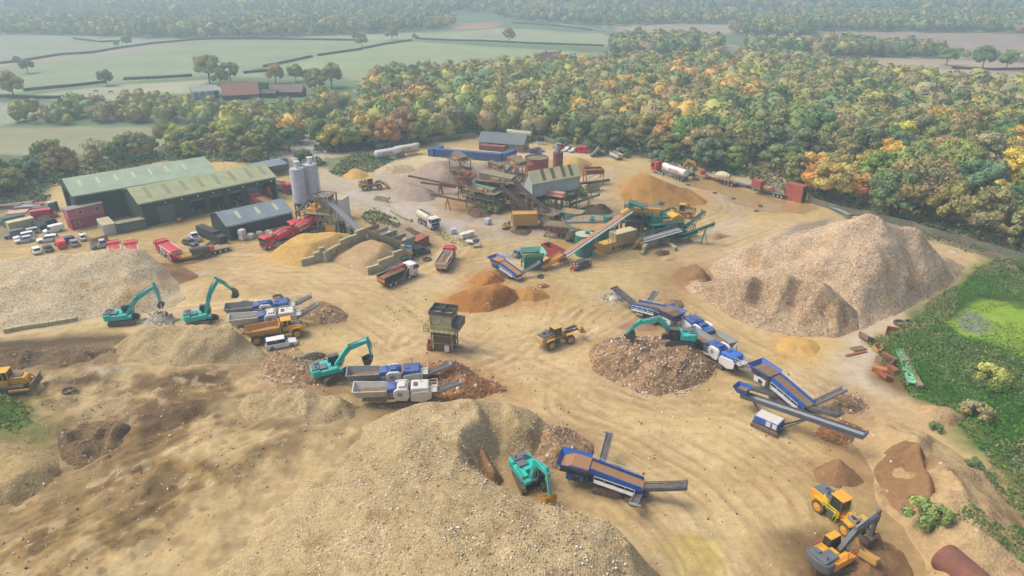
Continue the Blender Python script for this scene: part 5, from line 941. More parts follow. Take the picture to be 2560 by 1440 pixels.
# ================= FIXED PLANT
def V3(px,py,z): return W(px,py,z)
def conveyor(name,label,a,b,w_=.9,m=None,belt=None,legs=(),legm=None,rail=False,sag=.0,group='conveyors of the washing plants',cat='conveyor',deck=None,head=True,h=.45,z0=0.,truss=False,cover=None,load=None):
    """a belt conveyor between two points of space: lattice or plate frame, belt, head drum, trestles to the ground"""
    a=W(*a) if not isinstance(a,Vector) else a; b=W(*b) if not isinstance(b,Vector) else b
    o=thing(name,label,cat,(a.x,a.y,0),0,group); A=Vector((0,0,a.z)); Bv=b-Vector((a.x,a.y,0)); d=(Bv-A).normalized(); side=d.cross(Vector((0,0,1))).normalized(); up=side.cross(d); m=m or M_lgr
    f=MB()
    for s_ in (-1,1):
        q=side*(w_/2+.06)*s_
        if truss:
            n=max(3,int((Bv-A).length/1.3)); f.beam(A+q,Bv+q,.12); f.beam(A+q-up*h*1.6,Bv+q-up*h*1.6,.1)
            for i in range(n): f.beam(A.lerp(Bv,i/n)+q,A.lerp(Bv,(i+.5)/n)+q-up*h*1.6,.06); f.beam(A.lerp(Bv,(i+1)/n)+q,A.lerp(Bv,(i+.5)/n)+q-up*h*1.6,.06)
        else: f.beam(A+q-up*.1,Bv+q-up*.1,.08,h)
    n=max(2,int((Bv-A).length/1.1))
    for i in range(n+1): p=A.lerp(Bv,i/n)-up*.12; f.cyl(p-side*w_/2,p+side*w_/2,.06,n=5)
    f.build('frame',m,o)
    bl=MB(); bl.beam(A,Bv,w_*.9,.05); bl.beam(A-up*.34,Bv-up*.34,w_*.85,.03)
    for s_ in (-1,1): bl.beam(A+side*s_*w_*.42+up*.06,Bv+side*s_*w_*.42+up*.06,w_*.14,.04)
    bl.build('belt',belt or M_belt,o)
    if load: MB().beam(A+up*.08,Bv+up*.08,w_*.45,.1).build('load',load,o)
    if head: 
        hd=MB(); hd.cyl(Bv-side*(w_/2+.12),Bv+side*(w_/2+.12),.24,n=10); hd.cyl(A-side*(w_/2+.1),A+side*(w_/2+.1),.2,n=10); c_=Bv-side*(w_/2+.3); hd.cyl(c_-side*.3,c_+side*.2,.22,n=8); hd.build('drum',M_gry,o)
    if legs:
        l=MB()
        for t_ in legs:
            p=A.lerp(Bv,t_)-up*h*(1.7 if truss else .8); g0=z0; sp=.35+p.z*.10
            for s_ in (-1,1):
                for k in (-1,1): l.beam(p+side*s_*w_/2,Vector((p.x,p.y,g0))+side*s_*(w_/2+.15)+Vector((d.x,d.y,0)).normalized()*k*sp,.12)
            nz=max(1,int(p.z/2))
            for i in range(1,nz+1):
                z=p.z*i/(nz+1)+g0
                for k in (-1,1):
                    u=Vector((p.x,p.y,z))+Vector((d.x,d.y,0)).normalized()*k*sp*(1-z/p.z); l.beam(u-side*(w_/2+.1),u+side*(w_/2+.1),.08)
        l.build('trestle',legm or m,o)
    if rail:
        for s_ in ((1,-1) if rail==2 else ((1,) if rail>0 else (-1,))):
            wk=MB(); c0=A+side*s_*(w_/2+.45);c1=Bv+side*s_*(w_/2+.45); wk.beam(c0-up*.2,c1-up*.2,.6,.05); wk.rail([c0+side*s_*.28-up*.2,c1+side*s_*.28-up*.2],1.0,.05,step=1.8); wk.build('walkway',m,o)
    if cover: 
        cv=MB(); p=A.lerp(Bv,.96); cv.cyl(p-d*1.6+up*.1,p+d*.3+up*.1,w_*.62,n=12); cv.build('cover',cover,o)
    return o
M_stg=mat('grey_green_steel','#6c746c',.7,dirt=.5,dcol=(.13,.11,.08)); M_tg=mat('teal_green_paint','#12806d',.45,dirt=.25)
# --- old washing plant
M_rsty=mat('rusty_orange_steel','#b0653c',.8,dirt=.4)
conveyor('conveyor','upper of the two long red-sided conveyors reaching left from the old plant',(1142,464,2.8),(1024,439,4.6),.55,M_rsty,M_blk,(.35,),M_brn,h=.25)
conveyor('conveyor','lower of the two long red-sided conveyors reaching left from the old plant',(1140,467,2.2),(1054,455,3.6),.55,M_rsty,M_blk,(.45,),M_brn,h=.25)
conveyor('conveyor','red-sided conveyor ending over the puddles left of the old plant',(1182,506,2.2),(1080,485,4.2),.6,M_rsty,M_blk,(.62,),M_rust,h=.25)
conveyor('conveyor','steep brown conveyor coming down from the top left tower of the old plant',(1204,478,4.5),(1152,430,10.),.9,M_brn,M_belt,(.5,),M_brn,truss=True,rail=1)
conveyor('conveyor','short dark conveyor rising right beside the steep brown one',(1204,478,3.6),(1233,443,8.),.9,M_stg,M_blk,(.6,),M_rust)
conveyor('conveyor','tall conveyor rising to the brown gravel cone behind the old plant',(1232,462,4.),(1302,392,11.5),.9,M_stg,M_blk,(.45,.8),M_rust,truss=True)
conveyor('conveyor','long dark conveyor running down to the right in the middle of the old plant',(1342,537,2.8),(1256,466,9.5),1.,M_brn,M_belt,(.3,.6),M_brn,truss=True,rail=-1)
conveyor('conveyor','dark conveyor section between the long one and the rusty feed hopper',(1388,574,.8),(1342,540,3.),1.,M_brn,M_belt,(.5,),M_brn,truss=True)
conveyor('conveyor','long conveyor running down beside the elevated shed',(1372,527,3.8),(1288,452,11.),1.,M_brn,M_belt,(.25,.55,.85),M_brn,truss=True,rail=-1)
conveyor('conveyor','lowest conveyor section curving to the green settling tank',(1408,562,1.2),(1368,520,4.2),1.,M_brn,M_belt,(.5,),M_brn,truss=True,rail=1)
conveyor('conveyor','black conveyor sticking out right from under the elevated shed',(1448,458,5.),(1523,449,5.6),.9,M_blk,M_belt,(.35,),M_olv)
conveyor('conveyor','grey conveyor rising right over the wet track below the elevated shed',(1427,510,2.),(1498,486,5.2),.9,M_stg,M_belt,(.62,),M_olv)
def tower(label,px,py,l,w_,h,rz,m,name='plant_tower',top=None,group='towers of the washing plants',deck=True,extra=None,z=0.,levels=3):
    x,y=G(px,py); o=thing(name,label,'plant',(x,y,0),rz,group); f=MB(); n=max(2,int(l/2.6)+1)
    for i in range(n):
        for s_ in (-1,1):
            xx=-l/2+l*i/(n-1); f.beam((xx,s_*w_/2,-.1),(xx,s_*w_/2,h),.2)
    for k in range(1,levels+1):
        z_=h*k/levels
        for s_ in (-1,1): f.beam((-l/2,s_*w_/2,z_),(l/2,s_*w_/2,z_),.18)
        for i in range(n): xx=-l/2+l*i/(n-1); f.beam((xx,-w_/2,z_),(xx,w_/2,z_),.16)
        for i in range(n-1):
            x0=-l/2+l*i/(n-1);x1=-l/2+l*(i+1)/(n-1); z0_=h*(k-1)/levels
            for s_ in (-1,1): f.beam((x0,s_*w_/2,z0_),(x1,s_*w_/2,z_),.09) if (i+k)%2 else f.beam((x1,s_*w_/2,z0_),(x0,s_*w_/2,z_),.09)
    f.build('frame',m,o)
    if deck:
        for k in range(max(1,levels-1),levels+1):
            z_=h*k/levels; d=MB(); d.bx(-l/2-.7,l/2+.7,-w_/2-.7,w_/2+.7,z_,z_+.08); a=l/2+.65;b=w_/2+.65; d.rail([(-a,-b,z_),(a,-b,z_),(a,b,z_),(-a,b,z_),(-a,-b,z_)],1.05,.05,step=1.5); d.build('platform',m,o)
    if extra: extra(o,l,w_,h)
    return o
def ex_screen(col,m2=M_yeld):
    def f(o,l,w_,h):
        b=MB(); b.prism([(-l*.42,h+.3),(l*.4,h-.5),(l*.4,h+.9),(-l*.42,h+1.9)],-w_*.36,w_*.36); b.build('screen_box',col,o)
        c=MB(); c.bx(-l*.1,l*.1,-w_*.5,-w_*.38,h+.2,h+.9); c.cyl((l*.2,-w_*.5,h+.4),(l*.2,-w_*.2,h+.4),.4,n=10); c.build('motor',m2,o)
        d=MB()
        for i in range(3): xx=-l*.3+i*l*.3; d.prism([(xx-.9,h*.6),(xx+.9,h*.6),(xx+.25,h*.32),(xx-.25,h*.32)],-w_*.3,w_*.3)
        d.build('chute',M_brn,o)
        p=MB(); p.cyl((-l/2,w_*.3,.8),(l/2,w_*.3,h*.7),.16,n=8); p.cyl((-l/2,-w_*.45,h*.5),(l*.6,-w_*.45,h*.45),.12,n=8); p.build('pipe',M_rust,o)
    return f
tower('top left tower of the old plant with a yellow-topped screen',1152,468,5,4,8.5,R(-50),M_brn,extra=ex_screen(M_brn))
tower('tangled central tower of the old washing plant with yellow motors',1246,515,11,5.5,7.6,R(-18),M_brn,extra=ex_screen(M_olv))
tower('mossy sloping screen tower at the front left of the old plant',1212,520,9,4.6,5.2,R(-32),M_olv,extra=ex_screen(mat('verdigris_steel','#7f9387',.7,dirt=.4)))
tower('high head tower of the old plant beside the elevated shed',1292,500,5.5,4.5,10.4,R(-45),M_brn,extra=ex_screen(M_brn,M_yel))
tower('rusty red-brown tower with a stack of pipes left in the old plant',1165,497,3.2,3.,6.6,R(-20),M_rust,extra=ex_screen(M_rust,M_yel))
tower('mossy gantry in front of the elevated shed carrying pink pipes',1385,520,11,5,5.2,R(-22),M_olv,extra=None)
tower('low brown steel frame under the conveyors right of the mini diggers',1365,560,6,4,3.4,R(-38),M_brn,extra=None,levels=1)
tower('brown steel framework between the two long conveyors of the old plant',1320,528,8,4.,5.4,R(-40),M_brn,extra=ex_screen(M_brn,M_brn))
tower('brown steel platform with stairs at the top of the tank conveyors',1240,478,4.5,3.5,7.,R(-20),M_brn,extra=ex_screen(M_brn,M_yel))
o=thing('pipe_stack','cluster of faded pink pipes lying on the mossy gantry','pipes',W(1392,492,5.4),R(-30),'pipes'); 
for i,(yy,zz) in enumerate(((-.7,.4),(.1,.4),(.9,.4),(-.3,1.1),(.5,1.1))): MB().cyl((-2.4,yy,zz),(2.2,yy,zz),.38,n=12).build('pipe',mat('faded_pink_paint','#c78f80',.7,dirt=.3),o)
conveyor('chute_pipe','pale pink pipe slanting across the front of the old plant',(1226,488,5.),(1158,461,7.2),.28,mat('faded_pink_paint','#c78f80'),M_rust,(),head=False,group='pipes',cat='pipe',h=.2)
# rusty lattice hopper at the foot
x,y=G(1400,590); o=thing('feed_hopper','mossy lattice-sided feed hopper at the foot of the old conveyors','hopper',(x,y,0),R(-18),'hoppers'); f=MB()
for s_ in (-1,1): f.truss((-3.6,s_*1.9,.3),(3.4,s_*1.9,.3),.1,2.7,5,.14)
for xx in (-3.6,-.1,3.4): f.beam((xx,-1.9,3),(xx,1.9,3),.18); f.beam((xx,-1.9,.3),(xx,1.9,.3),.18)
f.build('frame',M_olv,o); q=MB(); q.prism([(-3.4,3.0),(3.3,3.0),(2.,1.2),(-2,1.2)],-1.7,1.7); q.build('bin',M_rust,o); MB().bx(-3.2,3.1,-1.6,1.6,3.0,3.12).build('load',M_load,o)
x,y=G(1352,578)
# --- elevated shed
A=W(1331,459,9.4);B=W(1450,438,9.4);D=W(1303,452,9.4); wgb=clad('grey_blue_cladding','#b9c6c2',.15,2.6); o,f=shed('elevated_shed','grey-blue screen house on stilts with a cream and brown striped roof',A,B,D,9.4,12.,wgb,clad('cream_roof_sheet','#d2c99c',.15,1.2),z0=5.8,lights=[(x_,x_+.07,.03,.98) for x_ in (.22,.42,.64,.80)],lightm=mat('brown_rooflight','#6f6a4c',.7,dirt=.3))
l=MB()
for i in range(4):
    for yy in (.3,f.W-.3): l.beam((f.L*(.03+i*.31),yy,-.1),(f.L*(.03+i*.31),yy,5.9),.3)
for i in range(3): l.beam((f.L*(.03+i*.31),.3,0),(f.L*(.34+i*.31),.3,5.8),.14); l.beam((f.L*(.03+i*.31),f.W-.3,5.8),(f.L*(.34+i*.31),f.W-.3,0),.14)
l.bx(0,f.L,0,f.W,5.6,5.78); l.build('stilts',M_olv,o)
# tanks
def tank(name,label,px,py,r,h,m,z=0.,cap=True,fillm=None,ribs=0,cone=0.,legs=0.,group='tanks and silos',n=28,topm=None,rail=False,cat='tank'):
    x,y=G(px,py,z); o=thing(name,label,cat,(x,y,0),0,group); b=MB(); z0=legs+cone; 
    if cap: b.cyl((0,0,z0),(0,0,h),r,n=n)
    else:
        b.cyl((0,0,z0),(0,0,h),r,n=n,cap=False); b.cyl((0,0,h),(0,0,z0),r-.08,n=n,cap=False)
        b.add([(q*math.cos(6.2832*i/n),q*math.sin(6.2832*i/n),h) for i in range(n) for q in (r-.08,r)],[(2*i,2*i+1,(2*i+3)%(2*n),(2*i+2)%(2*n)) for i in range(n)])
    for i in range(ribs): z_=z0+(h-z0)*(i+.5)/ribs; b.cyl((0,0,z_-.06),(0,0,z_+.06),r+.05,n=n)
    b.build('shell',m,o,smooth=True)
    if fillm: MB().cyl((0,0,h-.9),(0,0,h-.35),r-.1,n=n).build('contents',fillm,o)
    if cone: MB().cyl((0,0,z0),(0,0,legs),r,.3,n=n).build('cone',topm or m,o,smooth=True)
    if legs:
        l=MB()
        for i in range(4):
            a=.785+i*1.571; p=(math.cos(a)*r*.95,math.sin(a)*r*.95); l.beam((*p,-.1),(*p,z0+.3),.22); a2=a+1.571; q=(math.cos(a2)*r*.95,math.sin(a2)*r*.95); l.beam((*p,.2),(*q,z0),.1); l.beam((*p,legs*.6),(*q,legs*.6),.12)
        l.build('legs',M_gry,o)
    if rail:
        k=MB(); pts_=[(math.cos(6.2832*i/12)*r*.96,math.sin(6.2832*i/12)*r*.96,h) for i in range(13)]; k.rail(pts_,1.,.05,step=9); k.cyl((r*.1,0,h),(r*.1,0,h+1.6),r*.33,n=12); k.cyl((r*.1,0,h+1.6),(r*.1,0,h+1.8),r*.42,n=12); k.build('filter',M_wht,o)
        q=MB(); q.beam((r+.25,-.25,1),(r+.25,-.25,h+1),.06); q.beam((r+.25,.25,1),(r+.25,.25,h+1),.06)
        for i in range(int(h/.5)): q.beam((r+.25,-.25,1+i*.5),(r+.25,.25,1+i*.5),.04)
        q.build('ladder',M_lgr,o)
    return o
silo_m=mat('silo_paint','#c3c9cf',.45,dirt=.12,scale=.3,dcol=(.35,.36,.36))
tank('cement_silo','left of the two tall pale grey cement silos',758,549,1.75,13.6,silo_m,cone=2.2,legs=2.6,rail=True,ribs=0,topm=M_gry,cat='silo'); tank('cement_silo','right of the two tall pale grey cement silos',790,540,1.75,13.9,silo_m,cone=2.2,legs=2.6,rail=True,topm=M_gry,cat='silo')
tank('steel_tank','wide rusty red open tank with weeds growing on its top',1341,452,3.6,7.4,mat('rusty_red_paint','#9a4a3a',.7,dirt=.3,dcol=(.2,.12,.09),scale=.5),cap=False,fillm=mat('weedy_soil','#5f6646',.95,dirt=.6),ribs=2)
tank('steel_tank','narrow maroon tank with a grey stack on top',1394,428,1.6,6.2,mat('maroon_paint','#7c3848',.6,dirt=.25),ribs=2); tank('steel_stack','grey cylinder stack standing on the maroon tank',1392,388,.7,6.2+2.8,M_lgr,z=6.2) if False else None
x,y=G(1394,428); m=MB(); m.cyl((0,0,0),(0,0,2.6),.7,n=14); m.cyl((0,0,2.6),(0,0,2.75),.85,n=14); o=m.build('exhaust_stack',M_lgr,None,loc=(x,y,6.24)); tag(o,'grey cylindrical stack standing on the maroon tank','stack','tanks and silos')
M_slur=mat('slurry','#b08a58',.25,dirt=.2,dcol=(.45,.33,.2),scale=.3)
o=tank('settling_tank','wide green settling tank full of brown slurry with a walkway across',1480,554,6.3,3.6,M_tg,z=3.6,cap=False,fillm=M_slur,ribs=0,n=40,group='parts of the new washing plant')
k=MB()
for s_ in (-.5,.5): k.rail([(-6.4,s_,3.75),(6.4,s_+1.2,3.75)],1.05,.05,step=1.4)
k.prism([(-6.4,-.5),(6.4,.7),(6.4,1.7),(-6.4,.5)],3.66,3.76,ax='z'); k.rail([(math.cos(a)*6.5,math.sin(a)*6.5,3.6) for a in [x_*.28+.9 for x_ in range(12)]],1.,.05,step=3); k.build('walkway',M_lgr,o)
m=MB(); m.cyl((0,.1,3.6),(0,.1,5.),.3,n=10); m.bx(-.5,.5,-.4,.6,3.8,4.5); m.build('drive',mat('teal_motor','#2aa39a',.4,dirt=.1),o)
for i in range(8): a=i*.785; MB().beam((math.cos(a)*6.35,math.sin(a)*6.35,0),(math.cos(a)*6.35,math.sin(a)*6.35,3.5),.22).build('leg',M_tg,o)
o=tank('green_tank','upright green cylindrical tank with a pale lid under the long conveyor',1462,585,2.1,4.8,M_tg,z=4.8,topm=M_wd,group='parts of the new washing plant'); MB().cyl((0,0,4.8),(0,0,4.86),2.14,n=28).build('lid',mat('pale_lid','#b7b9a4',.6,dirt=.4),o); MB().bx(.1,1.1,-.2,.6,4.88,5.5).build('control_box',mat('teal_motor','#2aa39a'),o)
tank('green_tank','small round green tank at the back of the settling tank',1519,548,1.1,5.,M_tg,z=4.2,group='parts of the new washing plant',ribs=3)
x,y=G(1432,560); q=MB(); q.prism([(-3.2,3.4),(2.6,3.4),(1.4,1.2),(-1.5,1.2)],-2,2); 
for s_ in (-1.6,1.6):
    for xx in (-1.6,1.5): q.beam((xx,s_,0),(xx,s_,1.6),.2)
o=q.build('slurry_hopper',mat('blue_green_paint','#2c9a97',.45,dirt=.3),None,loc=(x,y,0),rot=(0,0,R(-25))); tag(o,'blue-green open slurry hopper left of the settling tank','hopper','parts of the new washing plant'); MB().bx(-2.9,2.3,-1.85,1.85,3.36,3.42).build('contents',M_slur,o)
MP='parts of the new washing plant'
conveyor('main_conveyor','very long galvanised conveyor climbing right to the yellow hood over the new plant',(1402,641,1.6),(1574,524,9.6),1.1,M_gal,M_sand,(.47,.75),M_gal,rail=1,cover=M_yel,group=MP,truss=True)
conveyor('feed_conveyor','yellow ladder-like conveyor section leaving the green hopper',(1350,668,.7),(1406,634,2.4),1.5,M_yel,M_sand,(.85,),M_lgr,group=MP,h=.7)
conveyor('product_conveyor','teal-green conveyor rising right behind the yellow screens',(1608,545,2.6),(1657,506,5.8),.9,M_tg,M_blk,(.55,),M_tg,group=MP)
conveyor('product_conveyor','teal-green conveyor rising right towards the wheel loader',(1698,580,1.6),(1760,528,6.),.9,M_tg,M_blk,(.55,),M_tg,group=MP,truss=True)
conveyor('product_conveyor','long flat teal-green conveyor with a black belt at the right end of the plant',(1690,592,1.2),(1785,558,5.2),.9,M_tg,M_blk,(.35,.75),M_tg,group=MP,truss=True)
conveyor('product_conveyor','short low teal-green conveyor under the long flat one',(1690,596,.9),(1742,578,2.8),.8,M_tg,M_blk,(.6,),M_tg,group=MP,truss=True)
tower('green steel tower carrying the row of yellow screen panels',1607,585,8,5,5.6,R(-8),M_tg,group=MP,extra=lambda o,l,w_,h:[MB().bx(-3.6+i*1.8,-1.95+i*1.8,-2.7,-2.1,h+.1,h+1.9).build('screen_panel',M_yel,o) for i in range(4)]+[MB().prism([(-4,h+.2),(4,h-.3),(4,h+1.2),(-4,h+1.9)],-2,2).build('screen_box',M_brn,o)])
tower('dark green tower under the head of the long galvanised conveyor',1583,592,4,4,7.2,R(-8),mat('dark_green_steel','#2f5347',.6,dirt=.4),group=MP,extra=ex_screen(M_tg,M_yel))
tower('green screen deck tower with grey handrails in the middle of the new plant',1650,592,7,4.4,4.2,R(20),M_tg,group=MP,extra=ex_screen(M_tg,M_yel))
tower('low green tower with a yellow log washer at the right of the new plant',1676,590,5,3.6,3.,R(20),M_tg,group=MP,extra=lambda o,l,w_,h:[MB().prism([(-2.4,h),(2.2,h+.3),(2.6,h+2.),(.6,h+2.9),(-2.4,h+1.6)],-1.5,1.5).build('washer_body',M_yel,o),MB().cyl((0,-1.9,h+1),(0,-1.5,h+1),.6,n=12).build('motor',M_red,o)],levels=2)
conveyor('raised_walkway','galvanised walkway sloping up along the front of the new plant',(1602,600,2.0),(1700,572,3.4),1.1,M_gal,M_lgr,(.2,.5,.8),M_tg,rail=2,head=False,group=MP,cat='walkway')
conveyor('access_stairs','steep yellow-grey stairs at the left end of the raised walkway',(1583,618,.1),(1602,596,2.6),1.,M_yeld,M_lgr,(),rail=2,head=False,group=MP,cat='stairs')
conveyor('access_stairs','grey stairs leaning on the left side of the settling tank',(1424,600,.1),(1436,574,3.6),.9,M_gal,M_lgr,(),rail=2,head=False,group=MP,cat='stairs')
x,y=G(1562,575,1); o=thing('cyclone','yellow cyclone drum behind the khaki container','cyclone',(x,y,0),0,MP); MB().cyl((-1.4,0,3.8),(1.4,0,3.8),1.,n=18).build('drum',M_yel,o,smooth=True); l=MB(); [l.beam((sx*1.,sy*.8,0),(sx*1.,sy*.8,3.),.2) for sx in(-1,1) for sy in (-1,1)]; l.build('legs',M_tg,o)
box_thing('khaki_container','khaki control container with a pale flat roof on the new plant','container',1556,606,6.4,2.5,2.9,yaw_px((1543,612),(1572,604)),mat('khaki_paint','#a89c68',.5,dirt=.2),z=.9,group=CG,doors=False,roofm=M_crm)
o=box_thing('generator','yellow generator cabin with dark louvres in front of the khaki container','generator',1523,625,5.6,2.2,2.2,yaw_px((1503,630),(1547,617)),mat('generator_yellow','#d0a24a',.5,dirt=.2),group=MP,ribs=1,doors=False)
for xx in (-.2,.9,1.9): MB().bx(xx,xx+.6,-1.16,-1.1,.5,1.1).build('louvre',M_blk,o)
x,y=G(1483,623); o=thing('pump_set','small red diesel pump set beside the green tank','pump',(x,y,0),R(5),MP); MB().bx(-1.1,.5,-.4,.4,.3,1.1).build('engine',M_red,o); m=MB(); m.cyl((.5,0,.7),(1.3,0,.7),.4,n=12); m.beam((-1.2,-.4,.1),(1.4,-.4,.1),.15); m.beam((-1.2,.4,.1),(1.4,.4,.1),.15); m.build('base',M_yel,o); MB().cyl((1.5,0,0),(1.5,0,1.2),.25,n=10).build('filter',M_yel,o)
box_thing('yellow_container','plain orange-yellow cabinet under the old plant conveyors','container',1312,560,6.0,2.6,3.0,R(4),mat('ochre_paint','#c79443',.6,dirt=.3),z=1.,group=CG,doors=False,ribs=3)
# green hopper
x,y=G(1330,668); o=thing('green_hopper','big open-topped green feed hopper with clay stuck inside','hopper',(x,y,surf(x,y)),R(12),'hoppers')
b=MB(); b.bx(-2.0,2.1,-1.5,-1.38,.2,3.1); b.bx(-2.,2.1,1.38,1.5,.9,3.1); b.bx(-2.,-1.88,-1.5,1.5,1.4,3.1); b.bx(1.98,2.1,-1.5,1.5,.9,3.1)
for s_ in (-1,1): b.beam((-2,s_*1.5,0),(-2,s_*1.5,1.5),.22)
b.build('bin',M_grn,o); b=MB()
for s_,y0 in ((-1,-1.5),(1,1.5)): b.prism([(y0,3.1),(y0*1.35,4.1),(y0*1.35+.08*s_,4.1),(y0+.08*s_,3.1)],-2.1,2.2,ax='x')
b.prism([(2.0,3.1),(2.7,4.0),(2.78,4.0),(2.1,3.1)],-2,2); b.prism([(-2.0,3.1),(-2.7,4.0),(-2.78,4.0),(-2.1,3.1)],-2,2); b.build('rim',mat('scuffed_green','#4fae94',.6,dirt=.5,dcol=(.5,.5,.42)),o); MB().prism([(-1.8,2.9),(1.9,2.7),(1.9,2.4),(-1.8,2.4)],-1.35,1.35).build('load',M_sand,o)
o=box_thing('waste_skip','big open red waste skip behind the green hopper','skip',1384,640,6.2,2.4,2.5,yaw_px((1365,628),(1402,647)),M_redd,group='skips and hoppers',open_=True,fill=None)
o=box_thing('waste_skip','tall rusty red skip tipped on its side at the end of the flatbed row','skip',1986,500,5.2,2.4,4.6,yaw_px((1966,496),(2008,507)),mat('worn_red_paint','#b04438',.7,dirt=.5,dcol=(.35,.3,.12)),group='skips and hoppers',ribs=9,doors=False,roofm=M_rust)
MB().bx(2.62,2.66,-1.,1.,.3,4.3).build('opening',M_blk,o)
o=box_thing('rusty_bin','open rusty steel bin on legs behind the elevated shed','hopper',1484,432,5.4,3.6,1.3,R(8),M_rust,z=3.4,group='skips and hoppers',open_=True); l=MB(); [l.beam((sx*2.6,sy*1.7,-3.4),(sx*2.6,sy*1.7,0),.2) for sx in(-1,1) for sy in (-1,1)]; [l.beam((-2.6,sy*1.7,-3.2),(2.6,sy*1.7,-.2),.1) for sy in (-1,1)]; l.build('legs',M_rust,o); MB().bx(-2.5,2.5,-1.6,1.6,.7,.8).build('load',M_load,o)
# --- batching plant
x,y=G(808,572); o=thing('batching_plant','timber-coloured steel batching tower that the mixer lorries drive under','plant',(x,y,0),R(-14),'towers of the washing plants'); f=MB()
for xx in (-3.4,0,3.4):
    for yy in (-2.2,2.2): f.beam((xx,yy,0),(xx,yy,9.2 if xx>=0 else 5.2),.26)
for z_ in (4.6,9.1):
    for yy in (-2.2,2.2): f.beam((-3.4 if z_<5 else 0,yy,z_),(3.4,yy,z_),.24)
    for xx in (-3.4,0,3.4): 
        if z_<5 or xx>=0: f.beam((xx,-2.2,z_),(xx,2.2,z_),.24)
for yy in (-2.2,2.2): f.beam((0,yy,0),(3.4,yy,4.6),.14); f.beam((3.4,yy,4.6),(0,yy,9.1),.14); f.beam((5.2,yy,0),(2.,yy,9.),.2)
f.build('frame',mat('cream_steel','#a89a74',.7,dirt=.45,dcol=(.2,.16,.11)),o); d=MB(); d.bx(-4.2,4,-2.9,2.9,4.7,4.8); d.rail([(-4.2,-2.9,4.8),(4,-2.9,4.8),(4,2.9,4.8),(-4.2,2.9,4.8),(-4.2,-2.9,4.8)],1.1,.06,step=1.4); d.build('platform',M_wood,o)
q=MB(); q.prism([(-.2,8.8),(3.2,8.8),(2.1,6.2),(1,6.2)],-1.7,1.7); q.build('hopper',M_brn,o); q=MB(); q.cyl((-1.6,-1,5.9),(-1.6,.6,5.9),.7,n=12); q.bx(-3,-.4,-1.4,1.2,4.8,5.5); q.build('mixer',M_yel,o); MB().bx(.4,3,-1.6,1.6,4.8,6.).build('weigher',M_brn,o)
conveyor('batching_conveyor','long straight grey conveyor climbing left to the batching tower',(924,601,1.0),(797,481,9.6),1.1,M_lgr,M_lgr,(.35,.62),M_gal,rail=1,group='conveyors of the washing plants',truss=True)
box_thing('cabin','white cabin behind the batching tower','cabin',845,545,5.2,4.,5.6,R(-12),M_wht,group=CG,doors=False,ribs=2,roofm=M_crm)
o=box_thing('yellow_cabinet','yellow compressor cabinet at the foot of the batching tower','cabinet',833,580,3.0,1.8,1.9,R(-14),mat('cabinet_yellow','#d3a638',.5,dirt=.2),group=CG,ribs=1)
tank('water_tank','black plastic water tank under the batching conveyor, left one',852,583,1.3,2.8,M_blk,group='black water tanks'); tank('water_tank','dark blue-green water tank right of the black one',880,592,1.1,2.4,mat('petrol_plastic','#1f4a55',.5,dirt=.2),group='black water tanks')
# auger from silo to tower
conveyor('screw_auger','slanting grey screw auger pipe in front of the cement silos',(738,534,2.6),(781,481,8.6),.34,M_lgr,M_lgr,(),head=False,group='pipes',cat='auger',h=.34)
# --- feed bins
a=W(930,566,4.6);b=W(1020,598,4.6); L_=Vector((b.x-a.x,b.y-a.y,0)); o=thing('aggregate_bins','row of four open steel aggregate bins behind the block-walled ramp','hopper',(a.x,a.y,0),math.atan2(L_.y,L_.x),'hoppers'); l_=L_.length; f=MB(); print('bins',l_)
for s_ in (-1,1): f.prism([(s_*2.2,4.7),(s_*.75,1.9),(s_*.75-.08*s_,1.9),(s_*2.2-.08*s_,4.7)],0,l_,ax='x')
for k in range(5): f.prism([(-2.2,4.7),(2.2,4.7),(.75,1.9),(-.75,1.9)],l_*k/4-.06,l_*k/4+.06,ax='x')
for k in range(9):
    for s_ in (-1,1): f.beam((l_*k/8,s_*2.25,4.7),(l_*k/8,s_*.85,1.9),.1)
f.build('bins',mat('worn_grey_steel','#8b8977',.7,dirt=.5,dcol=(.3,.25,.15)),o); l=MB()
for k in range(5):
    for s_ in (-1,1): l.beam((l_*k/4,s_*1.4,0),(l_*k/4,s_*1.1,2.6),.2)
for s_ in (-1,1): l.beam((0,s_*1.3,1.9),(l_,s_*1.3,1.9),.2)
l.build('legs',M_gry,o)
for k,m_ in enumerate((M_sand,M_wd,M_brn,M_sand)):
    q=MB(); x0=l_*k/4+.1;x1=l_*(k+1)/4-.1; q.add([(x0,-1.7,3.8),(x1,-1.7,3.6),(x1,1.7,3.8),(x0,1.7,4.),((x0+x1)/2,.2,3.0)],[(0,1,4),(1,2,4),(2,3,4),(3,0,4)]); q.build('load',m_,o)
conveyor('collecting_conveyor','low lattice conveyor running along the foot of the aggregate bins',W(1016,645,1.6),W(926,602,1.6),1.,M_lgr,M_belt,(.1,.3,.5,.7,.9),M_lgr,truss=True,rail=1,group='conveyors of the washing plants')
x,y=G(1022,652); o=thing('control_cabinet','blue and yellow control cabinet on a trestle at the end of the bins','cabinet',(x,y,0),R(-20),'containers and cabins'); MB().bx(-.8,.8,-.6,.6,1.6,2.5).build('lower_box',M_yel,o); MB().bx(-.8,.8,-.6,.6,3.2,3.6).build('top_box',mat('cyan_paint','#2a86b5',.5,dirt=.1),o); MB().bx(-.75,.75,-.55,.55,2.5,3.2).build('panel',M_wd,o); l=MB(); [l.beam((sx*.75,sy*.55,0),(sx*.75,sy*.55,1.6),.12) for sx in(-1,1) for sy in (-1,1)]; l.beam((-.75,-.55,0),(.75,-.55,1.6),.08); l.beam((.75,-.55,0),(-.75,-.55,1.6),.08); l.build('legs',M_lgr,o)
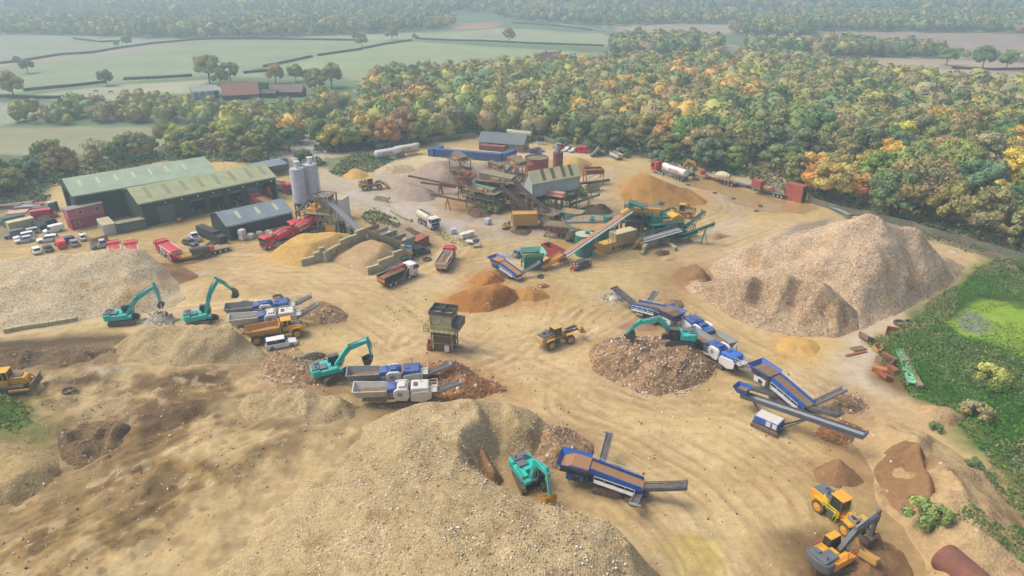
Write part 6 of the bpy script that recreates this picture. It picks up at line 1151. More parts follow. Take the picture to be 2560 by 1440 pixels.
box_thing('rust_container','rusty orange container behind the aggregate bins, nearer one','container',1048,618,4.6,2.4,2.4,R(62),mat('rust_orange','#9c4f36',.8,dirt=.4),group=CG); box_thing('rust_container','dull red container left of the rusty orange one behind the bins','container',1033,622,4.6,2.4,2.2,R(62),M_redd,group=CG,roofm=M_olv)
# concrete block walls
M_blkw=mat('block_concrete','#b5ad88',.9,dirt=.45,dcol=(.22,.22,.13),scale=.8)
def blockwall(label,pts_,rows_,bl=1.6,bh=.8,bt_=.8,ztop=None,seed=0):
    P=[Vector((*G(*p),0)) for p in pts_]; o=thing('block_wall',label,'wall',(P[0].x,P[0].y,0),0,'walls of big concrete blocks'); r=random.Random(seed); b=MB()
    tot=sum((q-p).length for p,q in zip(P,P[1:])); done=0
    for p,q in zip(P,P[1:]):
        d=(q-p); n=max(1,round(d.length/bl)); 
        for i in range(n):
            u=(done+d.length*(i+.5)/n)/tot; k=rows_[min(len(rows_)-1,int(u*len(rows_)))]; c0=p.lerp(q,i/n)-P[0];c1=p.lerp(q,(i+1)/n)-P[0]; e=(c1-c0).normalized()*.03
            for j in range(k):
                off=(e/.03)*(bl*.25 if j%2 else -bl*.25)*(0 if n<3 else 1); jz=r.uniform(-.02,.02); b.beam(c0+e+off+Vector((0,0,bh*(j+.5))),c1-e+off+Vector((0,0,bh*(j+.5)+jz)),bt_+r.uniform(-.06,.06),bh-.03)
        done+=d.length
    b.build('blocks',M_blkw,o,bevel=.05); return o
blockwall('tall mossy block wall along the right side of the sand ramp',[(918,686),(950,676),(1010,655),(1016,630)],[2,3,4,5,5],seed=1); blockwall('mossy block wall climbing the left side of the sand ramp',[(812,655),(838,640),(870,625),(920,608)],[3,3,4,4,5],seed=2)
blockwall('pale block bay wall in front of the yellow sand heap',[(753,665),(786,656),(815,650)],[2,2,3,4],seed=3); blockwall('short stub of pale blocks at the left of the block bay',[(720,646),(738,640)],[2],seed=4)
blockwall('low block kerb along the dark shed behind the mixers',[(640,592),(690,578),(716,572)],[1],seed=5); blockwall('open block bay full of rubbish below the new washing plant',[(1606,636),(1616,620),(1650,607),(1672,612)],[2,2,2,2],seed=6); blockwall('right arm of the block bay below the new washing plant',[(1672,612),(1692,628)],[1],seed=7)
blockwall('mossy block wall behind the elevated shed',[(1462,482),(1500,474)],[4],seed=8); blockwall('broken old concrete blocks in front of the wheel loader at the top left',[(938,500),(972,506)],[2],1.4,seed=9); blockwall('long low concrete kerb wall beside the wet roadway',[(980,530),(1005,545),(1032,556)],[1,1],seed=10); blockwall('low kerb wall along the scrub island',[(950,545),(1000,563)],[1],seed=14); blockwall('row of low blocks on the track behind the left excavators',[(10,832),(60,822),(130,812),(200,800)],[1],seed=11)
# ================= MACHINES AND VEHICLES (local x forward, z up)
_W={}
def wheel(parent,x,y,r,w_,rim=None,tyre=None,side=1):
    k=(r,w_,id(rim),id(tyre),side)
    if k not in _W:
        t=MB(); n=18; pr=[(0,r*.62),(0.0,r*.9),(.12,r),(.88,r),(1,r*.9),(1,r*.62)]; t.lathe((0,-w_/2,0),(0,w_/2,0),pr,n); q=MB(); yo=side*w_/2
        q.cyl((0,yo-side*.02,0),(0,yo+side*.02,0),r*.62,n=n); q.cyl((0,yo+side*.02,0),(0,yo+side*.07,0),r*.3,r*.24,n=10)
        for i in range(6): a=i*1.047; q.cyl((r*.42*math.cos(a),yo+side*.02,r*.42*math.sin(a)),(r*.42*math.cos(a),yo+side*.04,r*.42*math.sin(a)),r*.07,n=6)
        _W[k]=(t.mesh('wheel',tyre or M_blk),q.mesh('rim',rim or M_lgr))
    a,b=_W[k]; o=link('wheel',a,parent,(x,y,r)); link('rim',b,o); return o
def put(px,py,px2=None,py2=None,z=None,at='mid'):
    """ground point and heading from two ground points of the photograph (rear, front)"""
    a=W(px,py);b=W(px2,py2); L_=(b-a).length; c=(a+b)/2; c.z=surf(c.x,c.y) if z is None else z; return c,math.atan2(b.y-a.y,b.x-a.x),L_
def car(name,label,pos,rz,col,kind='hatch',group='parked cars',cat='car',gls=None):
    P={'hatch':(4.1,1.75,1.47,.28,.42,.83,.93),'estate':(4.6,1.8,1.48,.28,.40,.90,.985),'suv':(4.6,1.88,1.78,.27,.37,.90,.98),'saloon':(4.5,1.78,1.43,.30,.43,.70,.86),'van':(4.4,1.8,1.82,.17,.30,.985,1.),'bigvan':(5.9,2.0,2.5,.12,.24,.99,1.),'pickup':(5.2,1.85,1.8,.27,.38,.60,.65),'hardtop':(5.2,1.85,1.82,.27,.38,.95,.99)}[kind]
    l,w_,h,f0,f1,r1,r0=P; wr=.33 if kind in('hatch','estate','saloon','van') else .38; gc=.2; bz=gc+(h-gc)*.50 if kind!='bigvan' else gc+(h-gc)*.45
    m=mat('car_'+col.strip('#'),col,.3,dirt=.1,spec=.6); o=thing(name,label,cat,pos,rz,group); X=lambda t:l/2-l*t
    b=MB(); hw=w_/2; st=[(0,.32,bz*.72,.80),(.02,.24,bz*.84,.93),(.12,gc,bz*.93,1),(f0,gc,bz,1),(.5,gc,bz,1),(r1,gc,bz,1),(.97,.24,bz*.97,.95),(1,.32,bz*.85,.85)]
    rs=[[(X(t),-hw*k*.93,z0),(X(t),-hw*k,(z0+z1)*.5),(X(t),-hw*k*.96,z1-.05),(X(t),-hw*k*.86,z1),(X(t),hw*k*.86,z1),(X(t),hw*k*.96,z1-.05),(X(t),hw*k,(z0+z1)*.5),(X(t),hw*k*.93,z0)] for t,z0,z1,k in st]; b.rings(rs)
    zt=h; hw2=hw*.80 if kind not in('van','bigvan') else hw*.92
    cab=[[(X(f0),-hw*.88,bz-.02),(X(f0),hw*.88,bz-.02),(X(f0)-.02,hw*.86,bz),(X(f0)-.02,-hw*.86,bz)]]
    ring=lambda t,z,k:[(X(t),-hw*.93,bz-.03),(X(t),-k,z),(X(t),k,z),(X(t),hw*.93,bz-.03)]
    b.rings([ring(f0,bz,hw*.88),ring(f1,zt-.03,hw2),ring((f1+r1)/2,zt,hw2),ring(r1,zt-.03,hw2),ring(r0,bz+.02 if r0-r1>.03 else zt-.2,hw*.88)])
    if kind=='pickup':
        pass
    body=b.build('body',m,o,smooth=True)
    g=MB(); e=.015
    def pane(a,b_,c,d): g.add([a,b_,c,d],[(0,1,2,3)])
    dz=zt-bz
    # windscreen, rear glass, sides
    nx=.03
    g.prism([(X(f0+.012)+nx,bz+.05),(X(f1-.012)+nx,zt-.09),(X(f1-.012)+nx-.03,zt-.09),(X(f0+.012)+nx-.03,bz+.05)],-hw2*.9,hw2*.9)
    if kind!='bigvan' and kind!='van' : g.prism([(X(r0-.005)-nx,bz+.12),(X(r1+.008)-nx,zt-.1),(X(r1+.008)-nx+.03,zt-.1),(X(r0-.005)-nx+.03,bz+.12)],-hw2*.88,hw2*.88)
    se=r1-.02 if kind not in('van','bigvan') else f1+.13
    sr=[(f1-.01,se)] if kind in('van','bigvan') else [(f1-.02,(f1+se)/2-.008),((f1+se)/2+.008,se)]
    if kind in('van','bigvan'): sr=[(f0+.03,f0+.16)]
    for a_,b_ in sr:
        for s_ in (-1,1):
            y0=s_*(hw*.93+.006); y1=s_*(hw2+.012); ya=y0+(y1-y0)*.15; yb_=y0+(y1-y0)*.88; za=bz+dz*.12; zb=bz+dz*.86
            g.add([(X(a_-.02),ya,za),(X(b_),ya,za),(X(b_),yb_,zb),(X(a_+.01),yb_,zb),(X(a_-.02),ya-s_*.02,za),(X(b_),ya-s_*.02,za),(X(b_),yb_-s_*.02,zb),(X(a_+.01),yb_-s_*.02,zb)],[(0,1,2,3),(7,6,5,4),(0,4,5,1),(2,6,7,3)])
    g.build('windows',gls or M_gls,o)
    for t in (.19,.80):
        for s_ in (-1,1): wheel(o,X(t),s_*(hw-.10),wr,.22,M_lgr,M_blk,s_)
    for s_ in (-1,1):
        MB().bx(l/2-.10,l/2+.005,s_*hw*.72-.16,s_*hw*.72+.16,bz*.66,bz*.80).build('headlight',mat('lamp_glass','#d9dde0',.15,dirt=0),o); MB().bx(-l/2-.01,-l/2+.06,s_*hw*.78-.1,s_*hw*.78+.1,bz*.66,bz*.84).build('tail_light',mat('tail_red','#a01418',.3,dirt=0),o)
    MB().bx(-l/2-.03,-l/2+.02,-.26,.26,bz*.5,bz*.5+.12).build('number_plate',mat('plate_yellow','#d8b63a',.5,dirt=0),o)
    mm=MB(); 
    for s_ in (-1,1): mm.bx(X(f1)-.05,X(f1)+.12,s_*(hw+.02)-.0,s_*(hw+.17),bz,bz+.14) if s_>0 else mm.bx(X(f1)-.05,X(f1)+.12,-(hw+.17),-(hw+.02),bz,bz+.14)
    mm.build('mirrors',m,o)
    if kind=='pickup':
        q=MB(); x0=X(.985);x1=X(.67); q.bx(x0,x1,-hw*.8,hw*.8,bz+.005,bz+.02); q.build('load_bed',M_blk,o)
        q=MB(); 
        for s_ in (-1,1): q.beam((x0,s_*hw*.88,bz+.06),(x1,s_*hw*.88,bz+.06),.1,.14)
        q.beam((x0,-hw*.85,bz+.06),(x0,hw*.85,bz+.06),.08,.14); q.build('bed_sides',m,o)
    return o
def text_mesh(txt,m,size=1.,name='lettering',bold=True):
    cu=bpy.data.curves.new('txt','FONT'); cu.body=txt; cu.size=size; cu.align_x='CENTER'; cu.align_y='CENTER'; cu.extrude=.01; cu.offset=.018*size if bold else 0; cu.resolution_u=2
    ob=bpy.data.objects.new('txt',cu); C.objects.link(ob); bpy.context.view_layer.update(); dg=bpy.context.evaluated_depsgraph_get(); me=bpy.data.meshes.new_from_object(ob.evaluated_get(dg)); bpy.data.objects.remove(ob); bpy.data.curves.remove(cu); me.materials.clear(); me.materials.append(m); me.name=name; return me
def wrap(me,fn):
    me=me.copy()
    import bmesh
    bm=bmesh.new(); bm.from_mesh(me); bmesh.ops.subdivide_edges(bm,edges=[e for e in bm.edges if e.calc_length()>.3],cuts=2); 
    for v in bm.verts: v.co=Vector(fn(v.co.x,v.co.y,v.co.z))
    bm.to_mesh(me); bm.free(); return me
def cab(o,x,col,w_=2.45,l=2.1,z0=.9,h=2.1,roofcol=None,guard=True):
    m=col; b=MB(); hw=w_/2
    b.prism([(x+l*.02,z0-.35),(x+l,z0-.35),(x+l+.06,z0+.9),(x+l-.10,z0+h-.15),(x+l-.35,z0+h),(x,z0+h),(x,z0-.35)],-hw,hw); c=b.build('cab',m,o,bevel=.05)
    g=MB(); g.prism([(x+l+.07,z0+.98),(x+l-.05,z0+h-.28),(x+l-.12,z0+h-.28),(x+l,z0+.98)],-hw+.12,hw-.12); g.build('windscreen',M_gls,c)
    g=MB()
    for s_ in (-1,1):
        g.bx(x+l*.42,x+l*.92,s_*hw-.02 if s_>0 else -hw-.02,hw+.02 if s_>0 else -hw+.02,z0+.95,z0+h-.3)
    g.build('side_windows',M_gls,c)
    g=MB(); g.bx(x+l+.02,x+l+.09,-hw+.2,hw-.2,z0+.1,z0+.75); g.build('grille',M_blk,c)
    g=MB(); g.bx(x+l-.05,x+l+.16,-hw,hw,z0-.45,z0-.05); g.build('bumper',M_gry if m!=M_wht else M_wht,c)
    for s_ in (-1,1): MB().bx(x+l+.1,x+l+.18,s_*hw*.8-.16,s_*hw*.8+.16,z0-.38,z0-.14).build('headlight',mat('lamp_glass','#d9dde0'),c)
    for s_ in (-1,1): MB().bx(x+l-.2,x+l+.1,s_*(hw+.2)-.06,s_*(hw+.2)+.06,z0+1.,z0+1.75).build('mirror',M_blk,c)
    g=MB(); g.prism([(x+l-.1,z0+h-.12),(x+l+.18,z0+h-.2),(x+l+.18,z0+h-.14),(x+l-.1,z0+h)],-hw+.1,hw-.1); g.build('sun_visor',m,c); return c
def axles(o,xs,r=.52,w_=.36,tr=1.05,rim=None): 
    for x in xs:
        for s_ in (-1,1): wheel(o,x,s_*tr,r,w_,rim or M_wd,M_blk,s_)
def chassis(o,x0,x1,m=None):
    b=MB()
    for s_ in (-1,1): b.beam((x0,s_*.42,.85),(x1,s_*.42,.85),.12,.26)
    for x in (x0+.3,(x0+x1)/2,x1-.3): b.beam((x,-.42,.85),(x,.42,.85),.1,.2)
    b.build('chassis',m or M_gry,o); g=MB(); xm=(x0+x1)/2+.5
    for s_ in (-1,1): g.bx(xm-.9,xm+.6,s_*1.15-.12,s_*1.15+.12,.45,.95)
    g.build('side_boxes',M_lgr,o)
def chevrons(o,x,zc,w_,h,nm='tailgate_marking'):
    b=MB(); n=8
    for i in range(n):
        y0=-w_/2+w_*i/n; b.add([(x-.012,y0,zc-h/2),(x-.012,y0+w_/n*.5,zc-h/2),(x-.012,y0+w_/n,zc+h/2),(x-.012,y0+w_/n*.5,zc+h/2)],[(0,1,2,3)])
    b.build(nm,mat('marking_red','#c4411f',.5,dirt=.1),o); MB().bx(x-.008,x,-w_/2,w_/2,zc-h/2,zc+h/2).build('marking_plate',mat('marking_yellow','#e0b02a',.5,dirt=.1),o)
def tipper(label,pos,rz,colm,bodym,load=None,grab=None,sheet=None,letters=None,group='tipper lorries',sc_=1.):
    o=thing('tipper_lorry',label,'lorry',pos,rz,group,sc_); chassis(o,-4.5,4.2); cab(o,2.35,colm); axles(o,(3.55,1.95,-1.9,-3.25))
    b=MB(); x0,x1,z0,z1=-4.7,1.9,1.15,2.5; hw=1.22; b.bx(x0,x1,-hw,-hw+.07,z0,z1); b.bx(x0,x1,hw-.07,hw,z0,z1); b.bx(x1-.07,x1,-hw+.07,hw-.07,z0,z1+.25); b.bx(x0+.07,x1-.07,-hw+.07,hw-.07,z0,z0+.1)
    for i in range(5):
        for s_ in (-1,1): xx=x0+.3+i*1.5; b.beam((xx,s_*(hw+.03),z0),(xx,s_*(hw+.03),z1),.1,.06,up=(1,0,0))
    for s_ in (-1,1): b.beam((x0,s_*(hw+.02),z1),(x1,s_*(hw+.02),z1),.14,.12)
    t=b.build('tipper_body',bodym,o); q=MB().bx(x0-.02,x0+.05,-hw,hw,z0,z1-.1).build('tailgate',bodym if not grab else M_rust,t); chevrons(o,x0-.03,1.75,2.2,.5)
    if load: k=MB(); k.add([(x0+.1,-hw+.1,z1-.35),(x1-.1,-hw+.1,z1-.3),(x1-.1,hw-.1,z1-.32),(x0+.1,hw-.1,z1-.35),((x0+x1)/2+.6,0,z1+.12),((x0+x1)/2-1.5,.1,z1-.02)],[(0,1,5),(1,4,5),(1,2,4),(2,3,4),(3,5,4),(3,0,5)]); k.build('load',load,o)
    if sheet: k=MB(); k.prism([(-hw-.02,z1+.02),(0,z1+.16),(hw+.02,z1+.02),(0,z1+.08)],x0,x1,ax='x'); k.build('sheet_cover',sheet,o)
    if letters:
        me=text_mesh(letters,M_red,.62)
        for s_ in (-1,1): link('lettering',me,o,((x0+x1)/2,s_*(hw+.09),(z0+z1)/2+.05),(R(90),0,0 if s_<0 else R(180)))
    if grab:
        g=MB(); g.beam((1.95,0,1.2),(1.95,0,3.2),.34); g.build('crane_post',grab,o); g=MB(); g.beam((1.95,0,3.15),(-.4,.25,2.75),.28,.34); g.build('crane_boom',grab,o); g=MB(); g.beam((-.4,.25,2.8),(-3.1,.5,2.35),.22,.26); g.build('crane_arm',grab,o)
        g=MB(); g.prism([(-3.6,2.3),(-2.8,2.3),(-2.6,1.8),(-3.2,1.4),(-3.8,1.8)],.2,.9); g.build('grab_bucket',M_blk,o)
        g=MB(); 
        for s_ in (-1,1): g.beam((2.1,s_*1.1,.9),(2.1,s_*1.3,2.9),.1)
        g.beam((.2,-1.25,1.2),(2.,-1.25,3.),.08); g.build('frame',M_wht,o)
    return o
DRUM=[(0,.35),(.03,.62),(.10,.85),(.30,1.18),(.52,1.22),(.78,.95),(.93,.62),(.97,.60),(1,.5)]
def drum(o,p0,p1,m,letters=None,sc_=1.,lets2=None,lm=None):
    b=MB(); b.lathe(p0,p1,[(t,r*sc_) for t,r in DRUM],24); d=b.build('mixer_drum',m,o,smooth=True)
    r_=MB(); P0=Vector(p0);P1=Vector(p1)
    for t,rr__ in ((.86,.86),): r_.cyl(P0.lerp(P1,t-.02),P0.lerp(P1,t+.02),rr__*sc_,n=24)
    r_.build('ring',M_redd if m!=M_crm else M_crm,d)
    ax=(P1-P0); Ld=ax.length; ax=ax.normalized(); sd=ax.cross(Vector((0,0,1))).normalized(); up=sd.cross(ax)
    for k,(tx,ang) in enumerate(((letters,35),(letters,145),(lets2,-15),(lets2,195))):
        if not tx: continue
        flip=-1 if ang in(145,195) else 1; me=text_mesh(tx,lm or M_wht,.62*sc_)
        def fn(x,y,z,ang=ang,flip=flip):
            t=.45+flip*x/Ld; rad=np.interp(t,[q[0] for q in DRUM],[q[1] for q in DRUM])*sc_+.02+z; a=R(ang)+flip*y/rad*1.0; c=P0+ax*(t*Ld); return c+(sd*math.cos(a)+up*math.sin(a))*rad
        link('lettering',wrap(me,fn),d)
    return d
def mixer(label,pos,rz,letters='MITCHELL',lets2=None,group='concrete mixer lorries',sc_=1.):
    o=thing('mixer_lorry',label,'lorry',pos,rz,group,sc_); chassis(o,-4.6,4.2); cab(o,2.35,M_red); axles(o,(3.55,1.95,-1.7,-3.05)); drum(o,(1.75,0,1.95),(-3.6,0,2.95),M_red,letters,lets2=lets2)
    b=MB(); b.lathe((1.55,0,3.15),(2.1,0,3.15),[(0,.4),(.1,.55),(.9,.55),(1,.4)],14); b.build('water_tank',M_wd,o,smooth=True)
    b=MB(); 
    for s_ in (-1,1): b.beam((-3.,s_*.8,.95),(-3.,s_*.6,2.5),.14); b.beam((-4.4,s_*.7,.95),(-3.6,s_*.7,3.6),.1); b.beam((1.4,s_*.8,.95),(1.4,s_*.3,1.7),.16)
    b.prism([(-4.6,3.9),(-3.4,3.9),(-3.7,3.1),(-4.2,3.1)],-.55,.55); b.build('rear_frame',M_redd,o); b=MB(); b.prism([(-4.3,3.1),(-3.9,3.1),(-4.7,1.9),(-5.,2.0)],-.3,.3); b.build('chute',M_redd,o)
    b=MB(); b.rail([(-4.6,.9,1.),(-4.6,-.9,1.)],2.6,.06); b.build('ladder',M_gry,o)
    for s_ in (-1,1): MB().bx(-2.3,-.2,s_*1.15-.04,s_*1.15+.04,.5,.85).build('side_guard',M_wht,o)
    return o
def tanker_trailer(label,pos,rz,m=None,tractor=None,letters='MITCHELL',group='cement tankers',lname='tanker_trailer',ls=1):
    m=m or M_wht; o=thing(lname,label,'tanker',pos,rz,group); b=MB(); X0,X1=-5.2,5.0
    def sec(x,r,zc,k=1.): return [(x,r*math.cos(a)*k,zc+r*math.sin(a)) for a in [i*6.2832/20 for i in range(20)]]
    b.rings([sec(X0,.5,2.75,.9),sec(X0+.25,1.1,2.55),sec(X0+1.,1.22,2.5),sec(2.,1.22,2.55),sec(3.1,1.15,2.7),sec(4.6,.75,3.05),sec(5.,.4,3.15)]); t=b.build('tank',m,o,smooth=True)
    b=MB()
    for xx in (-3.6,-1.6,.4): b.rings([[(xx-.9,-.9,2.1),(xx+.9,-.9,2.1),(xx+.9,.9,2.1),(xx-.9,.9,2.1)],[(xx-.2,-.2,.95),(xx+.2,-.2,.95),(xx+.2,.2,.95),(xx-.2,.2,.95)]])
    b.build('hopper_cones',m,o); b=MB(); b.rail([(X0+.6,0,3.72),(2.6,0,3.8)],.1,.05); b.beam((X0+.6,.25,3.75),(2.6,.25,3.8),.3,.05); b.build('top_walkway',M_lgr,o)
    for s_ in (-1,1): b=MB(); b.beam((X0+.2,s_*.5,1.05),(4.8,s_*.5,1.05),.14,.24); b.beam((-.6,s_*1.15,.8),(2.8,s_*1.15,.8),.08,.3); b.build('rail',M_lgr,o)
    axles(o,(-4.3,-3.05,-1.8),.5,.36,1.05,M_lgr)
    if not tractor: b=MB(); [b.beam((3.2,s_*.8,0),(3.2,s_*.8,1.2),.14) for s_ in (-1,1)]; b.build('landing_leg',M_gry,o)
    if letters:
        me=text_mesh(letters,mat('letter_red','#c0182a',.4,dirt=0),.95)
        for s_ in (-1,1): link('lettering',wrap(me,lambda x,y,z,s_=s_:( -.9+(-s_*x if s_>0 else x), s_*(math.sqrt(max(.01,1.22**2-(y+.1)**2))+.025+z*.5), 2.62+y)),o)
        for s_ in (-1,1): MB().bx(-2.6,1.,s_*1.13-.01,s_*1.13+.01,2.,2.08).build('stripe',M_gry,o)
    if tractor:
        t=thing('tractor_unit',tractor[1],'lorry',Vector(pos)+Matrix.Rotation(rz,3,'Z')@Vector((6.6,0,0)),rz,'lorry tractors'); chassis(t,-3.,1.9); c=cab(t,.1,tractor[0],h=2.5,l=2.1); axles(t,(1.3,-1.4,-2.6)); b=MB(); [b.cyl((-.15,s_*.9,1.2),(-.15,s_*.9,3.9),.1,n=8) for s_ in (-1,1)]; b.rail([(-.1,-1.1,3.4),(-.1,1.1,3.4)],.5,.05); b.build('light_bar',M_lgr,t)
    return o
def rigid_tanker(label,pos,rz):
    o=thing('tanker_lorry',label,'lorry',pos,rz,'cement tankers'); chassis(o,-4,3.6); cab(o,1.9,mat('cream_cab','#d6d4c6',.4,dirt=.15)); axles(o,(3.1,-1.8,-3.0)); M=mat('cream_tank','#cfc9a8',.4,dirt=.2); b=MB(); sec=lambda x,k:[(x,1.22*k*math.copysign(abs(math.cos(a))**.7,math.cos(a)),2.2+1.0*k*math.copysign(abs(math.sin(a))**.8,math.sin(a))) for a in [i*6.2832/20 for i in range(20)]]
    b.rings([sec(-4.2,.75),sec(-4.,1),sec(1.5,1),sec(1.7,.75)]); b.build('tank',M,o,smooth=True); b=MB(); b.bx(-3.6,1.2,-.35,.35,3.2,3.3); b.rail([(-3.6,-.4,3.2),(1.2,-.4,3.2)],.25,.05); b.build('top_walkway',M_gry,o)
    for s_ in (-1,1): MB().bx(-1.,1.4,s_*1.1-.08,s_*1.1+.08,.5,1.0).build('side_guard',M_gry,o)
    return o
def flatbed(label,pos,rz,l=11.5,m=None,group='flatbed trailers',deckz=1.35,bedm=None,name='flatbed_trailer',rear_n=3):
    o=thing(name,label,'trailer',pos,rz,group); b=MB(); b.bx(-l/2,l/2,-1.2,1.2,deckz-.08,deckz); b.build('deck',bedm or M_wood,o); b=MB()
    for s_ in (-1,1): b.beam((-l/2,s_*1.2,deckz-.12),(l/2,s_*1.2,deckz-.12),.1,.2); b.beam((-l/2+.3,s_*.45,deckz-.35),(l/2-.3,s_*.45,deckz-.3),.14,.4); b.beam((-.5,s_*1.1,.55),(2.3,s_*1.1,.55),.06,.1); b.beam((-.5,s_*1.1,.75),(2.3,s_*1.1,.75),.06,.1); b.beam((l/2-2.6,s_*.8,0),(l/2-2.6,s_*.8,1.),.14)
    b.build('frame',m or M_redd,o); axles(o,[-l/2+1.2+i*1.25 for i in range(rear_n)],.48,.34,1.02,M_wd); return o
# ---- excavator
def track_pair(o,l,gauge,w_,h,m=None,name='track',z=0.):
    for s_ in (-1,1):
        b=MB(); r=h/2; pr=[]; n=7
        for i in range(n+1): a=R(-90+180*i/n); pr.append((l/2-r+math.cos(a)*r,r+math.sin(a)*r))
        for i in range(n+1): a=R(90+180*i/n); pr.append((-l/2+r+math.cos(a)*r,r+math.sin(a)*r))
        y0=s_*gauge/2-w_/2; b.prism([(x,zz+z) for x,zz in pr],y0,y0+w_); per=len(pr)
        nn=int(l/.32)
        for i in range(nn):
            x=-l/2+r+(l-2*r)*(i+.5)/nn; b.bx(x-.06,x+.06,y0-.01,y0+w_+.01,h+z,h+z+.05)
        t=b.build(name,m or M_brn,o)
        q=MB(); ys=y0-.03 if s_<0 else y0+w_+.0
        for i in range(5): x=-l/2+r+(l-2*r)*i/4; q.cyl((x,ys,r+z),(x,ys+.03,r+z),r*.55,n=12)
        q.build('rollers',M_gry,t)
def excavator(label,pos,rz,track_rz=0.,Mx=(2.8,5.2),Bx=(5.6,6.2),Sx=(5.8,2.6),bang=-60,col=None,boomm=None,sc_=1.,tilt=(0,0),bucketm=None,group='excavators in the yard',counter=None,cabm=None,attach='bucket',name='excavator',roofm=None,letters=None,guards=None,operator=True,cabroof=None):
    col=col or M_teal; boomm=boomm or col; o=thing(name,label,'excavator',pos,rz,group,sc_); o.rotation_euler=(tilt[0],tilt[1],rz)
    ca,sa=math.cos(track_rz),math.sin(track_rz); RT=Matrix.Rotation(track_rz,4,'Z')
    for s_ in (-1,1):
        b=MB(); b.T=RT; r=.5; l=4.6; pr=[]
        for i in range(8): a=R(-90+180*i/7); pr.append((l/2-r+math.cos(a)*r,r+math.sin(a)*r))
        for i in range(8): a=R(90+180*i/7); pr.append((-l/2+r+math.cos(a)*r,r+math.sin(a)*r))
        y0=s_*1.3-.3; b.prism(pr,y0,y0+.6)
        for i in range(14): x=-l/2+r+(l-2*r)*(i+.5)/14; b.bx(x-.06,x+.06,y0-.01,y0+.61,1.0,1.05)
        for k in (-1,1):
            for i in range(4): a=R(-60+40*i); x=k*(l/2-r+math.cos(a)*r); z=r+math.sin(a)*r; b.beam((x,y0-.01,z),(x,y0+.61,z),.1,.1)
        t=b.build('track',mat('track_steel','#5b5148',.8,dirt=.6,dcol=(.2,.16,.11)),o); q=MB(); q.T=RT; ys=y0-.03 if s_<0 else y0+.6
        for i in range(6): x=-l/2+r+(l-2*r)*i/5; q.cyl((x,ys,r),(x,ys+.03,r),r*(.6 if i in(0,5) else .35),n=12)
        q.build('rollers',M_gry,t)
    b=MB(); b.T=RT; b.bx(-1.1,1.1,-1.0,1.0,.45,.95); b.cyl((0,0,.95),(0,0,1.2),.85,n=16); b.build('undercarriage',M_gry,o)
    # house: rounded counterweight at the rear, engine covers, side boxes
    b=MB(); arc=[(-2.6-math.cos(R(a))*.55,math.sin(R(a))*1.5) for a in range(-90,91,18)]
    pl=[(-1.7,-1.5)]+arc+[(-1.7,1.5)]; b.prism([(x,y) for x,y in pl],1.2,2.35,ax='z'); b.build('counterweight',counter or col,o,bevel=.08)
    b=MB(); b.bx(-1.7,1.0,-1.5,-.55,1.2,2.1); b.bx(1.0,1.7,-1.45,-.6,1.2,1.75); b.bx(-1.7,-.3,.5,1.5,1.2,2.15); b.bx(-1.7,.1,-.55,.5,1.2,2.2); b.bx(.1,1.5,-.55,.5,1.2,1.5); b.build('house',col,o,bevel=.06)
    b=MB(); b.bx(-2.9,-1.75,-1.1,1.1,2.36,2.56); b.bx(-1.7,-.6,-1.0,.3,2.21,2.42); b.cyl((-2.2,-.7,2.5),(-2.2,-.7,3.0),.1,n=8); b.bx(-2.4,-1.9,.2,.7,2.56,2.75); b.build('engine_hood',mat('hood_grey','#5c6670',.5,dirt=.2),o,bevel=.03)
    b=MB(); b.prism([(-.2,1.2),(1.55,1.2),(1.75,1.9),(1.45,3.0),(-.05,3.05),(-.2,2.4)],.55,1.48); c=b.build('cab',cabm or M_blk,o,bevel=.05)
    g=MB(); g.prism([(1.77,1.95),(1.49,2.92),(1.44,2.92),(1.7,1.95)],.63,1.4); g.bx(.1,1.35,1.485,1.51,1.95,2.85); g.bx(.1,1.35,.52,.545,2.1,2.85); g.bx(-.23,-.2,.65,1.4,2.3,2.9); g.build('windows',M_gls,c)
    g=MB(); g.bx(-.1,1.45,.6,1.44,3.05,3.1); g.build('cab_roof',cabroof or M_gry,c)
    if operator: g=MB(); g.bx(.35,.75,.8,1.2,1.8,2.5); g.build('seat',M_org2,c)
    if guards:
        g=MB(); g.rail([(1.7,-1.45,1.75),(.2,-1.45,2.1),(-1.6,-1.45,2.1)],.75,.05,step=1.1); g.rail([(-1.7,1.48,2.15),(-.4,1.48,2.15)],.6,.05); g.build('guard_rail',guards,o)
    else: g=MB(); g.rail([(1.4,-1.42,1.75),(-.5,-1.42,2.1)],.6,.04,step=1.); g.build('guard_rail',M_gry,o)
    def arm(P,Q,w0,w1,wd,nm,m_,z=0):
        P=Vector((P[0],0,P[1]));Q=Vector((Q[0],0,Q[1])); d=(Q-P).normalized(); n=Vector((-d.z,0,d.x)); a=MB(); a.prism([(P.x-n.x*w0/2,P.z-n.z*w0/2),(Q.x-n.x*w1/2,Q.z-n.z*w1/2),(Q.x+d.x*w1/3,Q.z+d.z*w1/3),(Q.x+n.x*w1/2,Q.z+n.z*w1/2),(P.x+n.x*w0/2,P.z+n.z*w0/2),(P.x-d.x*w0/3,P.z-d.z*w0/3)],-wd/2,wd/2); return a
    F=Vector((.75,1.75)); Mx,Bx,Sx=Vector(Mx),Vector(Bx),Vector(Sx)
    bo=arm(F,Mx,.55,.85,.5,'boom',boomm); b2=arm(Mx,Bx,.85,.5,.5,'boom',boomm); bo.add(b2.v,b2.f); boom=bo.build('boom',boomm,o)
    st=arm(Bx+(Bx-Sx).normalized()*.75,Sx,.4,.32,.38,'stick',boomm); mid=arm(Bx,Bx.lerp(Sx,.35),.7,.5,.42,'s',boomm); st.add(mid.v,mid.f); stick=st.build('stick',boomm,o)
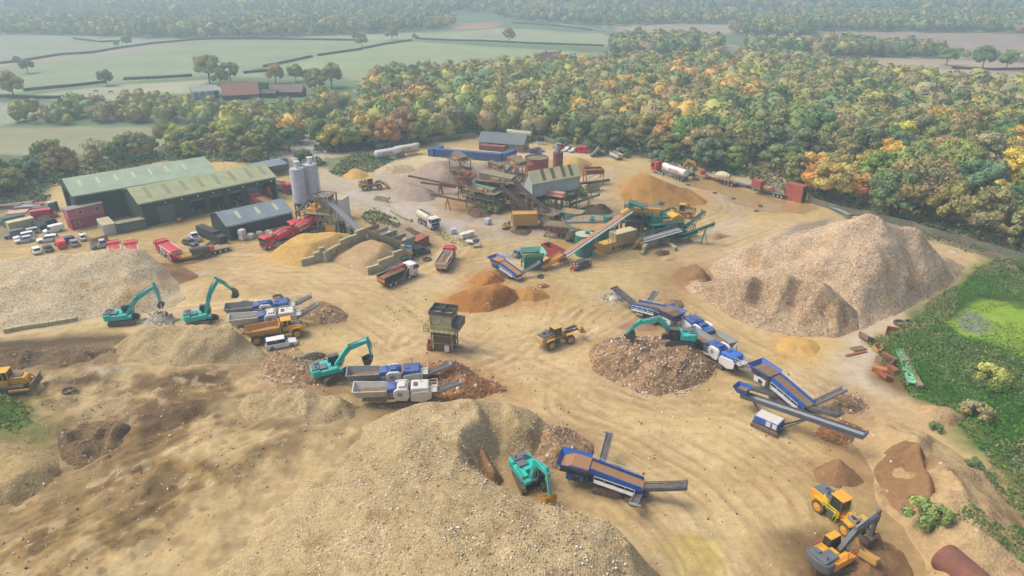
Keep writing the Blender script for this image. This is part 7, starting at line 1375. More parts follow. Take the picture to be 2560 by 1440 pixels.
    cy=MB(); M3=lambda p,y=0:Vector((p[0],y,p[1])); up=(Bx-Sx).normalized()*.75+Bx; q=Mx+Vector((-.1,.55)); cy.cyl(M3(q),M3(q.lerp(up,.55)),.12,n=8); cy.cyl(M3(q.lerp(up,.5)),M3(up),.06,n=8)
    for s_ in (-1,1): e=F.lerp(Mx,.8); cy.cyl(M3((1.5,1.35),s_*.38),M3(Vector((1.5,1.35)).lerp(e,.55),s_*.38),.11,n=8); cy.cyl(M3(Vector((1.5,1.35)).lerp(e,.5),s_*.38),M3(e,s_*.38),.06,n=8)
    nrm=Vector((-(Sx-Bx).y,(Sx-Bx).x)).normalized(); s1=Bx.lerp(Sx,.15)+nrm*.35; s2=Sx+nrm*.35+(Bx-Sx)*.12; cy.cyl(M3(s1),M3(s1.lerp(s2,.55)),.1,n=8); cy.cyl(M3(s1.lerp(s2,.5)),M3(s2),.055,n=8); cy.build('hydraulic_cylinders',M_lgr,o)
    bk=MB(); a=R(bang); bw=.75
    if attach=='bucket':
        pr=[(0,.25),(.55,.1),(1.15,-.25),(1.35,-.75),(1.05,-1.2),(.4,-1.35),(.35,-1.27),(.95,-1.1),(1.2,-.72),(1.02,-.32),(.5,-.02),(0,.1)]
        rot=lambda x,z:(Sx.x+x*math.cos(a)-z*math.sin(a),Sx.y+x*math.sin(a)+z*math.cos(a)); bk.prism([rot(*p) for p in pr],-bw,bw)
        for s_ in (-1,1): bk.prism([rot(*p) for p in ((0,.2),(.55,.05),(1.1,-.28),(1.28,-.75),(1.0,-1.15),(.4,-1.3),(.05,-.5))],s_*bw-.03,s_*bw+.03)
        for i in range(5): y=-bw+.12+i*.34; p=rot(.4,-1.32);q_=rot(.12,-1.42); bk.beam((p[0],y,p[1]),(q_[0],y,q_[1]),.1)
        bk.prism([rot(*p) for p in ((-.2,.35),(.3,.4),(.35,0),(-.15,-.1))],-.25,.25)
    else:
        for s_ in (-1,1): bk.prism([(Sx.x+x*s_,Sx.y+z) for x,z in ((0,.1),(.45,-.2),(.6,-.7),(.15,-1.3),(.25,-.7),(.1,-.3))],-.5,.5)
        bk.cyl((Sx.x,0,Sx.y+.1),(Sx.x,0,Sx.y-.25),.3,n=10)
    bk.build('bucket' if attach=='bucket' else 'grab',bucketm or mat('bucket_steel','#5a5148',.8,dirt=.5,dcol=(.2,.16,.1)),o)
    if letters:
        me=text_mesh(letters,M_wht,.42); link('lettering',me,o,((Mx.x+Bx.x)/2,-.262,(Mx.y+Bx.y)/2),(R(90),-math.atan2((Bx-Mx).y,(Bx-Mx).x),0))
    return o
# ---- wheel loader
def loader(label,pos,rz,col,steer=0.,lift=.5,curl=0.,group='wheel loaders',dusty=M_tyre,hood=None,rails=None,bucketm=None,load=None,sc_=1.,roofm=None):
    o=thing('wheel_loader',label,'loader',pos,rz,group,sc_); b=MB(); b.prism([(-3.9,1.15),(-3.9,2.2),(-3.6,2.45),(-1.2,2.5),(-1.0,1.0),(-3.2,.9)],-.95,.95); b.build('engine_body',col,o,bevel=.08)
    b=MB(); b.prism([(-3.75,2.43),(-1.3,2.52),(-1.3,2.62),(-3.6,2.58)],-.85,.85); b.cyl((-1.9,-.35,2.55),(-1.9,-.35,3.35),.13,n=8); b.cyl((-2.7,.3,2.55),(-2.7,.3,2.9),.2,n=10); b.build('engine_hood',hood or M_gry,o)
    b=MB(); b.bx(-1.2,.3,-.75,.75,.8,1.75); b.bx(.3,1.0,-.45,.45,.75,1.5); b.build('frame',col,o)
    b=MB(); b.prism([(-1.15,1.75),(.25,1.75),(.4,2.3),(.25,3.35),(-1.05,3.35)],-.72,.72); c=b.build('cab',M_gls,o,bevel=.04); b=MB(); b.bx(-1.25,.5,-.85,.85,3.36,3.5); b.build('cab_roof',roofm or col,c,bevel=.04)
    b=MB()
    for x_,s_ in ((-1.1,-1),(-1.1,1),(.33,-1),(.33,1)): b.beam((x_,s_*.73,1.75),(x_-(.06 if x_>0 else -.03),s_*.73,3.36),.1)
    b.build('cab_frame',M_gry,c)
    for s_ in (-1,1): b=MB(); b.prism([(-3.15,1.75),(-2.9,2.02),(-1.6,2.05),(-1.3,1.75),(-1.4,1.7),(-1.7,1.93),(-2.8,1.9),(-3.05,1.7)],s_*1.15-.38,s_*1.15+.38); b.build('mudguard',col,o)
    for s_ in (-1,1): wheel(o,-2.2,s_*1.12,.86,.66,col,dusty,s_)
    RS=Matrix.Rotation(steer,4,'Z'); J=Vector((.65,0,0)); T=Matrix.Translation(J)@RS@Matrix.Translation(-J)
    for s_ in (-1,1):
        p=T@Vector((2.05,s_*1.12,0)); w_=wheel(o,0,0,.86,.66,col,dusty,s_); w_.location=(p.x,p.y,.86); w_.rotation_euler=(0,0,steer)
        b=MB(); b.T=T; b.prism([(1.3,1.75),(1.5,1.98),(2.6,1.98),(2.75,1.85),(2.55,1.88),(1.55,1.88),(1.4,1.7)],s_*1.15-.36,s_*1.15+.36); b.build('mudguard',col,o)
    b=MB(); b.T=T; b.bx(.9,2.1,-.5,.5,.7,1.7); b.prism([(1.0,1.6),(1.8,1.6),(1.6,2.35),(1.1,2.35)],-.42,.42); b.build('front_frame',col,o)
    hz__=.5+lift*2.3; px_=4.1-abs(lift-.35)*.5; b=MB(); b.T=T
    for s_ in (-1,1): b.beam((1.35,s_*.52,2.1),(2.9,s_*.52,1.5+hz__*.3),.16,.42); b.beam((2.9,s_*.52,1.5+hz__*.3),(px_,s_*.52,hz__),.16,.34)
    b.beam((2.9,-.5,1.5+hz__*.3),(2.9,.5,1.5+hz__*.3),.2); b.build('lift_arm',bucketm or M_gry if hood is None else M_lgr,o)
    b=MB(); b.T=T; b.cyl((1.4,0,2.3),(2.6,0,2.5+lift*.4),.14,n=8); b.cyl((2.6,0,2.5+lift*.4),(px_-.1,0,hz__+.55),.08,n=8); b.beam((1.5,.3,1.1),(2.8,.4,1.4+hz__*.3),.1); b.beam((1.5,-.3,1.1),(2.8,-.4,1.4+hz__*.3),.1); b.build('hydraulic_cylinders',M_lgr,o)
    a=curl; rot=lambda x,z:(px_+x*math.cos(a)-z*math.sin(a),hz__+x*math.sin(a)+z*math.cos(a)); b=MB(); b.T=T
    pr=[(-.05,.85),(-.15,.2),(.1,-.38),(1.15,-.45),(1.15,-.37),(.2,-.28),(-.03,.2),(.1,.85)]; b.prism([rot(*p) for p in pr],-1.5,1.5)
    for s_ in (-1,1): b.prism([rot(*p) for p in ((-.08,.85),(.25,.85),(1.1,-.4),(.1,-.38),(-.14,.2))],s_*1.47-.03,s_*1.47+.03)
    b.build('bucket',bucketm or col,o)
    if load: b=MB(); b.T=T; b.prism([rot(*p) for p in ((0,.6),(.3,.85),(.95,0),(1.,-.3),(.1,-.3))],-1.4,1.4); b.build('load',load,o)
    b=MB(); rl=rails or M_gry
    for s_ in (-1,1): b.rail([(-1.9,s_*1.0,2.05),(-1.1,s_*1.45,1.5),(.2,s_*1.35,1.4)],.9,.05,step=1.); b.beam((.2,s_*1.1,.5),(.3,s_*1.1,1.4),.06); b.beam((-.2,s_*1.1,.5),(-.1,s_*1.1,1.4),.06)
    b.build('handrail',rl,o); b=MB(); b.bx(-1.0,-.2,-1.2,1.2,.6,1.3); b.build('fuel_tank',M_gry,o); return o
def dumper(label,pos,rz):
    o=thing('dump_truck',label,'dump truck',pos,rz); Y=M_yel; b=MB(); b.prism([(2.1,1.2),(4.9,1.35),(5.0,1.9),(4.3,2.35),(2.9,2.5),(2.1,2.5)],-1.15,1.15); b.build('bonnet',Y,o,bevel=.08); b=MB(); b.prism([(3.0,2.51),(4.25,2.38),(4.8,2.0),(4.82,2.05),(4.3,2.45),(3.0,2.58)],-.8,.8); b.build('bonnet_top',M_gry,o)
    b=MB(); b.prism([(1.2,1.7),(2.7,1.7),(2.9,2.5),(2.6,3.4),(1.25,3.4)],-.75,.75); c=b.build('cab',M_gls,o,bevel=.04); b=MB(); b.bx(1.05,2.8,-.9,.9,3.41,3.58); b.build('cab_roof',Y,c,bevel=.05); b=MB()
    for x_ in (1.25,2.1): 
        for s_ in (-1,1): b.beam((x_,s_*.76,1.7),(x_,s_*.76,3.4),.14)
    b.bx(1.2,2.75,-.8,.8,1.5,2.3); b.build('cab_frame',Y,c)
    for s_ in (-1,1): b=MB(); b.prism([(2.3,1.7),(2.6,2.15),(4.1,2.15),(4.5,1.7),(4.3,1.65),(4.0,2.0),(2.7,2.0),(2.5,1.65)],s_*1.2-.35,s_*1.2+.35); b.build('mudguard',Y,o); wheel(o,3.4,s_*1.15,.88,.62,Y,M_tyre,s_); wheel(o,-1.5,s_*1.15,.88,.62,Y,M_tyre,s_); wheel(o,-3.35,s_*1.15,.88,.62,Y,M_tyre,s_)
    b=MB(); b.bx(-4.2,1.2,-.5,.5,.9,1.4); b.bx(.4,2.2,-.4,.4,.8,1.3); b.build('chassis',M_brn,o); T=mat('dumper_body_paint','#c7943a',.6,dirt=.45,dcol=(.36,.27,.16)); b=MB()
    sec=lambda x,z0,z1,w0,w1:[(x,-w1,z1),(x,-w0,z0),(x,w0,z0),(x,w1,z1)]
    for s_ in (-1,1): b.add([(-4.9,s_*1.5,2.7),(.9,s_*1.5,2.75),(.7,s_*1.1,1.5),(-4.0,s_*1.1,1.5),(-4.9,s_*1.4,2.7),(.9,s_*1.4,2.75),(.7,s_*1.0,1.5),(-4.0,s_*1.0,1.5)],[(0,1,2,3),(7,6,5,4),(0,4,5,1),(1,5,6,2),(3,7,4,0)])
    b.add([(-4.9,-1.4,2.7),(-4.9,1.4,2.7),(-4.0,1.,1.55),(-4.0,-1.,1.55)],[(0,1,2,3)]); b.bx(-4.0,.7,-1.0,1.0,1.45,1.55); b.bx(.7,.85,-1.45,1.45,1.5,3.1); b.beam((-4.9,1.45,2.72),(.9,1.45,2.77),.14); b.beam((-4.9,-1.45,2.72),(.9,-1.45,2.77),.14); b.build('dump_body',T,o); MB().prism([(-3.9,1.56),(.6,1.56),(.6,2.0),(-1,2.05),(-3.9,1.8)],-1.0,1.0).build('load',M_sand,o)
    b=MB(); b.prism([(3.2,1.75),(4.5,1.8),(3.9,1.95),(3.2,2.0)],-1.17,1.17); b.build('decal',M_blk,o); return o
def dozer(label,pos,rz):
    o=thing('bulldozer',label,'bulldozer',pos,rz); Y=M_yel; track_pair(o,4.4,2.3,.7,1.15,M_brn); b=MB(); b.prism([(.2,1.0),(2.5,1.0),(2.55,1.9),(2.3,2.15),(.2,2.25)],-.75,.75); b.build('bonnet',Y,o,bevel=.06); b=MB(); b.bx(-1.9,.2,-1.15,1.15,1.15,1.9); b.build('body',Y,o,bevel=.05)
    b=MB(); b.prism([(-1.3,1.9),(.2,1.9),(.4,2.3),(.2,3.2),(-1.3,3.2)],-.8,.8); c=b.build('cab',M_gls,o,bevel=.03); MB().bx(-1.45,.35,-.9,.9,3.2,3.34).build('cab_roof',Y,c,bevel=.04); b=MB()
    for x_ in (-1.3,-.4,.25): [b.beam((x_,s_*.82,1.9),(x_,s_*.82,3.2),.1) for s_ in (-1,1)]
    b.build('cab_frame',Y,c); MB().bx(.5,1.9,-.5,.5,2.2,2.32).build('engine_cover',M_gry,o)
    b=MB(); b.prism([(3.3,.05),(3.45,.2),(3.2,.8),(3.5,1.55),(3.4,1.58),(3.05,.8),(3.3,.15)],-2.,2.); b.build('blade',mat('blade_steel','#7c6c55',.7,dirt=.5),o); b=MB()
    for s_ in (-1,1): b.beam((.2,s_*1.75,.55),(3.2,s_*1.75,.55),.2,.3); b.cyl((2.4,s_*.6,2.),(3.1,s_*.9,1.0),.09,n=8)
    b.build('push_arm',Y,o); return o
# ---- tracked crusher
def belt_arm(o,p0,p1,w_,m,bm,nm='conveyor',hd=True,t=.34,side_h=.22):
    p0=Vector(p0);p1=Vector(p1); d=(p1-p0).normalized(); s=d.cross(Vector((0,0,1))).normalized(); u=s.cross(d); f=MB()
    for k in (-1,1): f.beam(p0+s*k*(w_/2+.04)-u*.1,p1+s*k*(w_/2+.04)-u*.1,.07,t); f.beam(p0+s*k*(w_/2+.06)+u*side_h,p1+s*k*(w_/2+.06)+u*side_h,.05,.1)
    n=max(2,int((p1-p0).length/.9))
    for i in range(n+1): q=p0.lerp(p1,i/n)-u*.16; f.cyl(q-s*w_/2,q+s*w_/2,.06,n=6)
    if hd: f.cyl(p1-s*(w_/2+.1),p1+s*(w_/2+.1),.2,n=10); f.cyl(p1-s*(w_/2+.45),p1-s*(w_/2+.1),.15,n=8)
    c=f.build(nm,m,o); b=MB(); b.beam(p0,p1,w_*.92,.05); b.beam(p0-u*.3,p1-u*.3,w_*.86,.03); b.build('belt',bm,c); return c
def crusher(label,pos,rz,colm,bodym,dusty=False,group='tracked crushers',sc_=1.,load=M_load,z=None,clen=6.2,cz=3.3):
    o=thing('tracked_crusher',label,'crusher',pos,rz,group,sc_); steel=M_lgr; track_pair(o,3.9,2.1,.5,.85,M_brn)
    b=MB(); b.prism([(-4.6,1.2),(-2,1.0),(3.8,.9),(4.4,1.2),(4.4,1.6),(-4.6,1.8)],-.85,.85); b.build('chassis',M_gry,o)
    # feeder hopper
    b=MB(); x0,x1=-7.2,-2.3; 
    for s_ in (-1,1):
        b.add([(x0,s_*1.45,3.25),(x1,s_*1.25,3.05),(x1,s_*.8,2.1),(x0+.5,s_*.9,2.1),(x0,s_*1.38,3.25),(x1,s_*1.18,3.05),(x1,s_*.73,2.1),(x0+.5,s_*.83,2.1)],[(0,1,2,3),(7,6,5,4),(0,4,5,1)]); b.beam((x0,s_*1.45,3.27),(x1,s_*1.25,3.07),.14)
        for i in range(4): xx=x0+.7+i*1.2; b.beam((xx,s_*1.42,3.15),(xx+.1,s_*.95,2.05),.12)
    b.add([(x0,-1.45,3.25),(x0,1.45,3.25),(x0+.5,.9,2.1),(x0+.5,-.9,2.1)],[(0,1,2,3)]); b.beam((x0,-1.45,3.27),(x0,1.45,3.27),.14); b.bx(x0+.4,x1,-.9,.9,1.95,2.1); b.build('feed_hopper',bodym if dusty else M_lgr,o)
    b=MB(); b.bx(-5.9,-2.1,-.95,.95,1.3,1.95); b.build('feeder_frame',M_gry if not dusty else M_brn,o); b=MB(); b.prism([(x0+.45,2.12),(x1,2.12),(x1,2.5),(x0+1.6,2.45)],-.85,.85); b.build('load',load,o)
    b=MB(); b.prism([(-2.3,1.7),(-.6,1.7),(-.6,3.0),(-1.3,3.3),(-2.3,3.1)],-.95,.95); b.build('inlet_box',M_blu,o)
    # rounded crusher housings either side
    for s_ in (-1,1):
        b=MB(); b.prism([(-1.0,1.45),(.6,1.25),(1.0,1.9),(1.0,3.0),(.6,3.35),(-.8,3.35),(-1.25,3.0),(-1.3,2.2)],s_*1.25-.22,s_*1.25+.22); b.build('side_cover',bodym,o,bevel=.1)
        q=MB(); ys=s_*1.48; q.cyl((-.35,ys-.015*s_,2.5),(-.35,ys+.02*s_,2.5),.38,n=16); q.build('vent',M_lgr,o)
    b=MB(); b.bx(-.9,.7,-1.0,1.0,1.5,3.1); b.bx(-.6,.4,-.7,.7,3.1,3.5); b.build('crusher_box',bodym if dusty else M_blu,o,bevel=.06)
    # engine power pack
    b=MB(); b.prism([(1.2,1.7),(3.9,1.7),(3.9,3.1),(3.7,3.3),(1.35,3.3),(1.2,3.1)],-1.25,1.25); b.build('power_pack',colm,o,bevel=.08)
    for s_ in (-1,1): b=MB(); b.prism([(1.2,1.2),(3.0,.95),(4.2,1.5),(4.3,2.4),(3.9,2.9),(1.4,2.6),(1.1,2.1)],s_*1.32-.1,s_*1.32+.1); b.build('side_panel',bodym,o,bevel=.05)
    b=MB(); b.bx(1.6,2.2,-.5,.4,3.32,3.42); b.cyl((2.7,.6,3.3),(2.7,.6,4.5),.05,n=6); b.build('exhaust',M_gry,o)
    b=MB(); b.bx(3.95,5.1,-1.0,1.0,2.35,2.42); b.rail([(3.95,-1.,2.42),(5.1,-1.,2.42),(5.1,1.,2.42),(3.95,1.,2.42)],.95,.06,step=.8); b.build('service_platform',M_wd,o)
    belt_arm(o,(1.6,0,.75),(2.2+clen,0,cz),.95,steel,M_belt,'main_conveyor'); b=MB()
    for s_ in (-1,1): b.beam((4.2,s_*.6,3.0),(2.2+clen*.75,s_*.6,cz*.86),.05)
    b.build('stay',M_lgr,o); b=MB(); b.rail([(-2.2,-1.3,1.6),(-1.1,-1.3,1.6)],1.,.05,step=.5); b.bx(-2.3,-1,-1.7,-1.1,1.5,1.58); b.build('side_platform',M_wd if not dusty else M_yeld,o); return o
# ---- tracked screener
def screener(label,pos,rz,boxm,framem=None,bodym=None,group='tracked screeners',wings=((1,.9,3.6,1),(-1,.9,3.6,1)),tail=True,load=M_load,sc_=1.,fine=None,hopz=3.9,text=None,length=1.):
    framem=framem or M_gry; o=thing('tracked_screener',label,'screener',pos,rz,group,sc_); track_pair(o,3.7,2.2,.5,.8,M_brn); b=MB(); b.prism([(-5.2,1.1),(-1.5,.8),(4.6,.7),(5,1.0),(4.6,1.25),(-5.2,1.5)],-.8,.8)
    for x_,z_ in ((-4.8,2.4),(-2.6,2.8),(1.2,2.2),(3.9,1.9)): [b.beam((x_,s_*.85,1.),(x_,s_*.95,z_),.16) for s_ in (-1,1)]
    b.build('chassis',framem,o)
    b=MB(); x0,x1=-6.4,-2.4
    for s_ in (-1,1):
        b.add([(x0,s_*1.75,hopz),(x1,s_*1.55,hopz-.15),(x1,s_*.75,hopz-1.15),(x0+.6,s_*.8,hopz-1.15),(x0,s_*1.68,hopz),(x1,s_*1.48,hopz-.15),(x1,s_*.68,hopz-1.15),(x0+.6,s_*.72,hopz-1.15)],[(0,1,2,3),(7,6,5,4),(0,4,5,1),(1,5,6,2)]); b.beam((x0,s_*1.75,hopz),(x1,s_*1.55,hopz-.15),.1)
        for i in range(4): xx=x0+.5+i*1.05; b.beam((xx,s_*1.7,hopz-.08),(xx+.1,s_*.85,hopz-1.15),.1)
    b.add([(x0,-1.75,hopz),(x0,1.75,hopz),(x0+.6,.8,hopz-1.15),(x0+.6,-.8,hopz-1.15)],[(0,1,2,3)]); b.build('feed_hopper',boxm,o); b=MB(); b.prism([(x0+.4,hopz-.75),(x1,hopz-.9),(x1,hopz-.4),(x0+1.8,hopz-.15)],-1.2,1.2); b.build('load',load,o)
    b=MB(); b.bx(-6.1,-2.2,-.8,.8,hopz-1.75,hopz-1.18); b.build('feeder_frame',framem,o)
    e=MB(); e.bx(-5.2,-3.0,-1.15,1.15,1.35,2.25); e.build('engine_box',bodym or boxm,o,bevel=.06); e=MB(); [e.bx(-4.3,-3.5,s_*1.16-.02,s_*1.16+.02,1.5,2.1) for s_ in (-1,1)]; e.build('grille',M_blk,o)
    # inclined screen box: high at the hopper end, sloping to the front
    zA,zB=hopz-.55,1.75; b=MB()
    for s_ in (-1,1): b.prism([(-2.3,zA-.5),(4.2,zB-.3),(4.2,zB+.55),(-2.3,zA+.35)],s_*1.0-.06,s_*1.0+.06)
    b.build('screen_box',boxm,o); b=MB(); b.prism([(-2.3,zA-.1),(4.3,zB+.05),(4.3,zB+.1),(-2.3,zA-.05)],-.93,.93); b.build('screen_deck',load,o); b=MB()
    for i in range(5): t_=i/4; xx=-2.1+6.2*t_; zz=zA+(zB-zA)*t_+.2; [b.beam((xx,s_*1.1,zz-.6),(xx,s_*1.1,zz+.1),.08) for s_ in (-1,1)]
    b.build('screen_ribs',boxm,o)
    b=MB(); 
    for s_ in (-1,1):
        p=Vector((-1.6,s_*1.5,zA-1.15));q=Vector((3.4,s_*1.5,zB-.45)); b.beam(p,q,.5,.06); b.rail([p+Vector((0,s_*.25,0)),q+Vector((0,s_*.25,0))],1.,.06,step=1.2)
    b.build('walkway',M_wht if bodym is not M_blk else M_lgr,o)
    for s_,ln_,xw,dx in wings:
        belt_arm(o,(xw,s_*.7,1.05),(xw+dx,s_*(1.0+5.2*ln_),1.2+2.*ln_),.8,M_lgr if fine is None else fine,M_belt,'wing_conveyor')
    if tail: belt_arm(o,(1.8,0,.9),(9.2*length,0,3.1),1.1,framem,M_belt,'tail_conveyor')
    if text: 
        me=text_mesh(text,M_wht,.3)
        for s_ in (-1,1): link('lettering',me,o,(-4.2,s_*.82,hopz-1.46),(R(90),0,0 if s_<0 else R(180)))
    return o
def person(label,x,y,rz,top,legs,helmet,pose=0,group='site workers'):
    """one continuous skinned body with clothing pieces fitted round it"""
    o=thing('person',label,'person',(x,y,surf(x,y)),rz,group); me=bpy.data.meshes.new('body')
    J=[(0,0,.95),(0,0,1.2),(0,0,1.42),(0,0,1.52),(0,.02,1.66),(0,.02,1.76),(.1,0,.9),(.11,.02,.5),(.12,-.02,.09),(.12,.12,.04),(-.1,0,.9),(-.12,-.04,.5),(-.13,-.05,.09),(-.13,.09,.04),(.2,0,1.4),(.27,.02,1.13),(.24,.16,.92),(-.2,0,1.4),(-.28,0,1.13),(-.25,.12,.9),(.23,.2,.84),(-.24,.16,.82)]
    E=[(0,1),(1,2),(2,3),(3,4),(4,5),(0,6),(6,7),(7,8),(8,9),(0,10),(10,11),(11,12),(12,13),(2,14),(14,15),(15,16),(2,17),(17,18),(18,19),(16,20),(19,21)]
    if pose: J[15]=(.3,.1,1.2);J[16]=(.12,.3,1.15);J[20]=(.06,.34,1.18)
    rd=[.15,.14,.16,.06,.10,.085,.1,.075,.05,.045,.1,.075,.05,.045,.075,.055,.04,.075,.055,.04,.035,.035]
    me.from_pydata(J,E,[]); ob=link('body',me,o); sk=ob.modifiers.new('skin','SKIN'); 
    for i,v in enumerate(me.skin_vertices[0].data): v.radius=(rd[i],rd[i]*(.72 if i<3 else 1)); v.use_root=(i==0)
    sb=ob.modifiers.new('sub','SUBSURF'); sb.levels=1; sb.render_levels=1; bpy.context.view_layer.update(); dg=bpy.context.evaluated_depsgraph_get(); m2=bpy.data.meshes.new_from_object(ob.evaluated_get(dg)); ob.modifiers.clear(); ob.data=m2; m2.materials.clear()
    for m_ in (M_skin,top,legs,M_blk): m2.materials.append(m_)
    for p in m2.polygons: z=p.center.z; p.material_index=0 if z>1.5 or (abs(p.center.x)>.2 and z<.93) or (pose and p.center.y>.27 and z>1) else (1 if z>.93 else (2 if z>.13 else 3)); p.use_smooth=True
    h=MB(); h.lathe((0,.02,1.74),(0,.02,1.9),[(0,.15),(.02,.13),(.5,.115),(.85,.07),(1,.01)],12); h.prism([(-.1,.08),(.1,.08),(.07,.2),(-.07,.2)],1.74,1.76,ax='z'); h.build('helmet',helmet,o,smooth=True)
    s=MB(); s.lathe((0,0,1.14),(0,0,1.2),[(0,.21),(1,.215)],12,sy=1.); s.build('reflective_band',mat('reflective_tape','#d8dcd8',.3,dirt=0),o); return o
def tyre_mesh():
    t=MB(); n=22; rs=[]
    for i in range(n+1):
        a=6.2832*i/n; rs.append([(math.cos(a)*(1+.22*math.cos(b)),math.sin(a)*(1+.22*math.cos(b)),.3+.28*math.sin(b)) for b in [k*.7854 for k in range(8)]])
    t.rings(rs,cap=False); return t.mesh('tyre',M_tyre)
_T=[None]
def tyre(label,px,py,s_=.8,m=None,tilt=0):
    if _T[0] is None:_T[0]=tyre_mesh()
    x,y=G(px,py); o=link('tyre',_T[0],None,(x,y,surf(x,y)-.02)); o.scale=(s_,)*3; o.rotation_euler=(tilt,0,px); return tag(o,label,'tyre','loose tyres lying in the yard')
# ================= PLACING
def P(px,py,z=None):
    x,y=G(px,py,0 if z is None else z)
    if z is None:
        for _ in range(4): zz=surf(x,y); x,y=G(px,py,zz)
        z=surf(x,y)
    return Vector((x,y,z))
# excavators
excavator('teal excavator at the far left standing behind a heap of broken concrete',P(312,806),R(14),R(-6),(3.0,4.6),(6.4,6.6),(6.7,3.4),-80,attach='grab')
excavator('teal excavator with its boom raised steeply, second from the left',P(508,806),R(22),R(-30),(2.0,5.4),(3.9,8.0),(5.9,5.6),-20,attach='bucket')
excavator('teal excavator digging at the left crusher pair, nearest of the three left ones',P(832,938),R(20),R(28),(3.2,4.4),(6.3,4.9),(6.3,1.9),-95,tilt=(R(4),R(-4)))
excavator('teal excavator seen from behind its boom in the pit beside the huge mound',P(1322,1205),R(-62),R(-12),(2.0,4.6),(4.4,4.8),(5.2,1.9),-70,bucketm=mat('yellow_bucket','#b88a2c',.6,dirt=.4))
excavator('teal excavator facing left on top of the round rubble heap',P(1692,856,2.6),R(172),R(8),(3.2,4.2),(6.6,3.2),(8.4,.9),-130)
excavator('grey and yellow excavator in the bottom right corner',P(2078,1412),R(28),R(-30),(2.9,3.5),(6.2,4.3),(6.1,1.7),-110,col=M_yel,boomm=mat('slate_grey_paint','#575b60',.45,dirt=.2),counter=mat('slate_grey_paint','#575b60'),cabroof=M_yel,guards=mat('rail_orange','#c9583a',.5,dirt=.1),operator=False)
excavator('small yellow mini excavator beside the mud ring',P(1265,571),R(60),R(20),(1.8,3.4),(2.8,3.6),(3.6,2.2),-80,col=mat('pale_yellow_paint','#d9b23f',.5,dirt=.2),sc_=.46,cabm=M_wht)
excavator('old brown and yellow mini excavator under the ochre cabinet',P(1304,566),R(160),R(60),(2.0,3.6),(3.4,4.0),(4.0,2.0),-80,col=M_yeld,sc_=.5)
excavator('yellow excavator loaded on the low loader by the wood',P(1700,428,1.1),R(-28),R(0),(2.4,4.4),(4.9,3.8),(6.2,1.6),-120,col=M_yel,sc_=.85,operator=False)
# wheel loaders
loader('dusty beige wheel loader with raised bucket in the centre of the yard',P(1392,858),yaw_px((1370,868),(1425,848)),M_yeld,R(-12),.75,R(-5))
loader('big yellow wheel loader with dark hood at the lower right',P(2098,1302),yaw_px((2062,1285),(2135,1345)),M_yel,R(-8),.1,R(5),hood=mat('hood_grey','#5c6670'),rails=M_hiy,bucketm=mat('yellow_bucket','#b88a2c'),load=M_load,roofm=mat('orange_roof','#e8a033',.5,dirt=.1))
loader('yellow wheel loader with a worn bucket at the upper left of the yard',P(930,473),yaw_px((912,473),(960,468)),mat('loader_yellow','#cfa045',.5,dirt=.3),0,.15,0)
loader('yellow wheel loader facing left below the big orange sand heap',P(1700,541),yaw_px((1722,543),(1680,538)),mat('loader_yellow','#cfa045'),R(6),.2,0,load=M_sand)
dumper('yellow articulated dump truck parked beside the rear crushers',P(692,846),yaw_px((645,858),(755,838)))
dozer('yellow bulldozer pushing soil at the left edge',P(32,972),yaw_px((0,975),(80,966)))
# crushers: two pairs and the line on the right
crusher('dusty white crusher nearest the camera in the front pair',P(1010,1008),yaw_px((900,1003),(1150,990)),M_wd,M_wd,True,clen=6.4)
crusher('blue and white crusher behind the dusty white one in the front pair',P(990,965),yaw_px((880,962),(1130,944)),M_blu,M_wd,clen=6.4)
crusher('dusty white crusher nearer the dump truck in the rear pair',P(685,820),yaw_px((600,825),(790,800)),M_wd,M_wd,True,clen=5.8,cz=3.6)
crusher('blue crusher at the back of the rear pair',P(672,795),yaw_px((590,795),(780,774)),M_blu,M_wd,clen=5.8,cz=3.6)
crusher('blue and white crusher at the right end of the diagonal line',P(1795,908),yaw_px((1725,852),(1850,925)),mat('bright_blue_paint','#2f6dc0',.4,dirt=.15),M_wht,clen=5.4,cz=2.8)
crusher('blue and white crusher behind the right teal excavator',P(1752,852),yaw_px((1815,895),(1712,822)),M_blu,M_wht,clen=6.8,cz=3.2)
# screeners
screener('navy screener with two raised wing belts at the left end of the diagonal line',P(1628,800),yaw_px((1680,822),(1575,772)),M_blu,M_blud,M_wht,wings=((-1,.85,2.6,1.2),(1,.5,1.6,-1.4)),length=1.05)
screener('blue screener with white side rails and three grey belts on the right',P(1960,1005),yaw_px((1895,960),(2025,1040)),mat('screen_blue','#1d5cae',.4,dirt=.15),M_gry,M_wht,wings=((1,1.0,3.4,1.6),(-1,.85,-.6,-2.4)),length=.95)
screener('blue screener beside the pit excavator with an orange-brown load',P(1520,1225),yaw_px((1430,1205),(1600,1240)),mat('screen_blue','#1d5cae'),M_gry,M_blu,wings=((1,1.15,-1.4,.2),(-1,.65,3.8,-.2)),load=mat('rusty_load','#9a6f48',.95,dirt=.5))
screener('blue screener heaped with orange sand beside the green hopper',P(1270,690),yaw_px((1228,668),(1310,705)),mat('screen_blue','#1d5cae'),M_lgr,M_blu,wings=((1,1.1,3.2,1.4),),load=M_sand,tail=False,sc_=.82)
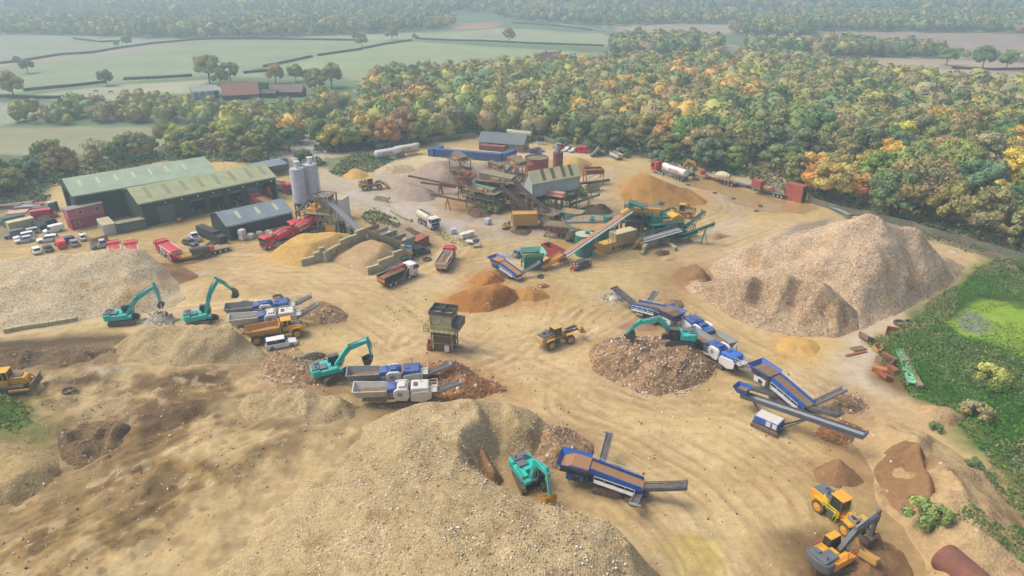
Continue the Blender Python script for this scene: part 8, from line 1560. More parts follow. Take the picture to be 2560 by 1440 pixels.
# long stacker
a=P(1850,1045);b_=P(2060,1140); c=P(1918,1070); rz=yaw_px((1850,1035),(2085,1140)); o=thing('tracked_stacker','long low grey stacker belt with a small blue hopper and engine box','stacker',c,rz); track_pair(o,4.,2.2,.45,.7,M_brn)
b=MB(); b.bx(-1.9,1.9,-1.,1.,.6,.9); b.build('chassis',M_gry,o); b=MB(); b.bx(-1.7,1.8,-1.1,1.1,.9,1.9); b.build('engine_box',mat('screen_blue','#1d5cae'),o,bevel=.05); MB().bx(-1.6,1.7,-1.,1.,1.9,1.96).build('engine_top',M_wd,o); b=MB(); [b.bx(.1+i*.9,.75+i*.9,-1.14,-1.09,1.05,1.8) for i in range(2)]; b.build('vent',M_wht,o)
belt_arm(o,(-5.2,1.9,2.4),(11.8,1.9,4.0),1.1,mat('stacker_grey','#4c5666',.5,dirt=.2),M_lgr,'stacker_conveyor',t=.6)
b=MB(); [b.add([(x,y,4.0),(x*.6-2.0,y*.5+.95,3.0)],[]) for x,y in ()]; b.rings([[(-6.4,.9,3.7),(-4.0,.9,3.7),(-4.0,2.9,3.7),(-6.4,2.9,3.7)],[(-5.8,1.4,2.6),(-4.6,1.4,2.6),(-4.6,2.4,2.6),(-5.8,2.4,2.6)]],cap=False); b.rings([[(-6.34,.96,3.7),(-4.06,.96,3.7),(-4.06,2.84,3.7),(-6.34,2.84,3.7)],[(-5.75,1.45,2.6),(-4.65,1.45,2.6),(-4.65,2.35,2.6),(-5.75,2.35,2.6)]],cap=False); b.build('feed_hopper',mat('screen_blue','#1d5cae'),o); MB().bx(-5.9,-4.5,1.3,2.5,3.2,3.3).build('load',M_load,o)
b=MB(); b.beam((-1.5,1.0,.8),(-3.6,1.9,2.3),.2); b.beam((1.5,1.0,.8),(4.6,1.9,3.0),.2); b.beam((1.5,-1.0,.8),(4.6,1.5,3.0),.16); b.build('support_arm',M_gry,o)
# lorries
tipper('red tipper lorry loaded with brown spoil, its tailgate towards the camera',P(1115,662),yaw_px((1112,666),(1128,640)),M_red,M_wd,M_load,letters='MITCHELL')
tipper('white-cabbed grab lorry with a red crane beside the block-walled ramp',P(997,702),yaw_px((975,712),(1026,690)),M_wht,M_blk,M_load,grab=M_red)
tipper('red tipper lorry with a red sheeted body beside the flat trailer',P(425,640),yaw_px((440,648),(405,625)),M_red,M_wd,sheet=M_red,letters='MITCHELL')
tipper('red tipper lorry parked in front of the workshop doors',P(655,516),yaw_px((665,518),(640,508)),M_red,M_redd,M_load)
tipper('red grab lorry with a folded crane beyond the end of the workshop',P(706,478),yaw_px((690,474),(716,482)),M_red,M_wd,M_load,grab=M_red)
tipper('half-hidden red sheeted lorry behind the spoil heap, right of two',P(335,646),R(120),M_red,M_wd,sheet=M_red); tipper('half-hidden red lorry roof behind the spoil heap, left of two',P(292,646),R(120),M_red,M_wd,sheet=M_red)
for lb,px,py in (('red tipper parked inside the middle workshop doorway',583,499),): tipper(lb,P(px,py),fB.rz+R(100),M_redd,M_rust)
mixer('front red mixer lorry with its cab at the left end of the row',P(700,610),yaw_px((745,592),(655,622)),'MITCHELL')
mixer('middle red mixer lorry with white words on both the upper and lower drum side',P(752,590),yaw_px((790,578),(710,604)),'MITCHELL',lets2='MITCHELL'); mixer('rear red mixer lorry under the batching tower',P(768,573),yaw_px((806,562),(726,584)),'MITCHELL')
mixer('red mixer lorry backed into the right-hand workshop doorway',P(664,493),fB.rz+R(84),None)
rigid_tanker('cream tanker lorry driving on the wet roadway',P(1070,563),yaw_px((1052,553),(1085,572)))
tanker_trailer('left white cement tanker trailer behind the entrance bushes',P(974,398),yaw_px((940,402),(1000,392))); tanker_trailer('right white cement tanker trailer near the timber fence',P(1018,388),yaw_px((985,392),(1046,382)),m=mat('cream_white_tank','#d6d2bd',.4,dirt=.15))
tanker_trailer('pale cream tanker parked behind the brick office',P(1298,350),yaw_px((1330,352),(1270,347)),m=M_crm,letters=None)
tanker_trailer('white cement tanker trailer in front of the low loader',P(1684,444),yaw_px((1715,454),(1640,430)),tractor=(M_red,'red lorry tractor with tall light bars pulling the white cement tanker'))
flatbed('low loader trailer with two raised ramps carrying the yellow excavator',P(1702,430),yaw_px((1735,440),(1665,420)),11,M_gry,deckz=1.1); 
c=P(1722,438); 
for i,(dx) in enumerate((0,9)): 
    x,y=G(1716+dx*2,448-i*3); q=MB(); q.truss((0,0,1.1),(.5,0,4.1),.5,.1,4,.1); q.beam((0,0,0),(0,0,1.2),.5); o=q.build('loading_ramp',M_gry,None,loc=(x,y,0),rot=(0,0,R(-30))); tag(o,('left' if i==0 else 'right')+' raised steel ramp at the back of the low loader','ramp','loading ramps')
flatbed('red-framed flatbed trailer carrying a cream mixer drum',P(1798,454),yaw_px((1840,466),(1752,440)),13.5,M_redd); fz=yaw_px((1840,466),(1752,440))
o=thing('spare_mixer_unit','cream mixer drum on a pale frame lying on the flatbed trailer','mixer drum',W(1806,450,1.36),fz,'loads on trailers'); drum(o,(2.6,0,1.1),(-2.6,0,1.7),M_crm); b=MB(); 
for s_ in (-1,1): b.rail([(4.6,s_*.9,.1),(-3.0,s_*.9,.1)],1.0,.09,step=1.3)
b.rail([(3.9,0,.1),(3.0,0,.1)],1.7,.1); b.build('frame',mat('pale_frame','#c9c9b4',.6,dirt=.2),o)
x,y=G(1756,436,1.4); o=MB().lathe((0,0,0),(0,0,1.9),[(0,.5),(.3,1.),(.7,.9),(1,.3)],12).build('red_hopper_cone',M_redd,None,loc=(x,y,1.36)); tag(o,'faded red cone standing at the left end of the flatbed trailer','hopper','loads on trailers')
flatbed('empty grey flatbed trailer between the two loaded ones',P(1866,468),yaw_px((1893,476),(1836,460)),8.5,M_lgr,bedm=M_gal,rear_n=1); flatbed('muddy flatbed trailer carrying red machinery next to the tipped skip',P(1920,484),yaw_px((1962,494),(1880,470)),13,M_gry); fz=yaw_px((1962,494),(1880,470))
o=thing('site_machine','old red engine canopy with a lifting frame on the muddy flatbed','machine',W(1893,472,1.36),fz,'loads on trailers'); MB().bx(-1.6,1.6,-.9,.9,.9,2.6).build('canopy',M_redd,o,bevel=.05); MB().bx(-1.5,1.5,-.8,.8,0,.9).build('engine',M_brn,o); MB().bx(-1.3,1.3,-.93,-.9,1.3,1.9).build('vent',M_blk,o)
for s_ in (-1,1): MB().beam((-1.6,s_*.8,1.4),(-4.4,s_*.5,.5),.14).build('drawbar',M_rust,o)
o=thing('gantry','grey steel gantry frame at the right end of the muddy flatbed','frame',W(1946,482,1.36),fz,'loads on trailers'); b=MB(); b.truss((-1.4,0,0),(1.4,0,0),1.8,2.6,2,.16); b.beam((1.4,-.9,.2),(3.6,-.9,2.6),.14); b.beam((1.4,.9,.2),(3.4,.9,2.9),.14); b.build('bars',M_lgr,o); MB().prism([(1.2,0),(3.4,0),(2.2,1.1)],-.6,.6).build('bucket',M_redd,o)
flatbed('long low trailer with rusty parts at the edge of the car park',P(502,640),yaw_px((545,628),(440,652)),13,M_olv,deckz=1.1); fz=yaw_px((560,627),(440,652))
o=MB().cyl((-2,0,.75),(2,0,.75),.75,n=18).build('steel_pipe',M_gry,None,loc=W(500,632,1.15),rot=(0,0,fz)); tag(o,'dark blue-grey drum lying on the long low trailer','drum','loads on trailers'); o=MB().cyl((-1,0,.6),(1,0,.6),.6,n=14).build('steel_pipe',M_org2,None,loc=W(524,626,1.15),rot=(0,0,fz)); tag(o,'short orange drum at the right end of the long low trailer','drum','loads on trailers')
q=MB(); q.cyl((-1.2,0,.35),(1.2,0,.35),.35,n=10); q.cyl((-1.,.5,.25),(1,.5,.25),.25,n=10); o=q.build('gas_pipes',M_yel,None,loc=W(466,643,1.15),rot=(0,0,fz)); tag(o,'yellow rollers lying at the left of the long low trailer','roller','loads on trailers'); o=MB().prism([(-1.2,0),(.9,0),(1.3,1.5),(.9,1.6),(-.2,.5)],-.5,.5).build('loader_arm',M_red,None,loc=W(440,648,1.15),rot=(0,0,fz)); tag(o,'bright red arm standing at the left end of the long low trailer','machine part','loads on trailers')
o=MB().bx(-.8,.8,-.5,.5,0,1.2).build('steel_box',M_rust,None,loc=P(520,643),rot=(0,0,fz)); tag(o,'rusty square steel box on the ground below the long low trailer','box')
# cars of the left car park
yy=yaw_px((150,598),(98,604)); yb_=R(160)
def cr(name,lb,px,py,px2,py2,col,kind,group='cars parked at the left',cat='car'):
    c,rz,l=put(px,py,px2,py2); return car(name,lb,c,rz,col,kind,group,cat)
cr('parked_car','dark grey people carrier at the left end of the car park',60,588,18,596,'#4c5662','suv'); cr('parked_car','pale green-grey estate half hidden behind the dark grey people carrier',84,584,66,588,'#9aa6a2','estate'); cr('parked_car','white estate car between the dark grey and silver ones',82,592,42,600,'#d8d9d6','estate')
cr('parked_car','small silver hatchback nearest the camera in its row',80,602,46,608,'#b9bfc6','hatch'); cr('parked_car','white estate car alone in the middle of the car park',142,600,100,606,'#e4e5e2','estate'); cr('parked_car','dark blue estate car behind the small red van',182,604,144,612,'#1e2f6e','estate')
cr('parked_car','white hatchback beside the corner of the timber fence',214,604,202,592,'#dfe1de','hatch'); cr('parked_car','white hatchback at the left of the front row',98,638,86,624,'#e4e5e2','hatch'); cr('parked_car','dark grey hatchback left of the small red van',126,632,116,618,'#43474c','hatch'); cr('parked_car','grey hatchback right of the small red van',191,619,182,606,'#85868a','hatch')
v_=cr('small_van','small bright red van with yellow lettering on its rear',160,624,148,608,'#d8241f','van',cat='van'); cr('pickup','silver pickup with an open black bed in the car park',236,620,278,612,'#b4b8bc','pickup',cat='pickup'); link('lettering',text_mesh('MITCHELL',mat('letter_yellow','#e8c63a',.5,dirt=0),.32),v_,(-2.24,0,1.35),(R(90),0,R(-90))); cr('small_van','white panel van beside the black pipes',153,577,118,585,'#e6e6e2','van',cat='van')
v_=cr('large_van','long bright red delivery van with yellow lettering by the scrap',92,548,136,542,'#c81428','bigvan',cat='van'); 
cr('pickup','white flatbed pickup by the stack of black crates',494,606,482,592,'#dfe1de','pickup',cat='pickup'); cr('parked_car','dark grey hatchback in front of the white flatbed pickup',468,610,484,614,'#4b4f55','hatch'); cr('parked_car','white people carrier parked inside the left workshop doorway',470,520,478,532,'#d8dadb','suv')
cr('parked_car','pale blue hatchback beyond the end of the workshop',696,478,722,472,'#86a9bd','hatch'); cr('off_roader','black off-roader beside the yellow control cabinet, nearer one',1036,640,1066,632,'#2c3540','suv'); cr('off_roader','black off-roader behind the nearer one beside the bins',1030,634,1060,626,'#38424c','suv')
cr('off_roader','dark grey off-roader with people standing at it',1468,664,1438,674,'#3c434a','suv',group='cars in the yard'); cr('parked_car','silver-grey car half hidden behind the blue screener',1294,642,1322,636,'#7d868e','suv',group='cars in the yard'); cr('hardtop_pickup','white pickup with a hard top in front of the dump truck',672,872,736,860,'#e4e5e4','hardtop',group='cars in the yard',cat='pickup')
for a_ in (('parked_car','blue saloon beside the right gable of the office',1330,382,1346,384,'#23407c','saloon'),('parked_car','grey car behind the blue saloon at the office',1338,377,1354,379,'#6a7682','saloon'),('pickup','orange pickup behind the silver cars',1414,371,1392,374,'#b0562a','pickup'),('parked_car','grey-blue car left of the orange pickup',1402,366,1386,370,'#6f7a80','hatch'),('parked_car','left silver car right of the orange pickup',1428,374,1410,379,'#b4bcc4','saloon'),('parked_car','right silver car next to the red cabin',1444,377,1424,382,'#aab4bd','saloon'),('off_roader','dark pickup beside the grey steel conveyor near the wood',1482,390,1510,388,'#2a3038','pickup')): cr(*a_,group='cars near the office',cat='car' if a_[0]=='parked_car' else 'pickup')
c,rz,l=put(1548,400,1522,390); o=tipper('small black tipper lorry with a white body at the wood edge',c,rz,M_blk,M_wd,M_load,sc_=.8)
x,y=G(1455,381); o=thing('red_cabin','small bright red ticket cabin beside the silver cars','cabin',(x,y,0),R(-8),CG); MB().bx(-1.6,1.6,-1.3,1.3,0,2.2).build('body',mat('bright_red','#e0202c',.5,dirt=.05),o,bevel=.08); MB().bx(-1.1,.5,-1.33,-1.29,1.,1.7).build('window',M_gls,o); MB().bx(-1.7,1.7,-1.4,1.4,2.2,2.3).build('roof',M_redd,o)
x,y=G(1352,361); o=thing('diesel_tank','dark plastic tank on white blocks beside a red chute','tank',(x,y,0),0,CG); MB().cyl((-1.2,0,2.3),(1.2,0,2.3),1.,n=16).build('tank',M_blk,o); MB().bx(-1.3,1.2,-.9,.9,0,1.3).build('plinth',M_wht,o)
conveyor('spare_conveyor','grey steel conveyor standing unused at the wood edge',(1476,388,.5),(1497,366,3.6),1.,M_gal,M_lgr,(.5,),M_gal,truss=True,group='loose machinery',rail=1); conveyor('spare_conveyor','grey conveyor lying by the fence left of the gravel hill',(2066,510,.6),(2128,538,1.2),1.,M_gal,M_lgr,(.3,.8),M_gal,truss=True,group='loose machinery')
# people
px_=[('worker in orange trousers and jacket left of the pair at the car bonnet',1435,677,R(100),M_org,M_org,M_wht,0),('worker in orange right of the pair at the car bonnet',1443,677,R(70),M_org,M_org,M_wht,1),('worker in dark clothes with an orange waistcoat standing left of the pair',1427,679,R(-20),M_org,M_navy,M_wht,1),('worker in yellow waistcoat at the back of the off-roader',1472,667,R(160),M_hiy,M_navy,M_wht,0),('worker in dark clothes at the rear door of the off-roader',1466,668,R(150),M_redd,M_navy,M_wht,1)]
for lb,px,py,rz,t_,l_,h_,ps in px_: x,y=G(px,py); person(lb,x,y,rz,t_,l_,h_,ps)
# tyres
for lb,px,py,s_ in (('big tyre lying beside the black off-roaders',1068,650,.85),('tyre lying behind the rear crushers, nearer one',612,762,.95),('tyre lying behind the rear crushers, farther one',694,743,.85),('tyre lying alone on the dark earth at the left',183,1012,.8),('stacked tyres beside the blue screener by the hopper',1351,693,.6),('big tyre near the back of the low loader',1738,449,1.),('half buried tyre at the scrub edge, left of two',2250,811,1.0),('half buried tyre at the scrub edge, right of two',2276,811,1.0),('white tyre ring beside the red tipper at the workshop',605,511,.7),
  ('tyre on the yellow bank, first from the left',1720,462,.55),('tyre on the yellow bank, second from the left',1787,483,.55),('tyre on the yellow bank, third from the left',1834,497,.55),('tyre on the yellow bank, fourth from the left',1901,516,.55),('tyre on the yellow bank, rightmost',1890,528,.5),('beige tyre next to the big one near the low loader',1711,452,.7),('tyre leaning by the drum on the ramp side',1352,690,.55)): tyre(lb,px,py,s_)
# lone machinery and scrap
x,y=G(1113,868); o=thing('screening_tower','tall mossy hopper tower on a rusty base standing alone in the middle of the yard','plant',(x,y,0),R(-14)); b=MB(); b.bx(-1.6,1.6,-1.3,1.3,0,4.0); b.build('base',mat('stained_steel','#76624b',.85,dirt=.6,dcol=(.12,.09,.06)),o)
b=MB(); 
for sx in (-1.8,1.8):
    for sy in (-1.5,1.5): b.beam((sx,sy,0),(sx,sy,6.6),.2)
for z_ in (1.5,3.,4.2,6.6):
    for s_ in (-1,1): b.beam((-1.8,s_*1.5,z_),(1.8,s_*1.5,z_),.14); b.beam((s_*1.8,-1.5,z_),(s_*1.8,1.5,z_),.14)
b.beam((1.8,-1.5,1.5),(1.8,1.5,3.),.1); b.beam((1.8,1.5,0),(1.8,-1.5,1.5),.1); b.build('frame',mat('moss_yellow_steel','#a8a26c',.8,dirt=.5,dcol=(.2,.18,.12)),o); b=MB(); b.prism([(-2.1,6.9),(2.1,6.9),(1.5,4.2),(-1.5,4.2)],-1.5,1.5); b.build('hopper',mat('mossy_cream','#bfb68c',.8,dirt=.5,dcol=(.18,.17,.1)),o)
b=MB(); b.bx(-2.8,2.6,-2.4,-1.55,4.0,4.08); b.bx(-2.8,-1.9,-1.5,1.5,4.0,4.08); b.rail([(-2.8,1.5,4.08),(-2.8,-2.4,4.08),(2.6,-2.4,4.08)],1.1,.08,step=.8); b.build('walkway',mat('moss_yellow_steel','#a8a26c'),o); b=MB(); [b.bx(-2.1,2.1,y,y+.1,6.9,7.6) for y in (-1.6,0,1.5)]; [b.bx(x,x+.1,-1.5,1.5,6.9,7.6) for x in (-2.1,0,2.)]; b.build('top_grid',M_gry,o)
b=MB(); b.bx(1.9,3.2,-1.4,1.4,4.5,5.8); b.build('motor_guard',M_gry,o); b=MB(); b.rail([(3.2,-1.6,4.4),(3.2,1.5,4.4)],1.3,.08,step=.8); b.bx(1.9,3.2,-1.6,1.6,4.3,4.4); b.build('side_platform',M_lgr,o); MB().bx(.5,1.3,-1.75,-1.35,.2,1.3).build('electric_box',M_wht,o)
b=MB(); b.cyl((0,0,0),(0,0,1.2),.55,n=12); b.bx(-.3,.3,-.2,.3,1.2,2.1); o=b.build('rusty_pump',M_rust,None,loc=P(1075,875)); tag(o,'small rusty pump standing left of the lone hopper tower','pump')
b=MB(); b.lathe((0,0,1.9),(9,0,1.9),[(0,1.2),(.015,1.6),(.05,1.7),(.95,1.7),(.985,1.6),(1,1.2)],28); o=b.build('rusty_tank',mat('rusty_tank_steel','#7f5240',.75,dirt=.4,dcol=(.09,.055,.06),scale=.35),None,smooth=True); p=P(2352,1398); q=P(2452,1478); o.location=(p.x,p.y,-.2); o.rotation_euler=(0,0,math.atan2(q.y-p.y,q.x-p.x)); tag(o,'big rusty cylindrical tank lying in the bottom right corner','tank'); h=MB(); h.cyl((6.2,0,3.5),(6.2,0,3.75),.45,n=16,cap=False); h.cyl((6.2,0,3.55),(6.2,0,3.66),.4,n=16); h.build('hatch',M_blk,o)
b=MB(); b.bx(0,11,-.5,.5,.5,.65); b.bx(0,11,-.56,-.46,.3,.8); b.bx(0,11,.46,.56,.3,.8); 
for i in range(5): b.bx(.6+i*2.3,.85+i*2.3,-.6,.6,.7,.8)
p=P(2246,880);q=P(2278,966); o=b.build('green_beam',mat('bleached_green_paint','#7fc79c',.6,dirt=.3),None,loc=(p.x,p.y,p.z),rot=(0,0,math.atan2(q.y-p.y,q.x-p.x))); tag(o,'long pale green steel beam lying at the scrub edge','beam'); 
o=MB().bx(0,10,-.4,.4,.2,.7).build('timber_baulk',M_wood,None,loc=P(2258,892),rot=(0,0,math.atan2(q.y-p.y,q.x-p.x)+.06)); tag(o,'weathered timber baulk lying right of the green beam','timber')
def tiny(name,lb,cat,px,py,dims,m,rz=0,group='scrap lying at the scrub edge',rx=0):
    l,w_,h=dims; b=MB(); b.prism([(-l/2,0),(l/2,0),(l/2*.94,h),(-l/2*.9,h*.92)],-w_/2,w_/2); b.beam((-l/2,-w_/2-.02,h*.5),(l/2,-w_/2-.02,h*.5),.06); o=b.build(name,m,None,loc=P(px,py),rot=(rx,0,rz)); return tag(o,lb,cat,group)
def bucket_obj(lb,px,py,m,rz,s_=1.):
    b=MB(); pr=[(0,0),(.2,-.5),(1.,-.55),(1.35,-.1),(1.3,.7),(1.2,.7),(1.22,-.05),(.95,-.42),(.3,-.4),(.1,0)]; b.prism([(x*s_,(z+.55)*s_) for x,z in pr],-.9*s_,.9*s_)
    for k in (-1,1): b.prism([(x*s_,(z+.55)*s_) for x,z in ((0,0),(.2,-.5),(1.,-.55),(1.35,-.1),(1.3,.7))],k*.9*s_-.03,k*.9*s_+.03)
    o=b.build('digger_bucket',m,None,loc=P(px,py),rot=(0,0,rz)); return tag(o,lb,'bucket','spare digger buckets')
bucket_obj('dark spare bucket at the top of the scrap strip by the concrete road',2172,848,M_brn,R(200),1.1); bucket_obj('rusty bucket half in the weeds near the two tyres',2228,840,M_rust,R(60),1.); bucket_obj('yellowish bucket in the middle of the scrap strip',2203,880,M_yeld,R(120),.9); bucket_obj('brown round-backed bucket left of the green beam',2208,910,M_brn,R(-30),1.); bucket_obj('orange-brown bucket at the bottom of the scrap strip',2222,945,mat('rust_orange','#9c4f36'),R(190),1.); bucket_obj('muddy bucket beside the dark heap in the bottom right corner',2178,1392,M_yeld,R(220),1.)
tiny('rust_box','rusty orange box lying in the scrap strip','box',2197,930,(2.2,1.1,.9),mat('ochre_rust','#b5703a',.8,dirt=.3),R(-35)); tiny('steel_plate','long thin rusty plate lying on the wet concrete','plate',2140,885,(4.5,.5,.2),M_rust,R(20)); tiny('steel_plate','short tan plate behind the long thin one','plate',2145,873,(2.6,1.2,.25),M_load,R(15)); tiny('scrap_gantry','rusty frame leaning beside the green beam','frame',2236,905,(5,.6,.8),M_rust,R(-60)); tiny('scrap_gantry','broken rusty frame below the yellowish bucket','frame',2228,925,(2.6,.9,.7),M_rust,R(-80)); tiny('steel_sheet','pale steel sheet among weeds by the rusty buckets','sheet',2196,900,(2.2,1.,.2),M_load,R(60))
# scrap yard at the left edge
for k,(nm,lb,px,py,d_,m_,a_) in enumerate((('steel_sheet','pale pink sheet on the scrap heap',44,531,(5,3,.3),mat('pink_sheet','#c9a08a',.7,dirt=.2),20),('steel_sheet','grey sheets stacked in the scrap yard',72,520,(7,2.6,.8),M_lgr,10),('steel_sheet','upper grey sheets behind the stack',48,512,(7,2.5,.6),M_olv,15),('scrap_box','white box by the shed gable',130,520,(1.6,1.4,1.8),M_wht,0),('green_bin','tall dark green bin beside the shed gable',137,528,(1.8,1.6,2.6),mat('deep_green_paint','#1e5a50'),5),('scrap_chassis','red chassis parts in the scrap yard',64,546,(6,1.6,.9),M_redd,8),('scrap_chassis','upper red machine part in the scrap yard',98,517,(2.6,1.2,1.),M_red,8),('yellow_scrap','yellow pallets in the scrap yard',25,548,(5,2.2,.5),M_yeld,8),('grey_canopy','grey canopy at the left edge behind the cars',3,560,(5,3,1.4),M_lgr,8),('scrap_engine','grey engines heaped in the scrap yard',108,527,(5,2.4,1.2),M_gry,12),('scrap_chassis','dark rusty frames at the back of the scrap yard',18,520,(8,2,1.),M_brn,12))): tiny(nm,lb,'scrap',px,py,d_,m_,R(a_),'scrap in the left yard')
def pipe(lb,px,py,l,r,m,rz):
    b=MB(); b.cyl((-l/2,0,r),(l/2,0,r),r,n=18,cap=False); b.cyl((l/2,0,r),(-l/2,0,r),r*.88,n=18,cap=False); b.add([(sx*l/2,q*math.cos(a),r+q*math.sin(a)) for sx in (-1,1) for a in [i*6.2832/18 for i in range(18)] for q in (r,r*.88)],[(s*36+2*i,s*36+2*i+1,s*36+(2*i+3)%36,s*36+(2*i+2)%36) for s in (0,1) for i in range(18)])
    for i in range(int(l/.5)): b.cyl((-l/2+.25+i*.5,0,r),(-l/2+.35+i*.5,0,r),r*1.06,n=18,cap=False)
    o=b.build('plastic_pipe',m,None,loc=P(px,py),rot=(0,0,rz)); return tag(o,lb,'pipe','black plastic pipes')
pr=yaw_px((86,562),(108,573)); pipe('nearest of the large black pipes beside the white panel van',99,571,6,.75,M_blk,pr); pipe('second large black pipe behind the nearest one',107,568,6,.75,M_blk,pr); pipe('middle black pipe behind the white panel van',114,561,5,.8,M_blk,pr); pipe('farthest black pipe behind the white panel van',126,557,5,.8,M_blk,pr)
# black crates by the dark shed, bags, forklift, bowser
def crates(lb,px,py,n,rz,m=M_blk,group='stacks of black crates'):
    b=MB(); 
    for k in range(n): b.bx(-.9,.9,-.9,.9,k*.62+.04,k*.62+.56); 
    for k in range(n+1): b.bx(-.95,.95,-.95,.95,k*.62-.04 if k else 0,k*.62+.04)
    o=b.build('crate_stack',m,None,loc=P(px,py),rot=(0,0,rz)); return tag(o,lb,'crates',group)
cz_=yaw_px((505,586),(555,604))
for i in range(7): crates('stack of black crates in the row by the dark shed, %s from the back'%ORD[i+1],507+i*8.2,588+i*3.4,4 if i<5 else 3,cz_,M_blk)
q=tyre('upper of two big black tyres in front of the crate stacks',530,610,.8); q=tyre('lower of two big black tyres in front of the crate stacks',524,614,.8)
def bag(lb,px,py,s_=1.,m=M_wht,n=1,name='bulk_bag',group='white bulk bags and block pallets'):
    b=MB()
    for k in range(n): z=k*1.05*s_; b.rings([[(-.42*s_,-.42*s_,z),(.42*s_,-.42*s_,z),(.42*s_,.42*s_,z),(-.42*s_,.42*s_,z)],[(-.55*s_,-.55*s_,z+.3*s_),(.55*s_,-.55*s_,z+.3*s_),(.55*s_,.55*s_,z+.3*s_),(-.55*s_,.55*s_,z+.3*s_)],[(-.5*s_,-.5*s_,z+1.0*s_),(.5*s_,-.5*s_,z+1.0*s_),(.5*s_,.5*s_,z+1.*s_),(-.5*s_,.5*s_,z+1.*s_)]])
    o=b.build(name,m,None,loc=P(px,py),rot=(0,0,px*.1)); return tag(o,lb,'bag',group)
bag('white bags stacked two high beside the dark shed',608,600,1.3,M_wd,2); bag('single white bag right of the two-high stack',628,597,1.3,M_wd); bag('white bag on the kerb behind the front mixer',649,590,1.2,M_wd); bag('white bag nearer the batching tower behind the mixer',672,586,1.1,M_wd)
lil=mat('wrapped_lilac','#b9b6cc',.5,dirt=.1); bag('lilac wrapped pallet by the puddles below the old plant',1219,560,1.4,lil); bag('lilac wrapped pallet beside the wet roadway',1134,584,1.3,lil); 
for i in range(4): bag('cream wrapped pallet in the row beside the wet roadway, %s from the left'%ORD[i+1],1156+i*7.5,597-i*2.2,1.35,mat('cream_wrap','#d3d2c0',.6,dirt=.1))
x,y=G(1180,609); o=thing('small_trailer','small low trailer with a dark blue box beside the cream pallets','trailer',(x,y,0),R(-28)); MB().bx(-1.6,1.2,-.7,.7,.5,.62).build('deck',M_wd,o); MB().bx(.6,1.7,-.6,.6,.63,1.3).build('box',M_blud,o); [wheel(o,0,s_*.75,.3,.18,M_lgr,M_blk,s_) for s_ in (-1,1)]
x,y=G(1193,617); o=MB().prism([(-.9,0),(.9,0),(.7,.6),(-.8,.4)],-.5,.5).build('concrete_block',M_con,None,loc=(x,y,0)); tag(o,'grey lump of concrete at the tip of the weedy bank','block')
x,y=G(450,553); o=thing('forklift','orange and black forklift in front of the workshop','forklift',(x,y,0),R(110)); MB().bx(-1.1,.4,-.5,.5,.3,1.1).build('body',M_org2,o,bevel=.06); b=MB(); [b.beam((sx,sy*.45,1.),(sx*.9,sy*.42,2.1),.08) for sx in (-.8,.3) for sy in (-1,1)]; b.bx(-.85,.35,-.5,.5,2.1,2.16); b.build('overhead_guard',M_blk,o); b=MB(); [b.beam((.6,s_*.3,.1),(.6,s_*.3,2.6),.1) for s_ in (-1,1)]; [b.beam((.65,s_*.25,.1),(1.6,s_*.25,.1),.1,.04) for s_ in (-1,1)]; b.build('mast',M_blk,o); [wheel(o,x_,s_*.5,.27,.2,M_lgr,M_blk,s_) for x_ in (-.8,.25) for s_ in (-1,1)]
x,y=G(382,560); o=thing('trailer_bowser','rusty orange bowser trailer in front of the closed workshop door','trailer',(x,y,0),R(12)); MB().cyl((-1.5,0,1.1),(1.3,0,1.1),.6,n=14).build('tank',M_rust,o); b=MB(); b.bx(-1.7,1.5,-.6,.6,.4,.52); b.beam((1.5,0,.45),(2.6,0,.45),.1); b.build('frame',M_org2,o); [wheel(o,x_,s_*.7,.33,.2,M_lgr,M_blk,s_) for x_ in (-.5,.3) for s_ in (-1,1)]
for i,(px,py) in enumerate(((430,547),(500,533),(516,529),(548,523),(564,520),(595,513),(610,510))): b=MB(); b.cyl((0,0,0),(0,0,1.15),.1,n=10); b.cyl((0,0,1.15),(0,0,1.22),.1,.03,n=10); o=b.build('bollard',M_wht,None,loc=P(px,py)); tag(o,'white bollard between the workshop doors, %s from the left'%ORD[i+1],'bollard','bollards along the workshop')
o=thing('floodlight_pole','tall pole with three floodlights behind the long green shed','lamp post',P(561,418),0,'lamp posts'); MB().cyl((0,0,0),(0,0,9.),.09,.06,n=8).build('pole',M_lgr,o); MB().beam((-.9,0,9),(.9,0,9),.08).build('crossbar',M_lgr,o); [MB().bx(x_-.25,x_+.25,-.2,.2,9.05,9.3).build('floodlight',M_wht,o) for x_ in (-.7,0,.7)]
o=thing('street_lamp','thin grey lamp post behind the brick office','lamp post',P(1234,330),0,'lamp posts'); MB().cyl((0,0,0),(0,0,7.),.06,.04,n=6).build('pole',M_lgr,o); MB().bx(-.5,.2,-.1,.1,7,7.12).build('lamp',M_wht,o)
for i,(px,py) in enumerate(((1695,160),(1562,76),(2190,106),(2300,112),(2418,120),(2540,126))): o=thing('road_lamp','slim lamp post by the far roads, %s'%['near the junction','by the top middle road','first along the right hand field','second along the right hand field','third along the right hand field','at the right edge'][i],'lamp post',P(px,py),0,'lamp posts'); MB().cyl((0,0,0),(0,0,10),.12,.08,n=6).build('pole',M_wht,o); MB().bx(-1.2,.1,-.15,.15,9.9,10.05).build('lamp',M_wht,o)
o=thing('notice_sign','small white sign on a dark post at the access road bend','sign',P(814,392),0); MB().cyl((0,0,0),(0,0,1.6),.06,n=6).build('post',M_blk,o); MB().bx(-.5,.5,-.04,.04,1.3,2.3).build('board',M_wht,o)
o=thing('security_cabin','dark control cabin with a barrier at the site gate','cabin',P(755,404),0); MB().bx(-.9,.9,-.8,.8,0,2.6).build('body',M_blk,o); MB().beam((-1.,0,1.),(-5.5,0,.3),.12).build('barrier',M_wht,o)
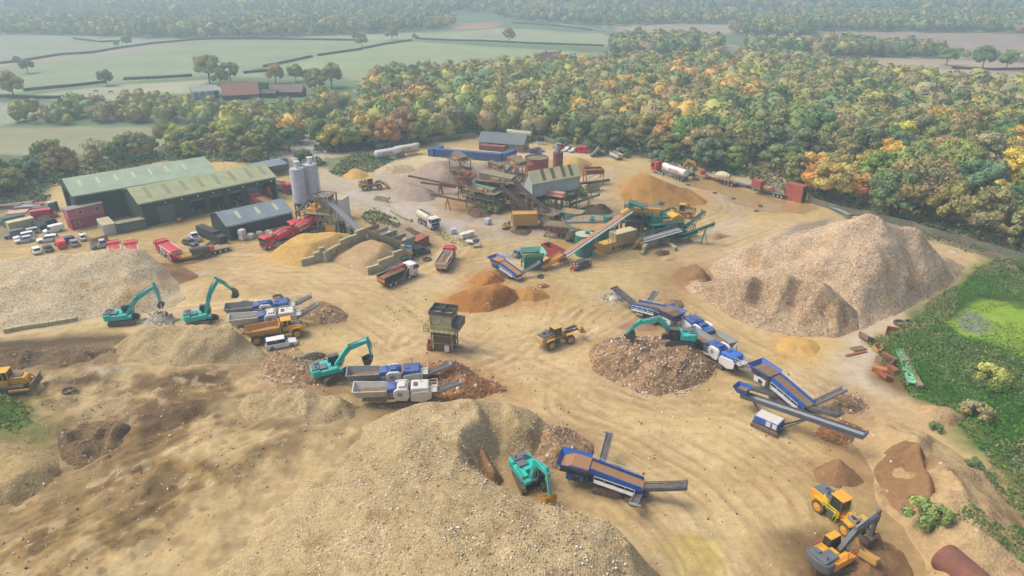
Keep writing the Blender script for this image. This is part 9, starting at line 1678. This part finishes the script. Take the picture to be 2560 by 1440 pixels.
for lb,px,py,px2,py2,c_,kd,ct in (('white van on the road behind the wood',1634,152,1622,154,'#e6e8ea','bigvan','van'),('orange lorry-like van at the road junction roundabout',1812,116,1802,118,'#e08a2a','bigvan','van'),('white car on the distant road, left one',1306,28,1310,32,'#e6e8ea','hatch','car'),('white lorry on the distant road',1372,48,1382,51,'#e6e8ea','bigvan','van'),('white car at the top middle road, right one',1508,69,1518,70,'#e6e8ea','suv','car')): cr('distant_vehicle',lb,px,py,px2,py2,c_,kd,'vehicles on the far roads',ct)
def horse(lb,px,py,rz):
    p=P(px,py); me=bpy.data.meshes.new('body'); J=[(-.7,0,1.25),(0,0,1.2),(.6,0,1.3),(1.05,0,1.25),(1.35,0,.75),(1.5,0,.45),(1.65,0,.2),(.55,.2,.9),(.55,.2,.5),(.55,.2,.03),(.65,-.2,.9),(.7,-.2,.5),(.65,-.2,.03),(-.75,.2,.9),(-.9,.2,.5),(-.8,.2,.03),(-.7,-.2,.9),(-.8,-.2,.5),(-.7,-.2,.03),(-.98,0,1.1),(-1.05,0,.6)]
    E=[(0,1),(1,2),(2,3),(3,4),(4,5),(5,6),(2,7),(7,8),(8,9),(2,10),(10,11),(11,12),(0,13),(13,14),(14,15),(0,16),(16,17),(17,18),(0,19),(19,20)]; rd=[.3,.33,.32,.2,.15,.13,.08]+[.13,.07,.06]*2+[.16,.08,.06]*2+[.07,.05]
    o=thing('horse',lb,'horse',p,rz,'horses in the pasture'); me.from_pydata(J,E,[]); ob=link('body',me,o); sk=ob.modifiers.new('skin','SKIN')
    for i,v in enumerate(me.skin_vertices[0].data): v.radius=(rd[i],rd[i]); v.use_root=(i==0)
    sb=ob.modifiers.new('s','SUBSURF'); sb.levels=1; bpy.context.view_layer.update(); m2=bpy.data.meshes.new_from_object(ob.evaluated_get(bpy.context.evaluated_depsgraph_get())); ob.modifiers.clear(); ob.data=m2; m2.materials.clear(); m2.materials.append(mat('horse_coat','#4a352a',.8,dirt=0)); return o
horse('brown horse grazing in the pasture, left one',240,232,R(10)); horse('brown horse grazing in the pasture, right one',279,234,R(190))
# ================= AIR
hz=MB(); hz.bx(-5400,5400,-120,4300,-2,64); hm=bpy.data.materials.new('haze_air'); hm.use_nodes=True; nt=hm.node_tree; nt.nodes.clear()
ou=nt.nodes.new('ShaderNodeOutputMaterial'); pv=nt.nodes.new('ShaderNodeVolumePrincipled'); pv.inputs['Color'].default_value=(.74,.96,1,1); pv.inputs['Density'].default_value=.0008; pv.inputs['Anisotropy'].default_value=.2
nt.links.new(pv.outputs[0],ou.inputs['Volume']); hz_o=hz.build('haze',hm); tag(hz_o,kind='stuff')
